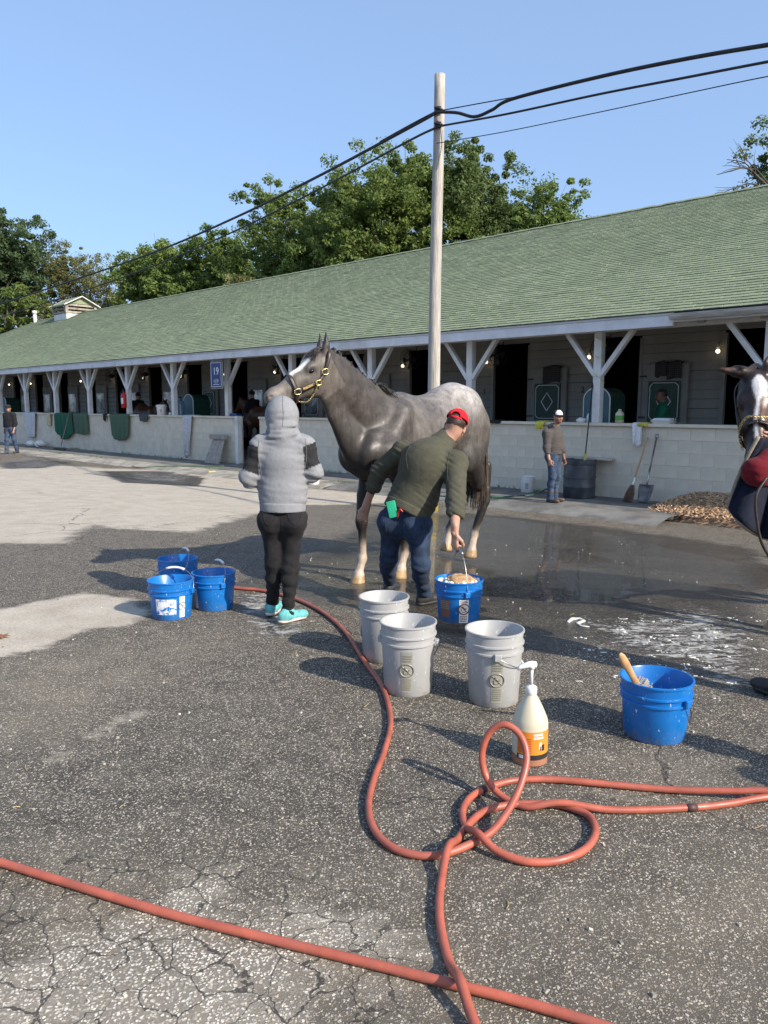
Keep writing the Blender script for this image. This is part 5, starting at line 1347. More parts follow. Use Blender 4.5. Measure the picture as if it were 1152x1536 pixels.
def cap_mesh(root, P, f, r, u, q, mat, back=False, mat2=None, name='cap', tilt=0.0):
    Mx = np.stack((f, r, u), 1); S = SDF(); S.ell(P(-.012, 0, .045), np.array((.106, .088, .094)) * q, .01, Mx)
    S.cut(P(-.012, 0, .048), -u + f * -.12 * 1, .004)
    hole = None
    if back is not None: S.ell(P(-.108, 0, .066), np.array((.05, .032, .022)) * q, .006, Mx, sub=True)
    S.ell(P(-.012, 0, .04), np.array((.098, .080, .087)) * q, .004, Mx, sub=True)
    V, F = S.mesh(.0055)
    mi = None; mats = [mat]
    if mat2 is not None:
        mats = [mat, mat2]; cen = V[F].mean(1) - P(-.012, 0, .045); mi = (cen @ f > .035).astype(int)
    cp = link(name, np_mesh(name, V, F, mats, True, midx=mi), root)
    s = 1; m = MB(); pts = []
    n = 14
    for j in range(5):
        for i in range(n + 1):
            t = -1.15 + 2.3 * i / n; k = j / 4
            a = math.cos(t) * (.092 + .072 * k * max(0, math.cos(t)) ** .5); b = math.sin(t) * (.080 + .004 * k)
            pts.append(P(s * a - .012, b, .047 - .022 * k - .018 * (b / .08) ** 2 * (1 if k else 1)))
    Fc = [(j * (n + 1) + i, j * (n + 1) + i + 1, (j + 1) * (n + 1) + i + 1, (j + 1) * (n + 1) + i) for j in range(4) for i in range(n)]
    m.add(pts, Fc); o = m.build('brim', [mat], cp, True); sd = o.modifiers.new('thick', 'SOLIDIFY'); sd.thickness = .005
    if back is not None:
        m = MB(); m.tube([P(-.090, -.05, .048), P(-.112, 0, .044), P(-.090, .05, .048)], .009 * q, 6, sq=.35, up=f); m.build('strap', [mat], cp, True)
    m = MB(); m.sphere(P(-.012, 0, .138), .007 * q, 8, 6); m.build('button', [mat], cp, True)
    return cp
def person(label, J, H=1.7, q=None, top='hoodie', top_mat='greybrown', pants='denim', shoe='darkshoe', skin='tan', sleeve='long', hood=None, cap=None, hair=True, coln=None,
           hands=None, fold=.006, group=None, cell=.011, build=1.0, loc=None, top_col=None, waist_drop=.0, hair_len=0, boots=False, head_q=None, leg_w=1.0, face=True):
    g = lambda k: np.asarray(J[k], float)
    q = q or H / 1.72; hq = head_q or q
    loc = np.asarray(loc if loc is not None else (g('anL') + g('anR')) / 2 * (1, 1, 0) + (0, 0, min(g('anL')[2], g('anR')[2]) - .07 * q), float)
    root = empty('person', loc, 0, label, 'person', group); off = loc
    pel, che, nec, hd = g('pelvis'), g('chest'), g('neck'), g('head'); sL, sR = g('shL'), g('shR'); right = unit(sR - sL); spine = unit(nec - pel); fwd = unit(np.cross(spine, right)) * 1
    fwd = -fwd if 'face' in J and False else fwd
    right_p = unit(g('hpR') - g('hpL')); fp = unit(np.cross(unit(che - pel), right_p))
    # ---- skin: head, neck, hidden trunk and limbs, as one figure
    S = SDF(); f, r, u, P = head_prims(S, hd, g('face'), g('crown') if 'crown' in J else np.array((0, 0, 1.0)), hq)
    S.cone(nec + spine * -.06, hd + (-.02 * f - .05 * u) * hq, .060 * q, .052 * q, .03)
    S.cone(pel, che, .10 * q, .11 * q, .04, sq=(fwd, .7)); S.cone(che, nec, .11 * q, .055 * q, .04)
    S.cone(sL, sR, .05 * q, .05 * q, .04)
    for s in 'LR':
        S.cone(g('sh' + s), g('el' + s), .042 * q, .036 * q, .03); S.cone(g('el' + s), g('wr' + s), .042 * q, .027 * q, .02)
        S.cone(g('hp' + s), g('kn' + s), .075 * q, .05 * q, .04); S.cone(g('kn' + s), g('an' + s), .05 * q, .036 * q, .03)
    parts = [S.mesh(.0085 if H > 1 and face else .012)]
    hd_specs = hands or {}
    for s in 'LR':
        sp = hd_specs.get(s, {}); w = g('wr' + s); dv = np.asarray(sp.get('d', w - g('el' + s)), float)
        pm = np.asarray(sp.get('palm', -right if s == 'R' else right), float)
        parts.append(hand(w, dv, pm, sp.get('thumb', 1), sp.get('curl', .45), sp.get('grip', 0.0), q).mesh(.0046 if sp.get('fine', True) else .007))
    V, F = join_vf(parts); base = np.array(SK[skin]); C = np.tile(base, (len(V), 1))
    rel = (V - hd) / hq; a, b, h = rel @ f, rel @ r, rel @ u
    isH = (np.abs(a) < .16) & (np.abs(b) < .12) & (np.abs(h) < .17)
    hl = -.01 if not hair_len else -.14
    hm = isH & (((h > .062) | ((a < .012) & (h > hl)) | ((a < .04) & (h > .0) & (np.abs(b) > .07) & (h < .06))) & ~((np.abs(b) > .079) & (h < .016)) & ~((a > .03) & (h < .05)))
    if hair: C[hm] = (.022, .017, .014)
    C[isH & (a > .07) & (np.hypot(np.abs(b) - .031, (h - .003) * 1.6) < .0115)] = (.04, .03, .028)
    C[isH & (a > .06) & (np.abs(np.abs(b) - .032) < .021) & (np.abs(h - .026) < .0065)] = (.05, .035, .028)
    C[isH & (a > .07) & (np.abs(b) < .025) & (np.abs(h + .066) < .0095)] = base * (.85, .6, .58)
    if J.get('beard'): C[isH & (a > .0) & (h < -.042) & ~((np.abs(h + .066) < .009) & (np.abs(b) < .025))] *= .62
    body = link('body', np_mesh('body', V - off, F, [MT['skin']], True, {'col': C}), root)
    # ---- trousers
    S = SDF(); kB = .05; b = build
    S.cone(g('hpL') * .75 + g('hpR') * .25, g('hpR') * .75 + g('hpL') * .25, .118 * q * b, .118 * q * b, .06, sq=(fp, .86)); S.cone(pel, pel + (che - pel) * .42, .122 * q * b, .110 * q * b, .05, sq=(fp, .72))
    for s in 'LR':
        hp, kn, an = g('hp' + s), g('kn' + s), g('an' + s); w = leg_w
        S.ell(hp - fp * .055 * q + (0, 0, -.02), .085 * q * b, .05)
        S.cone(hp, kn, .093 * q * b * w, .064 * q * w, .05); S.ell(kn + fp * .012, .062 * q * w, .03)
        ca = kn * .68 + an * .32 - fp * .018 * q; S.cone(kn, ca, .058 * q * w, .061 * q * w, .04); S.cone(ca, an + (0, 0, .0), .061 * q * w, .050 * q * w * (1.0 if not boots else 1.15), .04)
        S.cut(an + (an - kn) * .07, an - kn, .004) if False else None
    S.cut(pel + (che - pel) * .13, che - pel, .01)
    S.wrinkle(folds(31, fold * 1.9, 62, [g('kn' + s) for s in 'LR'] + [g('hp' + s) for s in 'LR'] + [g('an' + s) for s in 'LR'] + [(g('kn' + s) + g('an' + s)) / 2 for s in 'LR'], .11 * q, (0, 0, 1), .12))
    V, F = S.mesh(cell)
    tr = link('trousers', np_mesh('trousers', V - off, F, [MT[pants]], True), root)
    # ---- top
    S = SDF(); hem = pel + (che - pel) * (.16 - waist_drop)
    S.cone(hem - spine * .03, hem + spine * .08, .160 * q * b, .160 * q * b, .05, sq=(fwd, .80)); S.cone(hem + spine * .08, che, .160 * q * b, .165 * q * b, .06, sq=(fwd, .74))
    S.cone(che, che * .35 + nec * .65, .160 * q * b, .105 * q, .06, sq=(fwd, .74)); S.cone(nec - spine * .05, nec + spine * .01, .085 * q, .070 * q, .04)
    S.cone(sL, sR, .072 * q, .072 * q, .05); 
    for s in 'LR':
        sh, el, wr = g('sh' + s), g('el' + s), g('wr' + s)
        S.cone(sh, el, .073 * q * b, .059 * q * b, .05)
        if sleeve == 'long': S.cone(el, wr, .060 * q * b, .045 * q, .035); S.ell(el * .3 + wr * .7, .052 * q, .03)
        elif sleeve == 'pushed':
            e2 = el * .62 + wr * .38; S.cone(el, e2, .060 * q * b, .056 * q, .03); S.ell(e2, .060 * q, .02)
        else:
            S.p.pop(); e2 = sh * .42 + el * .58; S.cone(sh, e2, .072 * q, .066 * q, .05)
    if sleeve == 'pushed':
        for s in 'LR': S.cut
    S.cut(hem - spine * .035, -spine, .008)
    S.wrinkle(folds(12, fold * 1.7, 46, [g('el' + s) for s in 'LR'] + [hem + spine * .06, hem + spine * .06 + right * .1, hem + spine * .06 - right * .1] + [(g('el' + s) + g('wr' + s)) / 2 for s in 'LR'] + [g('sh' + s) for s in 'LR'], .12 * q, spine, .07))
    if hood == 'up':
        S.ell(hd + (-.022 * f + .022 * u) * hq, np.array((.116, .106, .115)) * hq, .03, np.stack((f, r, u), 1)); S.cone(hd - (.035 * f + .02 * u) * hq, nec - spine * .02 - f * .03, .108 * hq, .105 * q, .05)
        S.ell(hd + (.16 * f - .01 * u) * hq, np.array((.10, .082, .105)) * hq, .02, np.stack((f, r, u), 1), sub=True)
        for dz, rr, wd in ((-.015, .026, .085), (.03, .024, .075), (.07, .018, .05)):
            S.cone(nec - f * (.100 - dz * .2) * q + spine * dz - right * wd * q, nec - f * (.108 - dz * .2) * q + spine * (dz - .012), rr * .7 * q, rr * q, .018); S.cone(nec - f * (.108 - dz * .2) * q + spine * (dz - .012), nec - f * (.100 - dz * .2) * q + spine * (dz + .012) + right * wd * q, rr * q, rr * .6 * q, .018)
        S.wrinkle(folds(77, .016, 48, [nec - fwd * .10, nec - fwd * .09 + spine * .05, nec - fwd * .08 + right * .06, nec - fwd * .08 - right * .06], .075 * q, spine))
    elif hood == 'down':
        S.cone(nec - fwd * .075 * q - right * .05 * q, nec - fwd * .075 * q + right * .05 * q, .050 * q, .050 * q, .03); S.cone(nec - right * .075 * q + fwd * .02, nec - fwd * .07 * q, .034 * q, .045 * q, .03); S.cone(nec + right * .075 * q + fwd * .02, nec - fwd * .07 * q, .034 * q, .045 * q, .03)
    elif top == 'sweatshirt':
        S.cone(nec - spine * .03 - right * .03, nec + right * .03 - spine * .03, .058 * q, .058 * q, .02)
    V, F = S.mesh(cell * .85); at_ = {}
    if top_col is not None: at_['col'] = top_col(V, g, spine, right, fwd, hem)
    tp = link(top, np_mesh(top, V - off, F, [MT[top_mat]], True, at_), root)
    if top in ('hoodie', 'sweatshirt') :                             # ribbed hem
        S2 = SDF(); S2.cone(hem - spine * .035, hem - spine * .005, .166 * q * b, .166 * q * b, .02, sq=(fwd, .86)); S2.cut(hem - spine * .062, -spine, .004); S2.cut(hem + spine * .002, spine, .004)
        V, F = S2.mesh(cell * .8); a2 = {'col': np.tile((.225, .23, .245), (len(V), 1))} if top_col is not None else {}
        link('hem_band', np_mesh('hem_band', V - off, F, [MT[top_mat]], True, a2), tp)
    # ---- shoes
    for s in 'LR':
        an, to = g('an' + s), g('to' + s); d = unit((to - an) * (1, 1, 0)); z0 = an[2] - .072 * q; side = np.cross(d, (0, 0, 1)); an0 = np.array((an[0], an[1], z0))
        S = SDF(); p = lambda a, b_, h: an0 + (d * a + side * b_ + np.array((0, 0, 1.0)) * h) * q
        S.ell(p(-.035, 0, .045), np.array((.048, .036, .05)) * q, .03, np.stack((d, side, (0, 0, 1)), 1)); S.cone(p(-.01, 0, .06), p(.0, 0, .085 if not boots else .20), .045 * q, .045 * q if not boots else .064 * q, .02)
        S.cone(p(.0, 0, .05), p(.13, .0, .032), .042 * q, .034 * q, .04, sq=((0, 0, 1), .8)); S.ell(p(.125, 0, .03), np.array((.062, .044, .03)) * q, .03, np.stack((d, side, (0, 0, 1)), 1))
        S.cut(p(0, 0, .014), (0, 0, -1), .003); S.wrinkle(folds(9, .002, 60)); V, F = S.mesh(.008)
        so = link('boot' if boots else 'shoe', np_mesh('shoe', V - off, F, [MT[shoe]], True), root)
        S = SDF(); S.cone(p(-.045, 0, .012), p(.12, 0, .012), .042 * q, .048 * q, .01, sq=((0, 0, 1), .5)); S.cut(p(0, 0, .001), (0, 0, -1), .003); S.cut(p(0, 0, .024), (0, 0, 1), .004); V, F = S.mesh(.008)
        link('sole', np_mesh('sole', V - off, F, [MT['sole'] if shoe == 'shoe_teal' else MT['rubber']], True), so)
    if cap:
        cap_mesh_off(root, P, f, r, u, hq, off, **cap)
    return root, dict(f=f, r=r, u=u, P=P, fwd=fwd, right=right, spine=spine, off=off, q=q, tr=tr, tp=tp, body=body, fp=fp, hem=hem)
def cap_mesh_off(root, P, f, r, u, q, off, mat, back=False, mat2=None, name='cap'):
    cap_mesh(root, lambda a, b, h: P(a, b, h) - off, f, r, u, q, MT[mat], back, MT[mat2] if mat2 else None, name)
def stand(loc, yaw, H, stride=0.0, lean=0.0, **over):
    """default standing pose; yaw 0 faces +Y"""
    c, s = math.cos(yaw), math.sin(yaw); w = lambda x, y, z: np.array((loc[0] + x * c - y * s, loc[1] + x * s + y * c, loc[2] + z)); h = H
    J = dict(pelvis=w(0, 0, .545 * h), chest=w(0, lean * .4, .725 * h), neck=w(0, lean * .7, .838 * h), head=w(0, lean + .03, .928 * h), face=w(0, 1, 0) - w(0, 0, 0), shL=w(-.108 * h, lean * .6, .795 * h), shR=w(.108 * h, lean * .6, .795 * h),
             elL=w(-.145 * h, -.02 + stride * .15, .625 * h), elR=w(.145 * h, -.02 - stride * .15, .625 * h), wrL=w(-.15 * h, .06 + stride * .3, .49 * h), wrR=w(.15 * h, .06 - stride * .3, .49 * h),
             hpL=w(-.052 * h, 0, .52 * h), hpR=w(.052 * h, 0, .52 * h), knL=w(-.056 * h, .02 - stride * .45, .28 * h), knR=w(.056 * h, .02 + stride * .55, .285 * h),
             anL=w(-.058 * h, -stride, .045 * h + .03 * (stride > 0)), anR=w(.058 * h, stride, .045 * h), toL=w(-.062 * h, .14 - stride, .01), toR=w(.066 * h, .14 + stride, .01))
    for k, v in over.items(): J[k] = w(*v) if len(v) == 3 and not isinstance(v, np.ndarray) else v
    return J, w
from mathutils.bvhtree import BVHTree
def on_cloth(obj, off, pts, lift=.0015):                        # lay a seam on a garment's surface
    me = obj.data; bt = BVHTree.FromPolygons([v.co for v in me.vertices], [p.vertices[:] for p in me.polygons]); out = []
    o = Vector((0, 0, EYE)) - Vector(off)
    for x, y in pts:
        d = Vector(ray(x, y)).normalized(); h = bt.ray_cast(o, d)
        if h[0] is not None: out.append(np.array(h[0] - d * lift))
    return out
# ---- the groom in the hooded top, seen from behind
def make_hooded():
    yl, yr = G(409, 922), G(432, 934); Y = 5.16
    ank = lambda px, py, g_: np.array((*(g_[:2]), g_[2] + .075))
    J = dict(pelvis=at(424, 772, Y), chest=at(425, 690, Y - .0), neck=at(424, 648, Y + .02), head=at(423, 623, Y + .05), face=np.array((-.12, 1, -.05)),
             shL=at(391, 671, Y), shR=at(455, 669, Y), elL=at(373, 717, Y - .02), elR=at(471, 708, Y - .0), wrL=at(386, 708, Y + .24), wrR=at(462, 690, Y + .25),
             hpL=at(406, 778, Y), hpR=at(441, 778, Y), knL=at(411, 846, Y + .02), knR=at(436, 849, Y - .0),
             anL=yl + (0, .0, .075), anR=yr + (0, 0, .075), toL=yl + (.03, .14, 0), toR=yr + (.10, .10, 0))
    def tc(V, g, spine, right, fwd, hem):
        C = np.tile((.225, .23, .245), (len(V), 1))
        for s in 'LR':
            a, b = g('sh' + s), g('el' + s); d = b - a; t = ((V - a) @ d) / (d @ d); dist = np.linalg.norm(V - a - np.outer(np.clip(t, 0, 1), d), axis=1)
            lat = np.abs((V - (g('shL') + g('shR')) / 2) @ right)
            C[(t > .02) & (t < .80) & (dist < .12) & (lat > .152)] = (.016, .016, .018)
        return C
    root, I = person('person in a pale grey hooded top, hood up, seen from behind at the horse head', J, 1.58, top='hoodie', top_mat='fleece', pants='jeans_black', shoe='shoe_teal', hood='up', waist_drop=-.07, skin='tan', top_col=tc, fold=.0095, hair=True,
                  head_q=.96, hands={'L': dict(curl=.9, grip=.3), 'R': dict(curl=.9, grip=.3)}, build=1.02, leg_w=.85, cell=.010)
    # pocket seams and centre seam of the jeans
    off = I['off']; m = MB(); fp = I['fp']; Yb = Y - .14
    for pts in ([(395, 768), (396, 780), (402, 788), (411, 781), (412, 768)], [(431, 768), (434, 780), (443, 787), (450, 779), (452, 768)], [(422, 768), (422, 780), (423, 795), (423, 806)]):
        q = on_cloth(I['tr'], off, [tuple(p) for p in spline([(x, y, 0) for x, y in pts], 5)[:, :2]])
        if len(q) > 3: m.tube(q, .0026, 5)
    m.build('pocket_seam', MT['jeans_black'], I['tr'], True)
    for pts in ([(424, 592), (424, 605), (425, 622), (424, 640)], [(389, 660), (387, 680), (390, 700), (393, 716)], [(458, 658), (460, 680), (458, 700), (456, 712)]):
        q = on_cloth(I['tp'], off, [tuple(p) for p in spline([(x, y, 0) for x, y in pts], 6)[:, :2]]); sm = MB()
        if len(q) > 3: sm.tube(q, .0020, 5); sm.build('seam', MT['seam'], I['tp'], True)
    # lead shank from the hands to the head collar
    m = MB(); a = at(430, 640, Y + .42); h0 = np.array(grey.matrix_basis @ Vector(GHp(.39, -.18, 0)))
    m.tube(spline([at(470, 695, Y + .34), at(452, 690, Y + .40), (h0 + at(452, 690, Y + .40)) / 2 + (0, 0, -.06), h0], 8), .007, 6)
    tag(m.build('lead_rope', MT['leather'], None, True), 'dark leather lead shank from the hooded person up to the grey horse', 'lead rope')
    # a wash bucket held at the right hand, mostly hidden
    return I
hooded = make_hooded()
# ---- the groom bending with the red cap
def make_bending():
    gl, gr = G(585, 890), G(637, 907); Y = 5.55
    J = dict(pelvis=at(609, 772, 5.58), chest=at(637, 695, 5.58), neck=at(668, 657, 5.72), head=at(683, 640, 5.73), face=np.array((.22, .90, -.42)), crown=np.array((.32, .22, .9)),
             shL=at(604, 678, 5.80), shR=at(684, 694, 5.52), elL=at(570, 706, 5.90), elR=at(684, 752, 5.27), wrL=at(546, 764, 5.98), wrR=at(682, 800, 4.99),
             hpL=at(590, 780, 5.63), hpR=at(628, 786, 5.52), knL=at(583, 836, 5.70), knR=at(631, 848, 5.43),
             anL=gl + (0, 0, .075), anR=gr + (0, 0, .075), toL=gl + (.05, .14, 0), toR=gr + (.12, .10, 0), beard=True)
    root, I = person('person bending in a dark olive sweatshirt and red cap, handling a bucket', J, 1.66, top='sweatshirt', top_mat='olive', pants='denim', shoe='darkshoe', skin='light', sleeve='pushed', fold=.0105,
                  cap=dict(mat='cap_red', back=True), hands={'L': dict(d=at(539, 784, 6.02) - at(546, 764, 5.98), palm=np.array((.35, .8, -.2)), thumb=-1, curl=.35), 'R': dict(d=np.array((.0, -.02, -1)), palm=np.array((.8, .5, 0)), thumb=1, curl=.95, grip=.45)}, build=1.15, leg_w=.93, cell=.010)
    off = I['off']; m = MB()
    for pts in ([(606, 786), (609, 802), (621, 808), (632, 800), (632, 786)], [(578, 786), (580, 800), (588, 806), (597, 800), (598, 786)], [(602, 784), (603, 800), (605, 815)]):
        q = on_cloth(I['tr'], off, [tuple(p) for p in spline([(x, y, 0) for x, y in pts], 5)[:, :2]])
        if len(q) > 3: m.tube(q, .0030, 5)
    m.build('pocket_seam', MT['denim'], I['tr'], True)
    for pts in ([(615, 668), (609, 684), (612, 704)], [(676, 676), (671, 696), (672, 722)]):
        q = on_cloth(I['tp'], off, [tuple(p) for p in spline([(x, y, 0) for x, y in pts], 6)[:, :2]]); sm = MB()
        if len(q) > 3: sm.tube(q, .0026, 5); sm.build('seam', MT['olive'], I['tp'], True)
    return I
bending = make_bending()
def make_others():
    p = G(829, 753); J, w = stand(p, R(-128), 1.56, head=(0, .05, 1.47))
    J['face'] = np.array((.35, -.75, -.12)); J['wrR'] = at(824, 690, p[1] - .28); J['elR'] = at(820, 672, p[1] - .18); J['wrL'] = at(846, 688, p[1] + .05); J['elL'] = at(842, 672, p[1] - .02)
    J['shR'] = at(820, 650, p[1] - .13); J['shL'] = at(836, 650, p[1] + .12); J['toR'] = J['anR'] + np.array((.12, -.08, -.06)); J['toL'] = J['anL'] + np.array((.13, -.02, -.06)); J['beard'] = True
    person('person in a charcoal hooded top and white fronted cap standing beside the dark drum', J, 1.56, top='hoodie', top_mat='greybrown', pants='denim2', shoe='boot', boots=True, skin='tan', hood='down',
           cap=dict(mat='cloth_black', mat2='signwhite'), hands={'R': dict(curl=.5), 'L': dict(curl=.6)}, build=1.08, leg_w=1.05)
    p = G(18, 681); J, w = stand(p, math.pi - .35, 1.76, stride=.14); J['face'] = np.array((.15, -1, 0))
    person('person in a black long sleeved shirt and black cap walking at the far left', J, 1.76, top='shirt', top_mat='black_shirt', pants='denim2', shoe='boot', boots=True, skin='tan', cap=dict(mat='cloth_black'), build=1.15, cell=.014, leg_w=1.1)
    fl = -.17; t = T(994, -1.8); p = BW(t, -1.8, fl + .06); J, w = stand(p, R(75), 1.90, wrL=(-.16, .42, 1.10), elL=(-.22, .12, 1.08))
    J['face'] = np.array((-1, .15, -.05))
    person('person in a green short sleeved shirt in the aisle behind the wall', J, 1.84, top='shirt', top_mat='green_shirt', pants='denim', skin='dark', sleeve='short', cell=.014, build=1.05)
    for px, hl, nm, y in ((207, 2.05, 'rider in dark clothes and knitted hat on the brown horse in the aisle', -1.9), (379, 2.05, 'rider in a dark jacket on the dark horse behind the wall gap', -1.9)):
        t = T(px, y); p = BW(t, y, fl + .42); yaw = BROT + (math.pi / 2 if px < 300 else -math.pi / 2); J, w = stand(p, yaw, 1.66)
        for s, q in (('L', -1), ('R', 1)):
            J['hp' + s] = w(q * .10, 0, .9); J['kn' + s] = w(q * .27, .22, .66); J['an' + s] = w(q * .28, .04, .26); J['to' + s] = w(q * .30, .18, .22); J['el' + s] = w(q * .24, .06, 1.06); J['wr' + s] = w(q * .08, .32, 1.02)
        r_, I = person(nm, J, 1.66, top='jacket', top_mat='black_shirt', pants='denim', shoe='darkshoe', skin='tan', cell=.018, loc=p + (0, 0, .4))
        S = SDF(); S.ell(I['P'](-.012, 0, .05), np.array((.11, .098, .10)), .01, np.stack((I['f'], I['r'], I['u']), 1)); S.sphere = None; S.ell(I['P'](-.012, 0, .165), .028, .01); S.cut(I['P'](0, 0, .02), -I['u'] - I['f'] * .1, .005); V, F = S.mesh(.010)
        link('knitted_hat', np_mesh('knitted_hat', V - I['off'], F, [MT['cloth_black']], True), r_)
    # handler at the right edge
    p = np.array((2.10, 3.78, 0)); J, w = stand(p, R(35), 1.66)
    J['shL'] = at(1196, 660, 3.70); J['elL'] = at(1136, 708, 3.58); J['wrL'] = at(1165, 722, 3.90) ; J['anL'] = np.array((2.02, 3.74, .075)); J['toL'] = np.array((1.96, 3.88, 0)); J['knL'] = np.array((2.03, 3.76, .47)); J['hpL'] = np.array((2.06, 3.74, .87))
    J['wrR'] = np.array((2.15, 4.12, 1.25)); J['elR'] = np.array((2.36, 3.86, 1.08))
    r_, I = person('person in a deep red fleece holding a navy rug, cut off by the right edge', J, 1.7, top='fleece_jacket', top_mat='maroon', pants='jeans_black', shoe='darkshoe', skin='tan', cap=dict(mat='navy'), build=1.0, fold=.007)
    # navy rug over the forearm
    m = MB(); n = 16; rows = 14; Vv = []
    a0 = at(1116, 706, 3.50); 
    for j in range(rows + 1):
        k = j / rows
        for i in range(n + 1):
            u_ = i / n; x = 1094 + 80 * u_; ytop = 655 + 10 * u_; ybot = 762 + 46 * math.sin(min(1, u_ * 1.15) * math.pi * .62) + 2 * math.sin(u_ * 9)
            xx = x + (1 - k) ** 1.4 * (44 * (1 - u_)) ; yy = ytop + (ybot - ytop) * k
            Vv.append(at(xx, yy, 3.62 + .035 * math.sin(u_ * 11 + k * 2) * (.3 + k) + .10 * u_))
    Fc = [(j * (n + 1) + i, j * (n + 1) + i + 1, (j + 1) * (n + 1) + i + 1, (j + 1) * (n + 1) + i) for j in range(rows) for i in range(n)]
    off = Vv[0]; m.add([v - off for v in Vv], Fc); rug = empty('horse_rug', off, 0, 'navy horse rug with tan edging hanging from the arm at the right edge', 'rug')
    o = m.build('rug_cloth', MT['navy'], rug, True); sd = o.modifiers.new('thick', 'SOLIDIFY'); sd.thickness = .02
    e = MB(); edge = [Vv[j * (n + 1)] - off for j in range(0, rows + 1, 2)] + [Vv[rows * (n + 1) + i] - off for i in range(1, n + 1)]; e.tube(spline(edge, 3), .010, 6); e.build('binding', MT['trim'], rug, True)
    e = MB(); e.tube(spline([at(1150, 716, 3.52), at(1134, 745, 3.5), at(1136, 785, 3.5), at(1143, 815, 3.5), at(1158, 842, 3.52)], 8), .007, 6)
    tag(e.build('lead_strap', MT['leather'], None, True), 'brown leather strap hanging in front of the navy rug', 'strap')
make_others()
# ------------------------------------------------------------------ buckets
def bucket_mesh_parts(root, mat, rb, rt, h, bands, handle_a, handle='down', ear_drop=.07, grip=None, lip=.006, grip_shift=None):
    rad = lambda z: rb + (rt - rb) * z / h
    pr = [(rb * .96, .0), (rb, .006)]
    zs = sorted(bands)
    for z in zs:
        pr += [(rad(z - .007), z - .007), (rad(z) + .008, z - .005), (rad(z) + .008, z + .003), (rad(z + .006), z + .005)]
    pr += [(rad(h) , h - .010), (rt + lip, h - .008), (rt + lip, h), (rt - .002, h + .001), (rt - .006, h - .004), (rb - .006, .012), (rb * .5, .010), (.001, .010)]
    m = MB(); m.lathe(pr, (0, 0, 0), 48); m.lathe([(rb * .96, 0), (.001, .002)], (0, 0, 0), 48)
    body = m.build('shell', mat, root, 'auto')
    # bail and its ears
    zE = h - ear_drop; ca, sa = math.cos(handle_a), math.sin(handle_a); ax = np.array((ca, sa, 0)); pe = np.array((-sa, ca, 0))
    for s in (-1, 1):
        e = MB(); c = ax * s * (rad(zE) + .012) + (0, 0, zE); e.box(c, (.035, .022, .035), np.stack((pe, ax, (0, 0, 1.0)), 1), bevel=.004); e.build('ear', mat, root)
    R0 = rad(zE) + .014; pts = []
    for t in np.linspace(0, math.pi, 25):
        x = math.cos(t) * (R0 + .02 * math.sin(t)); y = math.sin(t) * R0 * 1.0
        if handle == 'up': p = ax * x * (1 - .25 * math.sin(t)) + np.array((0, 0, zE + y * 1.62))
        else:
            tilt = {'down': -.95, 'low': -1.15, 'mid': .35, 'lean': .95}[handle] if isinstance(handle, str) else handle
            p = ax * x + pe * (y * math.cos(tilt) + (0 if abs(y) < 1e-6 else 0)) + np.array((0, 0, zE + y * math.sin(tilt)))
            if tilt < 0:
                rr = math.hypot(p[0], p[1]); need = rad(max(0, min(h, p[2]))) + .010
                if rr < need: p[0] *= need / rr; p[1] *= need / rr
        pts.append(p)
    w = MB(); w.tube(pts, .0024, 6); w.build('bail', MT['steel'], root, True)
    if grip:
        g = MB(); g.tube(pts[9:16], .009, 8); g.build('grip', MT[grip], root, True)
    return body, rad
def text_lines(m, rad, a0, a1, z0, z1, n, mi=0, seed=1, r_add=.0025, hh=.5):
    r = random.Random(seed); dz = (z1 - z0) / n
    for i in range(n):
        z = z0 + dz * (i + .5); a = a0
        while a < a1 - .02:
            L = min(a1 - a, r.uniform(.03, .12)); m.patch(lambda q: rad(q) + r_add, a, a + L, z - dz * hh / 2, z + dz * hh / 2, 2, 1, mi); a += L + .018
def no_symbol(m, rad, ac, zc, R_, mi=0, r_add=.003):
    P = lambda x, y: ((rad(zc + y) + r_add) * math.cos(ac + x / rad(zc)), (rad(zc + y) + r_add) * math.sin(ac + x / rad(zc)), zc + y)
    m.tube([P(R_ * math.cos(t), R_ * math.sin(t)) for t in np.linspace(0, 6.2832, 25)], R_ * .11, 4, mi)
    m.tube([P(R_ * k, R_ * k * -.95) for k in (-.68, 0, .68)], R_ * .07, 4, mi)
    m.sphere(P(-R_ * .22, R_ * .42), R_ * .15, 6, 5, mi); m.tube([P(-R_ * .12, R_ * .25), P(R_ * .15, -R_ * .02), P(R_ * .42, R_ * .1)], R_ * .13, 5, mi)
    m.tube([P(-R_ * .48, R_ * .02), P(-R_ * .36, -R_ * .55), P(R_ * .22, -R_ * .55), P(R_ * .3, -R_ * .15)], R_ * .06, 4, mi)
CAMA = lambda p: math.atan2(-p[1], -p[0])                       # heading from a place to the camera foot
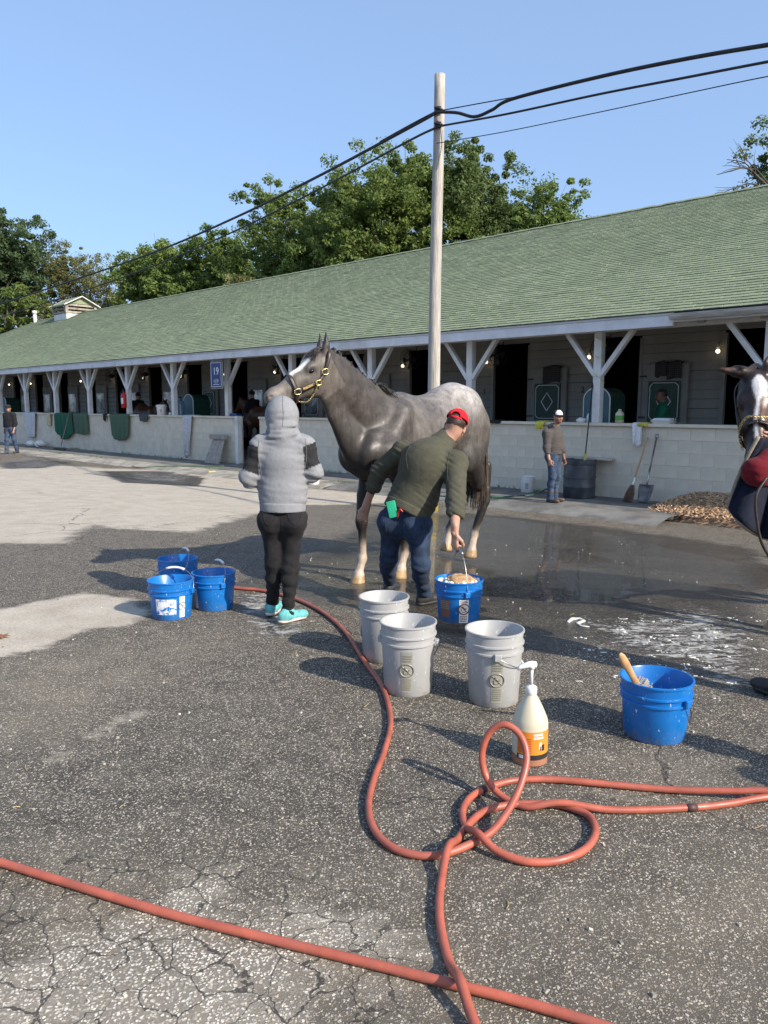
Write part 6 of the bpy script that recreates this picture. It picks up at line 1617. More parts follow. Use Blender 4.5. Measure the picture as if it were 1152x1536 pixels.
def make_buckets():
    # --- tall grey ones
    def grey_bucket(px, py, label, da, handle, lab_off, grip=None, wear=False):
        p = G(px, py); a = CAMA(p); b = empty('bucket', p, 0, label, 'bucket', 'buckets on the asphalt')
        body, rad = bucket_mesh_parts(b, MT['grey'], .124, .143, .372, (.272, .312), a + da, handle, .105, grip)
        m = MB(); l0 = a + lab_off
        m.patch(lambda z: rad(z) + .0012, l0 - .21, l0 + .21, .03, .245, 8, 4, 0); text_lines(m, rad, l0 - .17, l0 + .17, .04, .105, 6, 1, 3); text_lines(m, rad, l0 - .17, l0 + .17, .19, .23, 3, 1, 5)
        no_symbol(m, rad, l0, .148, .034, 1); m.build('warning_label', [MT['labeltan'], MT['printdark']], b)
        return b
    grey_bucket(576, 992 - 6, 'grey plastic bucket standing left behind the other two, closest to the jeans', .6, 'down', -1.9)
    grey_bucket(612, 1034, 'grey plastic bucket in the middle, in front of its twin beside the red hose', 1.35, 'down', -.05)
    grey_bucket(740, 1049, 'grey plastic bucket on the right with bail drooping towards the pump bottle', .12, -.55, .12, 'whiteplastic')
    # --- blue ones
    def blue_bucket(loc, label, da, handle, grip=None, ry=None):
        b = empty('bucket', loc, 0, label, 'bucket', 'buckets on the asphalt'); a = CAMA(loc)
        body, rad = bucket_mesh_parts(b, MT['blue'], .134, .155, .268, (.178, .212), a + da, handle, .075, grip); return b, rad, a
    p = G(981, 1100); b, rad, a = blue_bucket(p, 'blue bucket standing alone at the right with a wooden handled brush in it', .95, 'down')
    p = G(258, 924); b, rad, a = blue_bucket(p, 'blue bucket with a torn white label, nearest of the three at the left', 1.1, 1.05, 'whiteplastic')
    m = MB(); m.patch(lambda z: rad(z) + .0015, a - .78, a + .22, .045, .155, 20, 6); m.build('torn_label', MT['tornlabel'], b)
    m = MB(); m.patch(lambda z: rad(z) + .0015, a + .38, a + .66, .02, .170, 6, 4); no_symbol(m, rad, a + .52, .10, .026, 1); text_lines(m, rad, a + .41, a + .63, .03, .065, 3, 1, 2); text_lines(m, rad, a + .41, a + .63, .135, .165, 3, 1, 7); m.build('warning_label', [MT['labelwhite'], MT['printdark']], b)
    p2 = G(322, 911); b2, rad2, a2 = blue_bucket(p2, 'plain blue bucket, right one of the three by the hooded person', .4, 1.25, 'whiteplastic')
    m = MB(); m.patch(lambda z: rad2(z) + .0015, a2 - 1.25, a2 - .98, .02, .165, 6, 4); text_lines(m, rad2, a2 - 1.22, a2 - 1.0, .03, .15, 9, 1, 4); m.build('warning_label', [MT['labelwhite'], MT['printdark']], b2)
    p3 = G(268, 886); blue_bucket(p3, 'blue bucket mostly hidden behind the two front ones at the left', .3, 1.1, 'whiteplastic')
    p4 = at(688, 925, 4.93); p4[2] = .085; b4, rad, a = blue_bucket(p4, 'blue bucket with a tan sponge on top, hanging from the bending person hand', .35, 'up', 'steel')
    m = MB(); m.patch(lambda z: rad(z) + .0015, a + .02, a + .45, .006, .160, 8, 4); no_symbol(m, rad, a + .235, .098, .034, 1); text_lines(m, rad, a + .06, a + .40, .012, .055, 4, 1, 2); text_lines(m, rad, a + .06, a + .40, .138, .156, 2, 1, 8); m.build('warning_label', [MT['labelwhite'], MT['printbrown']], b4)
    m = MB(); m.patch(lambda z: rad(z) + .0015, a - .95, a - .42, .035, .155, 10, 4); text_lines(m, rad, a - .92, a - .46, .09, .15, 5, 1, 2); m.build('product_label', [MT['printbrown'], MT['labeltan']], b4)
    m = MB(); lb = p4 + np.array((0, 0, .225)); m.lathe([(.001, .018), (.06, .02), (.11, .012), (.143, .0)], tuple(lb - p4), 28); 
    for q in range(90):
        an, rr = rnd.uniform(0, 6.28), .14 * math.sqrt(rnd.random()); m.sphere((rr * math.cos(an), rr * math.sin(an), .237 + rnd.uniform(0, .012)), rnd.uniform(.008, .022), 6, 5)
    m.build('suds', MT['labelwhite'], b4, True)
    S = SDF(); S.ell((.01, .0, .252), (.095, .07, .042), .02); S.wrinkle(folds(8, .008, 60)); S.wrinkle(folds(18, .005, 120)); V, F = S.mesh(.007)
    sp = link('sponge', np_mesh('sponge', V, F, [M('wet sponge', (.48, .30, .15), .9, var=.4, vs=50, bump=1.0, bs=200, bd=.006)], True), None, p4); tag(sp, 'tan sponge heaped with suds in the held blue bucket', 'sponge')
    # --- scrub brush in the right blue bucket
    p = G(981, 1100); m = MB(); a, e = at(930, 980, 3.16), p + (.02, .03, .05); dd = unit(e - a)
    br = empty('scrub_brush', p + (0, 0, .02), 0, 'wooden handled brush leaning out of the lone blue bucket', 'brush')
    P = [a + dd * k - p - (0, 0, .02) for k in (0, .02, .07, .15, .24)]; m.tube(P, [.006, .015, .018, .014, .016], 10, sq=.45, up=(0, 1, 0)); m.build('handle', M('pale varnished wood', (.55, .33, .16), .45, var=.2, vs=6, stretch=(6, 6, 1)), br, True)
    m = MB(); c = P[-1]; m.box(c + dd * .03, (.06, .022, .10), np.stack(frame(dd) + (dd,), 1), bevel=.005)
    for _ in range(60): q0 = c + dd * rnd.uniform(-.01, .07) + frame(dd)[0] * rnd.uniform(-.025, .025); m.tube([q0, q0 + frame(dd)[1] * .05], .002, 3)
    m.build('bristle_head', MT['wood'], br)
    # --- small white buckets by the barn
    def white_bucket(loc, label, hh=.32, r=.135, red=False, name='bucket'):
        b = empty(name, loc, 0, label, 'bucket', 'white buckets by the barn'); a = CAMA(loc)
        body, rad = bucket_mesh_parts(b, MT['whiteplastic'], r * .86, r, hh, (hh - .05,), a + 1.3, 'down', .05)
        m = MB(); m.patch(lambda z: rad(z) + .002, a - .35, a + .15, hh * .2, hh * .62, 6, 4); text_lines(m, rad, a - .33, a + .12, hh * .22, hh * .6, 6, 1, 5, .004, .6); m.build('label', [MT['labelwhite'], MT['red'] if red else MT['printdark']], b)
    gp = G(791, 738); gp[2] = -.2; white_bucket(gp, 'white bucket with dark print on the walkway left of the drum', .31, .145)
    white_bucket(BW(T(242, -.08), -.08, WT), 'white tub with red print standing on top of the wall', .33, .16, True)
    gp = G(471, 728); white_bucket(gp, 'white bucket on the road half hidden by the hooded person', .25, .13)
make_buckets()
# ------------------------------------------------------------------ hoses
def make_hoses():
    # standing loop: given in 3D where it leaves the ground
    def pt(x, y, Y): return at(x, y, Y)
    r = .0132
    flat = [(262, 846), (300, 872), (330, 882), (356, 885), (395, 889), (445, 902), (485, 922), (517, 950), (546, 995), (574, 1036), (586, 1085), (577, 1130), (562, 1170), (553, 1212), (560, 1248), (585, 1275), (620, 1288), (655, 1289), (695, 1277)]
    P = [G(x, y) + (0, 0, r + .002) for x, y in flat]
    Y0 = P[-1][1]
    loop = [(741, 1244, 2.475), (775, 1192, 2.60), (790, 1140, 2.69), (781, 1104, 2.74), (758, 1087, 2.77), (735, 1098, 2.79), (723, 1130, 2.79), (729, 1164, 2.77), (750, 1192, 2.725), (788, 1210, 2.655)]
    P += [at(x, y, Y) for x, y, Y in loop]
    P += [G(x, y) + (0, 0, r + .003 + l) for x, y, l in ((840, 1217, .018), (920, 1221, 0), (1030, 1218, 0), (1090, 1212, .0), (1160, 1206, .015), (1300, 1190, 0))]
    s = spline(P, 12); root = empty('hose', s[0], 0, 'red hose running from the left buckets to the loop standing on edge', 'hose', 'red rubber hoses')
    def build_tube(s, root, spl=()):
        n = 14; V = []; Fc = []; k = np.linspace(0, 2 * math.pi, n, endpoint=False); mod = r * (1 + .03 * np.cos(k * 7)); Tn = np.gradient(s, axis=0); a, b = frame(Tn[0])
        for i in range(len(s)):
            d = unit(Tn[i]); a = unit(a - d * (a @ d)); b = np.cross(d, a)
            for j in range(n): V.append(s[i] - s[0] + mod[j] * (a * math.cos(k[j]) + b * math.sin(k[j])))
        for i in range(len(s) - 1):
            for j in range(n): Fc.append((i * n + j, i * n + (j + 1) % n, (i + 1) * n + (j + 1) % n, (i + 1) * n + j))
        m = MB(); m.add(V, Fc); m.build('tube', MT['hose'], root, True)
        for tgt in spl:
            i = int(np.argmin(((s - np.asarray(tgt)) ** 2).sum(1))); q = MB(); L = s[i:i + 4] - s[0]; d = unit(L[-1] - L[0]); q.tube([L[1] - d * .02, L[1] + d * .02], r * 1.05, 14); q.build('splice', MT['tape'], root, True)
    build_tube(s, root, [G(1030, 1218)])
    pts = [(1300, 1222, .02), (1160, 1206, .034), (1100, 1200, .02), (1000, 1190, 0), (900, 1181, 0), (830, 1175, 0), (775, 1176, 0), (738, 1185, .0), (708, 1200, 0), (694, 1222, 0), (699, 1248, .0), (716, 1270, .034), (745, 1287, .01), (790, 1299, 0), (840, 1297, 0), (878, 1280, 0), (893, 1255, 0), (885, 1232, 0), (862, 1220, .0), (835, 1213, .0), (800, 1212, 0), (760, 1214, 0), (725, 1224, .0), (700, 1246, 0), (686, 1266, 0), (672, 1292, .034), (662, 1328, .0), (659, 1370, 0), (663, 1410, 0), (675, 1455, .0), (690, 1500, .036), (706, 1535, .01), (730, 1590, 0)]
    P = np.array([G(x, y) + (0, 0, r + .003 + l) for x, y, l in pts]); s = spline(P, 12)
    root = empty('hose', s[0], 0, 'red hose making a flat oval coil before leaving at the bottom edge', 'hose', 'red rubber hoses'); build_tube(s, root, [G(730, 1188)])
    pts = [(-150, 1262), (-60, 1284), (0, 1300), (100, 1331), (250, 1377), (400, 1415), (550, 1452), (660, 1480), (760, 1505), (860, 1534), (1000, 1580)]
    P = np.array([G(x, y) + (0, 0, r + .003) for x, y in pts]); s = spline(P, 12)
    root = empty('hose', s[0], 0, 'red hose lying nearly straight from the left edge across the foreground', 'hose', 'red rubber hoses'); build_tube(s, root)
    g = MB(); P = [G(x, y) + (0, 0, .05) for x, y in ((655, 752), (700, 754), (735, 750), (775, 748), (800, 746), (818, 738))]; P = [np.array((q[0], q[1], max(q[2], -.185))) for q in P]
    P += [BW(T(835), .12, -.12), BW(T(838), .1, .1)]
    g.tube(spline(P, 8), .014, 8); tag(g.build('hose', M('green garden hose', (.03, .10, .06), .5), None, True), 'thin green hose lying along the walkway by the drum', 'hose')
    g = MB(); P = [BW(t, y, z) for t, y, z in ((10.6, 1.0, -.17), (11.2, 1.5, -.18), (12.0, 1.9, -.2), (12.8, 2.3, -.26), (13.4, 2.2, -.25))]; g.tube(spline(P, 8), .013, 8)
    tag(g.build('hose', M('green tap hose', (.03, .12, .05), .5), None, True), 'green hose over the kerb near the gap in the wall', 'hose')
make_hoses()
# ------------------------------------------------------------------ pump bottle
def make_bottle():
    p = G(794, 1139); b = empty('pump_bottle', p, 0, 'milky gallon pump bottle with orange label behind the hose loop', 'bottle'); a = CAMA(p)
    rad = lambda z: .0735 if z < .165 else .0735
    m = MB(); m.lathe([(.001, 0), (.066, .0), (.0725, .006), (.0735, .02), (.0735, .168), (.069, .190), (.050, .235), (.032, .270), (.021, .288), (.0195, .300)], (0, 0, 0), 32); m.build('shell', MT['bottle'], b, True)
    m = MB(); m.patch(lambda z: .0741, 0, 6.2832, .004, .040, 40, 2); m.build('liquid', MT['liquid'], b, True)
    m = MB(); m.patch(lambda z: .0745, a - .75, a + 1.45, .052, .150, 20, 4, 0); m.patch(lambda z: .0745, a - .75, a + 1.45, .030, .052, 20, 1, 1); m.patch(lambda z: .0748, a - .62, a - .35, .034, .049, 4, 1, 2)
    text_lines(m, lambda z: .0740, a - .7, a + .1, .058, .125, 9, 3, 3, .0012, .35); text_lines(m, lambda z: .0740, a + .2, a + .8, .118, .146, 2, 2, 3, .0012, .7)
    m.patch(lambda z: .0750, a + .55, a + .70, .075, .105, 3, 2, 2); m.patch(lambda z: .0751, a + .72, a + .9, .068, .095, 3, 2, 1); m.patch(lambda z: .0751, a + .6, a + .68, .07, .09, 3, 2, 1)
    m.build('label', [MT['orange'], MT['labelblack'], MT['labelwhite'], MT['red']], b, True)
    m = MB(); m.lathe([(.021, .288), (.024, .292), (.024, .318), (.020, .322), (.012, .326), (.008, .330)], (0, 0, 0), 20); m.build('collar', MT['whiteplastic'], b, True)
    m = MB(); m.tube([(0, 0, .325), (0, 0, .405)], .0068, 10); m.build('stem', MT['whiteplastic'], b, True)
    d = np.array((math.cos(a - 1.2), math.sin(a - 1.2), 0)); m = MB(); m.tube([(0, 0, .398), (0, 0, .412)], .013, 12); m.tube([d * -.018 + (0, 0, .414), d * .01 + (0, 0, .416), d * .05 + (0, 0, .408), d * .062 + (0, 0, .396)], [.013, .014, .009, .006], 10); m.build('pump_head', MT['whiteplastic'], b, True)
make_bottle()
def make_suds():
    r = random.Random(8); m = MB(); z = lambda p: p + (0, 0, .004)
    m.tube([z(G(x, y)) for x, y in ((852, 934), (858, 929), (870, 929), (876, 932), (866, 936), (872, 940), (884, 941))], [.012, .016, .014, .012, .013, .010, .006], 7, sq=.6)
    for _ in range(110):
        x, y = r.uniform(860, 1160), r.gauss(972, 36)
        if y < 915 or y > 1050: continue
        s = r.uniform(.002, .009); g0 = G(x, y)
        for _q in range(r.randint(1, 4)): m.sphere(g0 + (r.gauss(0, .016), r.gauss(0, .016), .0006), (s * r.uniform(.6, 2.2), s * r.uniform(.6, 1.6), s * .3), 7, 4)
    tag(m.build('soap_suds', MT['labelwhite'], None, True), kind='stuff')
make_suds()
# ------------------------------------------------------------------ phone and tool in the bending person's pocket
def pocket():
    a = at(588, 764, 5.40); m = MB(); d = unit(at(584, 752, 5.40) - at(590, 778, 5.40)); x, y = frame(d, (0, 1, 0)); m.box(a, (.066, .010, .12), np.stack((unit(np.cross(d, (0, 1, 0))) * -1, (0, 1, 0), d), 1), bevel=.004)
    tag(m.build('phone', M('green phone case', (.02, .36, .20), .35), None), 'green cased phone sticking out of the jeans back pocket', 'phone')
    m = MB(); m.tube(spline([at(596, 776, 5.40), at(598, 768, 5.39), at(600, 764, 5.38), at(604, 768, 5.38)], 5), .007, 6)
    tag(m.build('hoof_pick', MT['red'], None, True), 'red handled hoof pick beside the phone in the back pocket', 'hoof pick')
pocket()
# ------------------------------------------------------------------ cloths over the wall
def drape(name, label, cat, px0, px1, pyb, mat, seed, taper=1.0, back=.22, group='cloths hung over the wall', fold=.03, skew=0.0, thick=.012, nfold=3):
    r = random.Random(seed); t0, t1 = T(px1, .06), T(px0, .06); n = 22; zb = BZ((px0 + px1) / 2, pyb, .06); L = WT - zb; rows = 16
    V = []; tc = (t0 + t1) / 2; hw = (t1 - t0) / 2; ph = [r.uniform(0, 6.28) for _ in range(4)]
    prof = [(-.22 - .0, WT - back, 0), (-.225, WT + .0, 0), (-.20, WT + .015, 0), (-.03, WT + .016, 0), (.075, WT + .012, 0), (.088, WT - .03, .05)] + [(.088, WT - .03 - (L - .03) * k / rows, k / rows) for k in range(1, rows + 1)]
    for y, z, k in prof:
        for i in range(n + 1):
            u = -1 + 2 * i / n; w = hw * (1 + (taper - 1) * k); sag = ((.30 if nfold > 3 else .14) * L * (u * u - .5) + .05 * L * math.sin(3 * u + ph[3])) * k
            fo = fold * (.25 + k) * (math.sin(u * 3.14 * nfold + ph[0] + k * 1.2) + .5 * math.sin(u * 3.14 * nfold * 2.3 + ph[1])) * (1 if k > 0 else 0)
            V.append((tc + u * w + skew * k * L + .02 * k * math.sin(5 * u + ph[2]), y + max(-.004, fo + fold * .9 * (k > 0)), z + sag + (.006 * math.sin(u * 7 + ph[1]) if k == 0 else 0)))
    F = [(j * (n + 1) + i, j * (n + 1) + i + 1, (j + 1) * (n + 1) + i + 1, (j + 1) * (n + 1) + i) for j in range(len(prof) - 1) for i in range(n)]
    loc = np.array((tc, 0, WT)); m = MB(); m.add([np.array(v) - loc for v in V], F); o = m.build(name, MT[mat], None, True); o.location = tuple(BW(*loc)); o.rotation_euler = (0, 0, BROT)
    s = o.modifiers.new('thick', 'SOLIDIFY'); s.thickness = thick; tag(o, label, cat, group)
drape('sweatshirt', 'pale grey sweatshirt slung over the wall beside the walking person', 'sweatshirt', 37, 54, 655, 'towel_g2', 1, .45, fold=.05, skew=-.08)
drape('rag', 'small cream rag on the wall left of the green sheets', 'rag', 70, 76, 638, 'creamrag', 2, .8, fold=.02)
drape('stable_sheet', 'bright dark green sheet over the wall beside the leaning squeegee', 'sheet', 83, 109, 653, 'cloth_green', 3, 1.0, fold=.035, skew=-.1, nfold=4)
drape('stable_sheet', 'faded grey green sheet hanging next to the bright green one', 'sheet', 110, 131, 650, 'cloth_green2', 4, .95, fold=.035, skew=-.08)
drape('girth_strap', 'thin black strap over the wall between two green sheets', 'strap', 155, 160, 631, 'cloth_black', 5, .6, fold=.01)
drape('stable_sheet', 'wide faded green sheet below the fire extinguisher', 'sheet', 165, 194, 657, 'cloth_green2', 6, .82, fold=.035, nfold=4, skew=-.05)
drape('saddle_pad', 'small charcoal pad folded over the wall left of the white tub', 'pad', 209, 222, 632, 'mat_grey', 7, .8, fold=.015, thick=.03)
drape('towel', 'long pale towel hanging to a point, left of the leaning board', 'towel', 275, 289, 680, 'towel_g2', 8, .35, fold=.05, skew=.03)
drape('towel', 'white towel on the wall above the broom at the right', 'towel', 951, 966, 666, 'towel_w', 9, .95, fold=.02, nfold=2)
drape('rag', 'yellow rag on the wall behind the person by the drum', 'rag', 806, 819, 643, 'yellowrag', 10, .5, fold=.03)
drape('rag', 'yellow rag bunched beside the white towel', 'rag', 958, 973, 635, 'yellowrag', 12, .7, fold=.02, thick=.02)
drape('pad', 'black pad lying over the wall just right of the grey horse', 'pad', 727, 752, 634, 'cloth_black', 13, .8, fold=.015, thick=.02)
# plaid blankets on the stall doors
def plaid_on(px0, px1, pyb, label):
    y = SW + .18; t0, t1 = T(px1, y), T(px0, y); zt = 2.38; zb = BZ((px0 + px1) / 2, pyb, y); n = 14; V = []; rows = 8
    for (yy, z) in [(-.08, zt - .3), (-.08, zt + .02), (.0, zt + .03)] + [(.01, zt - (zt - zb) * k / rows) for k in range(1, rows + 1)]:
        for i in range(n + 1):
            u = i / n; V.append((t0 + (t1 - t0) * u, y + yy + .012 * math.sin(u * 12 + z * 2), z + .02 * math.sin(u * 5)))
    F = [(j * (n + 1) + i, j * (n + 1) + i + 1, (j + 1) * (n + 1) + i + 1, (j + 1) * (n + 1) + i) for j in range(rows + 2) for i in range(n)]
    loc = np.array((t0, y, zt)); m = MB().add([np.array(v) - loc for v in V], F); o = m.build('blanket', MT['plaid'], None, True); o.location = tuple(BW(*loc)); o.rotation_euler = (0, 0, BROT)
    s = o.modifiers.new('thick', 'SOLIDIFY'); s.thickness = .02; tag(o, label, 'blanket', 'plaid blankets on stall doors')
plaid_on(813, 838, 574, 'dark plaid blanket hung over the stall door left of number two')
plaid_on(980, 997, 564, 'dark plaid blanket over the rightmost stall door, left half of the pair')
plaid_on(998, 1019, 568, 'dark plaid blanket over the rightmost stall door, right half of the pair')
# ------------------------------------------------------------------ things on, in front of and behind the wall
def on_wall(px, y=-.08): return BW(T(px, y), y, WT)
def make_wall_things():
    # fire extinguisher on its post
    t = T(188, .02); p = BW(t, .06, BZ(188, 612, .02)); e = empty('fire_extinguisher', p, BROT, 'red fire extinguisher fixed to a white roof post', 'extinguisher')
    m = MB(); m.lathe([(.001, 0), (.085, 0), (.095, .02), (.095, .42), (.08, .48), (.03, .52), (.03, .55)], (0, 0, 0), 20); m.build('cylinder_body', MT['red'], e, True)
    m = MB(); m.tube([(0, 0, .55), (0, 0, .60)], .028, 8); m.tube([(.0, 0, .60), (.09, 0, .66)], .014, 6); m.tube([(.0, 0, .58), (.10, 0, .58)], .012, 6); m.build('valve', MT['darkmetal'], e, True)
    m = MB(); m.tube(spline([(.03, .03, .57), (.13, .05, .5), (.12, .06, .3), (.11, .05, .18)], 6), .014, 6); m.build('discharge_hose', MT['rubber'], e, True)
    m = MB(); m.patch(lambda z: .097, .6, 2.4, .14, .34, 8, 2); m.build('label', MT['labelwhite'], e, True)
    # arched cabinets
    root = None
    for px, lab in ((895, 'arched teal and green box behind the wall, partly hidden by a roof post'), (283, 'arched green box in the aisle right of the blue water jug'), (6, 'arched green box behind the wall at the left edge')):
        loc = BW(T(px, -.75), -.75, -.17)
        if root is None:
            root = empty('tack_box', loc, BROT); w, h, dp = .56, 1.98, .62; n = 14
            prof = [(-w / 2, 0), (-w / 2, h - w * .42)] + [(-w / 2 * math.cos(q), h - w * .42 + w * .42 * math.sin(q)) for q in np.linspace(.12, math.pi - .12, n)] + [(w / 2, h - w * .42), (w / 2, 0)]
            k = len(prof); V = [(x, yy, z) for yy in (0, -dp) for x, z in prof]
            m = MB().add(V, [(i, i + 1, k + i + 1, k + i) for i in range(k - 1)] + [tuple(range(k, 2 * k))]); m.build('case', MT['green_dk'], root)
            m = MB().add([(x * .97, .012, z * .995) for x, z in prof] + [(x * .97, .0, z * .995) for x, z in prof], [tuple(range(k - 1, -1, -1))] + [(i, i + 1, k + i + 1, k + i) for i in range(k - 1)]); m.build('door_panel', MT['teal'], root)
            m = MB(); m.tube([(x, .004, z) for x, z in prof], .014, 6); m.build('edge_trim', MT['whiteplastic'], root, True); o = root
        else: o = copy_tree(root); o.location = tuple(loc)
        tag(o, lab, 'tack box', 'arched boxes in the aisle')
    # water jug
    p = on_wall(271); p = BW(T(270, -.35), -.35, WT - .02); j = empty('water_jug', p + (0, 0, .0), 0, 'clear blue water jug next to the arched green box', 'jug'); m = MB(); m.lathe([(.001, -.3), (.14, -.3), (.15, -.2), (.15, .35), (.12, .45), (.04, .5), (.04, .56)], (0, 0, 0), 20); m.build('shell', MT['jug'], j, True); m = MB(); m.lathe([(.05, .55), (.05, .6), (.001, .6)], (0, 0, 0), 12); m.build('lid', MT['signblue'], j, True)
    s = MB(); s.box((0, 0, (-.17 - (WT - .32)) / 2), (.3, .3, WT - .32 + .15), bevel=.01); o = s.build('pedestal', MT['darkmetal'], None); o.location = tuple(p + (0, 0, -.3)); tag(o, 'dark stand under the blue water jug', 'stand')
    # bottles and oddments on the wall
    def bottle(px, h, r, lab, mats, lm=None, cat='bottle'):
        p = on_wall(px); b = empty('bottle', p, 0, lab, cat); m = MB(); m.lathe([(.001, 0), (r, 0), (r, h * .62), (r * .85, h * .75), (r * .35, h * .88), (r * .33, h * .93)], (0, 0, 0), 18); m.build('shell', MT[mats], b, True)
        m = MB(); m.lathe([(r * .4, h * .91), (r * .4, h), (.001, h)], (0, 0, 0), 12); m.build('cap', MT['creamrag'] if lm else MT['whiteplastic'], b, True)
        if lm: m = MB(); m.patch(lambda z: r * 1.01, 0, 6.283, h * .2, h * .55, 24, 2); m.build('label', MT[lm], b, True)
    bottle(930, .25, .075, 'pale bottle with green label standing on the wall', 'bottle', 'printgreen')
    bottle(883, .17, .03, 'small white bottle leaning at the foot of the roof post', 'whiteplastic')
    bottle(255, .10, .05, 'little white pot on the wall right of the tub', 'whiteplastic', None, 'pot'); bottle(262, .12, .03, 'small brown flask on the wall left of a roof post', 'liquid', None, 'flask')
    S = SDF(); p = on_wall(873); S.ell(p + (0, 0, .04), (.10, .07, .05), .03); S.wrinkle(folds(3, .012, 40)); V, F = S.mesh(.01); tag(link('cup_bag', np_mesh('cup_bag', V - p, F, [MT['whiteplastic']], True), None, p), 'crumpled white bag on the wall left of the roof post', 'bag')
    p = on_wall(353); m = MB(); m.box((0, 0, .04), (.34, .2, .08), bevel=.015); o = m.build('folded_cloth', MT['signblue'], None); o.location = tuple(p); o.rotation_euler = (0, 0, BROT); tag(o, 'folded blue cloth on the wall end by the gap', 'cloth')
    # clamshell box
    p = on_wall(997); c = empty('takeaway_box', p, BROT, 'white foam clamshell box sitting on the wall by the green shirted person', 'box')
    for z0, z1, w0, w1, nm in ((0, .055, .11, .145, 'base'), (.058, .10, .145, .10, 'lid')):
        m = MB(); q = lambda w, z: [(sx * w * 1.25, sy * w, z) for sx, sy in ((-1, -1), (1, -1), (1, 1), (-1, 1))]; m.add(q(w0, z0) + q(w1, z1), [(3, 2, 1, 0), (4, 5, 6, 7)] + [(i, (i + 1) % 4, 4 + (i + 1) % 4, 4 + i) for i in range(4)]); m.build(nm, MT['whiteplastic'], c)
    p = on_wall(1017); m = MB(); m.tube([(0, 0, 0), (0, 0, .07)], .006, 6)
    for s in (-1, 1): m.tube([(s * .02 + .028 * math.cos(t), 0, .09 + .032 * math.sin(t)) for t in np.linspace(0, 6.283, 13)], .006, 5)
    o = m.build('scissors', MT['darkmetal'], None, True); o.location = tuple(p); tag(o, 'dark handled scissors standing on the wall right of the clamshell', 'scissors')
    # number sign under the eave
    y = .30; t = T(326.5, y); zc = BZ(326.5, 562, y); p = BW(t, y, zc); s = empty('number_sign', p, BROT, 'blue barn sign with white 19 hanging under the eave', 'sign')
    W_, H_ = .56, .74; m = MB(); m.box((0, 0, 0), (W_ + .05, .03, H_ + .05), bevel=.008); m.build('backing', MT['inwall'], s); m = MB(); m.box((0, .018, 0), (W_, .012, H_), bevel=.004); m.build('panel', MT['signblue'], s)
    m = MB()
    for sx in (-1, 1): m.box((sx * W_ * .44, .026, 0), (.012, .004, H_ * .9))
    for sz in (-1, 1): m.box((0, .026, sz * H_ * .45), (W_ * .88 - .014, .004, .012))
    m.build('border_line', MT['signwhite'], s)
    me = TX['19']; me.materials.clear(); me.materials.append(MT['signwhite']); link('numeral', me, s, (0, .028, .09), (R(90), 0, R(180)))
    m = MB(); q = [(.11 * math.cos(a_), .028, -.18 + .055 * math.sin(a_)) for a_ in np.linspace(0, 6.2832, 28)]; m.tube(q, .005, 5); m.build('oval_emblem', MT['signwhite'], s)
    me = TX['oval']; me.materials.clear(); me.materials.append(MT['signwhite']); link('emblem_lettering', me, s, (0, .028, -.18), (R(90), 0, R(180)))
    m = MB(); m.box((0, .027, -.275), (.30, .003, .012)); m.build('small_print', MT['signwhite'], s)
    m = MB()
    for sx in (-1, 1): m.tube([(sx * .2, 0, H_ / 2), (sx * .2, -.02, H_ / 2 + .25)], .006, 5)
    m.build('hanger', MT['steel'], s)
    # fluorescent sliver seen above the sign
    # leaning weathered board (step lid)
    t = T(323, .25); p = BW(t, .12, -.2); b = empty('leaning_board', p, BROT, 'weathered wooden board with a top rail leaning on the wall', 'board'); zt = BZ(325, 655, .25) + .2
    m = MB(); w0, w1 = .36, .30
    for k in range(3):
        a0, a1 = -1 + 2 * k / 3, -1 + 2 * (k + 1) / 3; q = MB(); V = []
        for yy in (0, .03): V += [(a0 * w0 + .004, .30 + yy, 0), (a1 * w0 - .004, .30 + yy, 0), (a1 * w1 - .004, .02 + yy, zt - .06), (a0 * w1 + .004, .02 + yy, zt - .06)]
        q.add(V, [(3, 2, 1, 0), (4, 5, 6, 7), (0, 1, 5, 4), (2, 3, 7, 6), (1, 2, 6, 5), (3, 0, 4, 7)]); q.build('plank', MT['wood'], b)
    m = MB(); m.box((0, .05, zt - .01), (.84, .12, .13), bevel=.01); m.build('top_rail', MT['wood'], b)
    # drum and the plank lying over it
    p = BW(T(873, .42), .42, -.2); d = empty('drum', p, 0, 'dark plastic drum standing on the walkway beside the person', 'drum'); r, h = .285, .70
    m = MB(); m.lathe([(.001, 0), (r * .95, 0), (r, .02), (r, .19), (r + .008, .20), (r + .008, .22), (r, .23), (r * 1.01, .36), (r + .012, .37), (r + .012, .39), (r * 1.01, .40), (r, .58), (r * .97, .60), (r * .99, .61), (r, .65), (r, h), (r - .02, h), (r - .02, .3), (.001, .28)], (0, 0, 0), 40); m.build('shell', MT['drum'], d, 'auto')
    m = MB(); m.box((.0, 0, h - .03), (.01, .01, .01)); 
    P = BW(T(883, .14), .14, .50); m = MB(); m.box((0, 0, 0), (1.02, .24, .045), bevel=.01); o = m.build('plank_shelf', MT['plank'], None); o.location = tuple(P); o.rotation_euler = (0, 0, BROT); tag(o, 'pale plank shelf along the wall behind the drum', 'shelf')
    # long whip pole in the drum
    a, b = at(877, 692, p[1] - .02), at(889, 577, p[1] + .33); b0 = a + (a - b) * .35; w = empty('long_whip', a, 0, 'thin black long handled pole with yellow tip standing in the drum', 'pole tool'); m = MB(); m.tube([b0 - a, b - a], .012, 7); m.build('shaft', MT['rubber'], w, True); m = MB(); m.tube([(a - b) * .12, (b - a) * .10], .026, 8); m.build('yellow_ferrule', MT['yellowp'], w, True); m = MB(); m.tube([(b - a) * .97, (b - a) * 1.02], .022, 7); m.build('knob', MT['rubber'], w, True)
    # yellow cord wound on the post
    t = T(893, .03); m = MB(); P = []
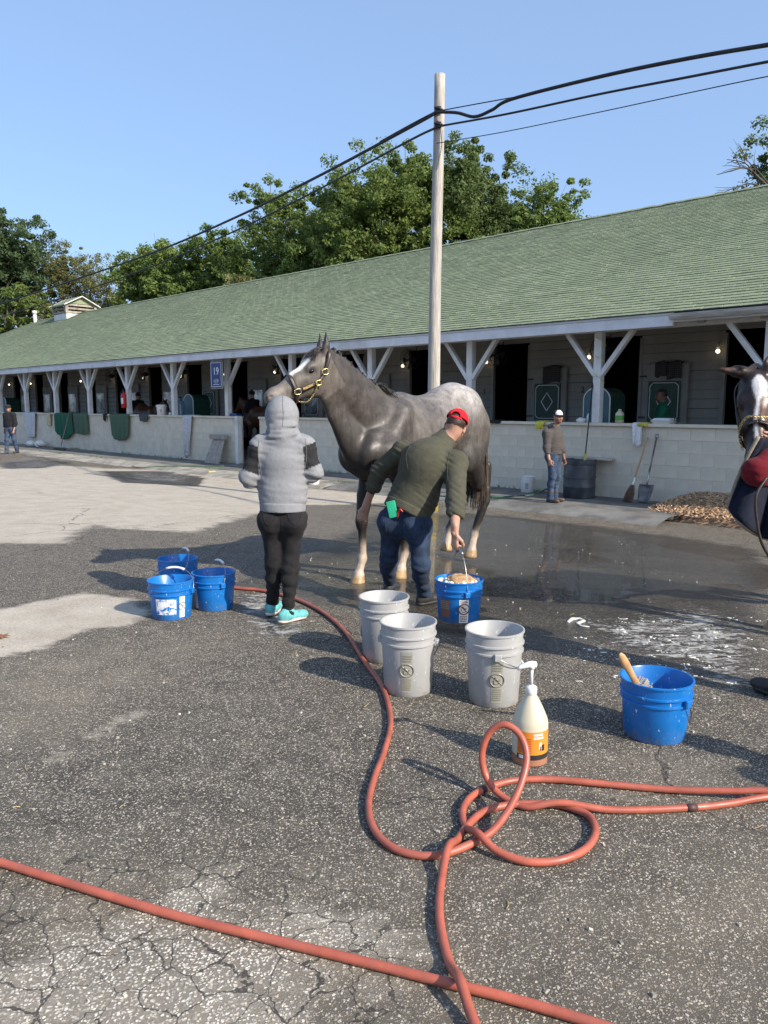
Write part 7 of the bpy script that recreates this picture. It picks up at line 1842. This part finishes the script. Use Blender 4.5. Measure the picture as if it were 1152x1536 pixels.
    for k in range(60): q = k / 59; an = q * 2 * math.pi * 3; P.append(BW(t + .09 * math.cos(an), -.07 + .095 * math.sin(an) , 2.75 - 1.0 * q))
    m.tube(P, .006, 5); tag(m.build('cord', MT['yellowrag'], None, True), 'yellow cord wound round the roof post above the drum', 'cord')
    # broom and shovel
    a, b = BW(T(947, .55), .55, -.19), BW(T(974, .06), .06, BZ(974, 656, .06)); br = empty('broom', a, 0, 'worn straw broom with bare wooden handle leaning on the wall', 'broom'); v = b - a; L = np.linalg.norm(v); u_ = v / L
    m = MB(); m.tube([v * .36, v], .014, 8); m.build('handle', M('bare broom stick', (.45, .30, .17), .6, var=.2), br, True); m = MB(); m.tube([v * .22, v * .38], .016, 8); m.build('white_tape', MT['whiteplastic'], br, True)
    m = MB(); x, y = frame(u_)
    for _ in range(130):
        q = rnd.uniform(-1, 1); w_ = rnd.uniform(-1, 1); m.tube([u_ * (L * .26) + x * q * .03 + y * w_ * .015, u_ * L * .14 + x * q * .075 + y * w_ * .03, x * q * .085 + y * w_ * .035 + u_ * rnd.uniform(0, .03)], [.007, .006, .004], 4)
    m.build('bristles', M('brown straw', (.12, .07, .045), .9, var=.4, vs=20), br)
    a, b = BW(T(971, .50), .50, -.18), BW(T(988, .06), .06, BZ(988, 652, .06)); sh = empty('shovel', a, 0, 'steel shovel with pale metal grip leaning beside the broom', 'shovel'); v = b - a; L = np.linalg.norm(v); u_ = v / L; x, y = frame(u_)
    m = MB(); m.tube([v * .26, v * .96], .016, 8); m.build('shaft', MT['dullsteel'], sh, True); m = MB(); m.tube([v * .24, v * .50], .019, 8); m.build('socket', MT['steel'], sh, True); m = MB(); m.tube([v * .95, v * 1.0], .030, 8); m.build('grip', MT['steel'], sh, True)
    m = MB(); V = []; 
    for j in range(7):
        for i in range(7):
            q = -1 + i / 3; k = j / 6; V.append(u_ * L * .27 * (k) + x * q * .13 * (1 - .25 * (1 - k) ** 2 * (abs(q) > .5)) + y * (-.035 * (1 - q * q) - .0) + u_ * (.02 * q * q * (k < .1)))
    m.add(V, [(j * 7 + i, j * 7 + i + 1, j * 7 + i + 8, j * 7 + i + 7) for j in range(6) for i in range(6)]); o = m.build('blade', MT['dullsteel'], sh, True); sd = o.modifiers.new('thick', 'SOLIDIFY'); sd.thickness = .006
    # squeegee leaning at the left
    a, b = BW(T(86, .75), .75, -.19), BW(T(105, .08), .08, BZ(105, 613, .08)); sq = empty('squeegee', a, 0, 'long handled floor squeegee leaning over the green sheet', 'squeegee'); v = b - a; m = MB(); m.tube([v * .03, v], .016, 7); m.build('handle', M('red brown stick', (.28, .16, .10), .6), sq, True); m = MB(); m.box((0, 0, .03), (.95, .05, .07), np.array(Matrix.Rotation(BROT, 3, 'Z'))); m.build('blade', MT['rubber'], sq)
    m = MB(); m.tube([v * .03, v * .16], .03, 6); m.build('socket', MT['steel'], sq, True)
    # litter
    for i, (px, y, lab, rr) in enumerate(((43, .45, 'crumpled white bag at the foot of the wall, left of the two', .16), (57, .30, 'rounded white bag against the wall, right of the two', .17))):
        p = BW(T(px, y), y, -.19); S = SDF(); S.ell(p + (0, 0, rr * .6), (rr * 1.2, rr, rr * .75), .05); S.wrinkle(folds(40 + i, .03, 18)); S.cut(p, (0, 0, -1), .01); V, F = S.mesh(.015); tag(link('plastic_bag', np_mesh('plastic_bag', V - p, F, [MT['whiteplastic']], True), None, p), lab, 'bag', 'litter bags by the wall')
    p = G(318, 710); m = MB(); m.box((0, 0, .035), (.20, .09, .06), bevel=.015); o = m.build('sponge_block', MT['yellowp'], None); o.location = tuple(p); o.rotation_euler = (0, 0, .4); tag(o, 'yellow sponge block on the road in front of the leaning board', 'sponge')
    p = G(4, 957); m = MB(); r = random.Random(2)
    for k in range(5):
        an = k * 1.25; q = np.array((math.cos(an), math.sin(an), .25)) * .05; m.add([(0, 0, .01), q * .5 + np.array((-q[1], q[0], .01)) * .3, q, q * .5 - np.array((-q[1], q[0], -.02)) * .3], [(0, 1, 2, 3)])
    o = m.build('dead_leaf', M('dead leaf', (.26, .10, .04), .8), None); o.location = tuple(p + (0, 0, .003)); o.modifiers.new('thick', 'SOLIDIFY').thickness = .002; tag(o, 'curled brown dead leaf on the pavement at the left edge', 'leaf')
    # weeds along the wall foot
    m = MB(); r = random.Random(9)
    for _ in range(220):
        t = r.choice((r.uniform(1, 12), r.uniform(14, 30))); y = r.choice((.03, .03, 1.62 + r.uniform(-.05, .05))); 
        for q in range(4):
            p = BW(t + r.uniform(-.1, .1), y + r.uniform(0, .05), -.2); d = np.array((r.gauss(0, .04), r.gauss(0, .04), r.uniform(.03, .10))); m.add([p + (.006, 0, 0), p - (.006, 0, 0), p + d], [(0, 1, 2)])
    tag(m.build('weeds', LEAF['mid'], None), kind='stuff')
make_wall_things()
def bystander():  # unseen person, added because their shadow falls into view
    p = np.array((3.38, 1.62, 0)); J, w = stand(p, R(20), 1.66)
    person('person in dark clothes just out of frame at the lower right', J, 1.66, top='hoodie', top_mat='greybrown', pants='denim', skin='tan', cell=.016, hood='down')
bystander()
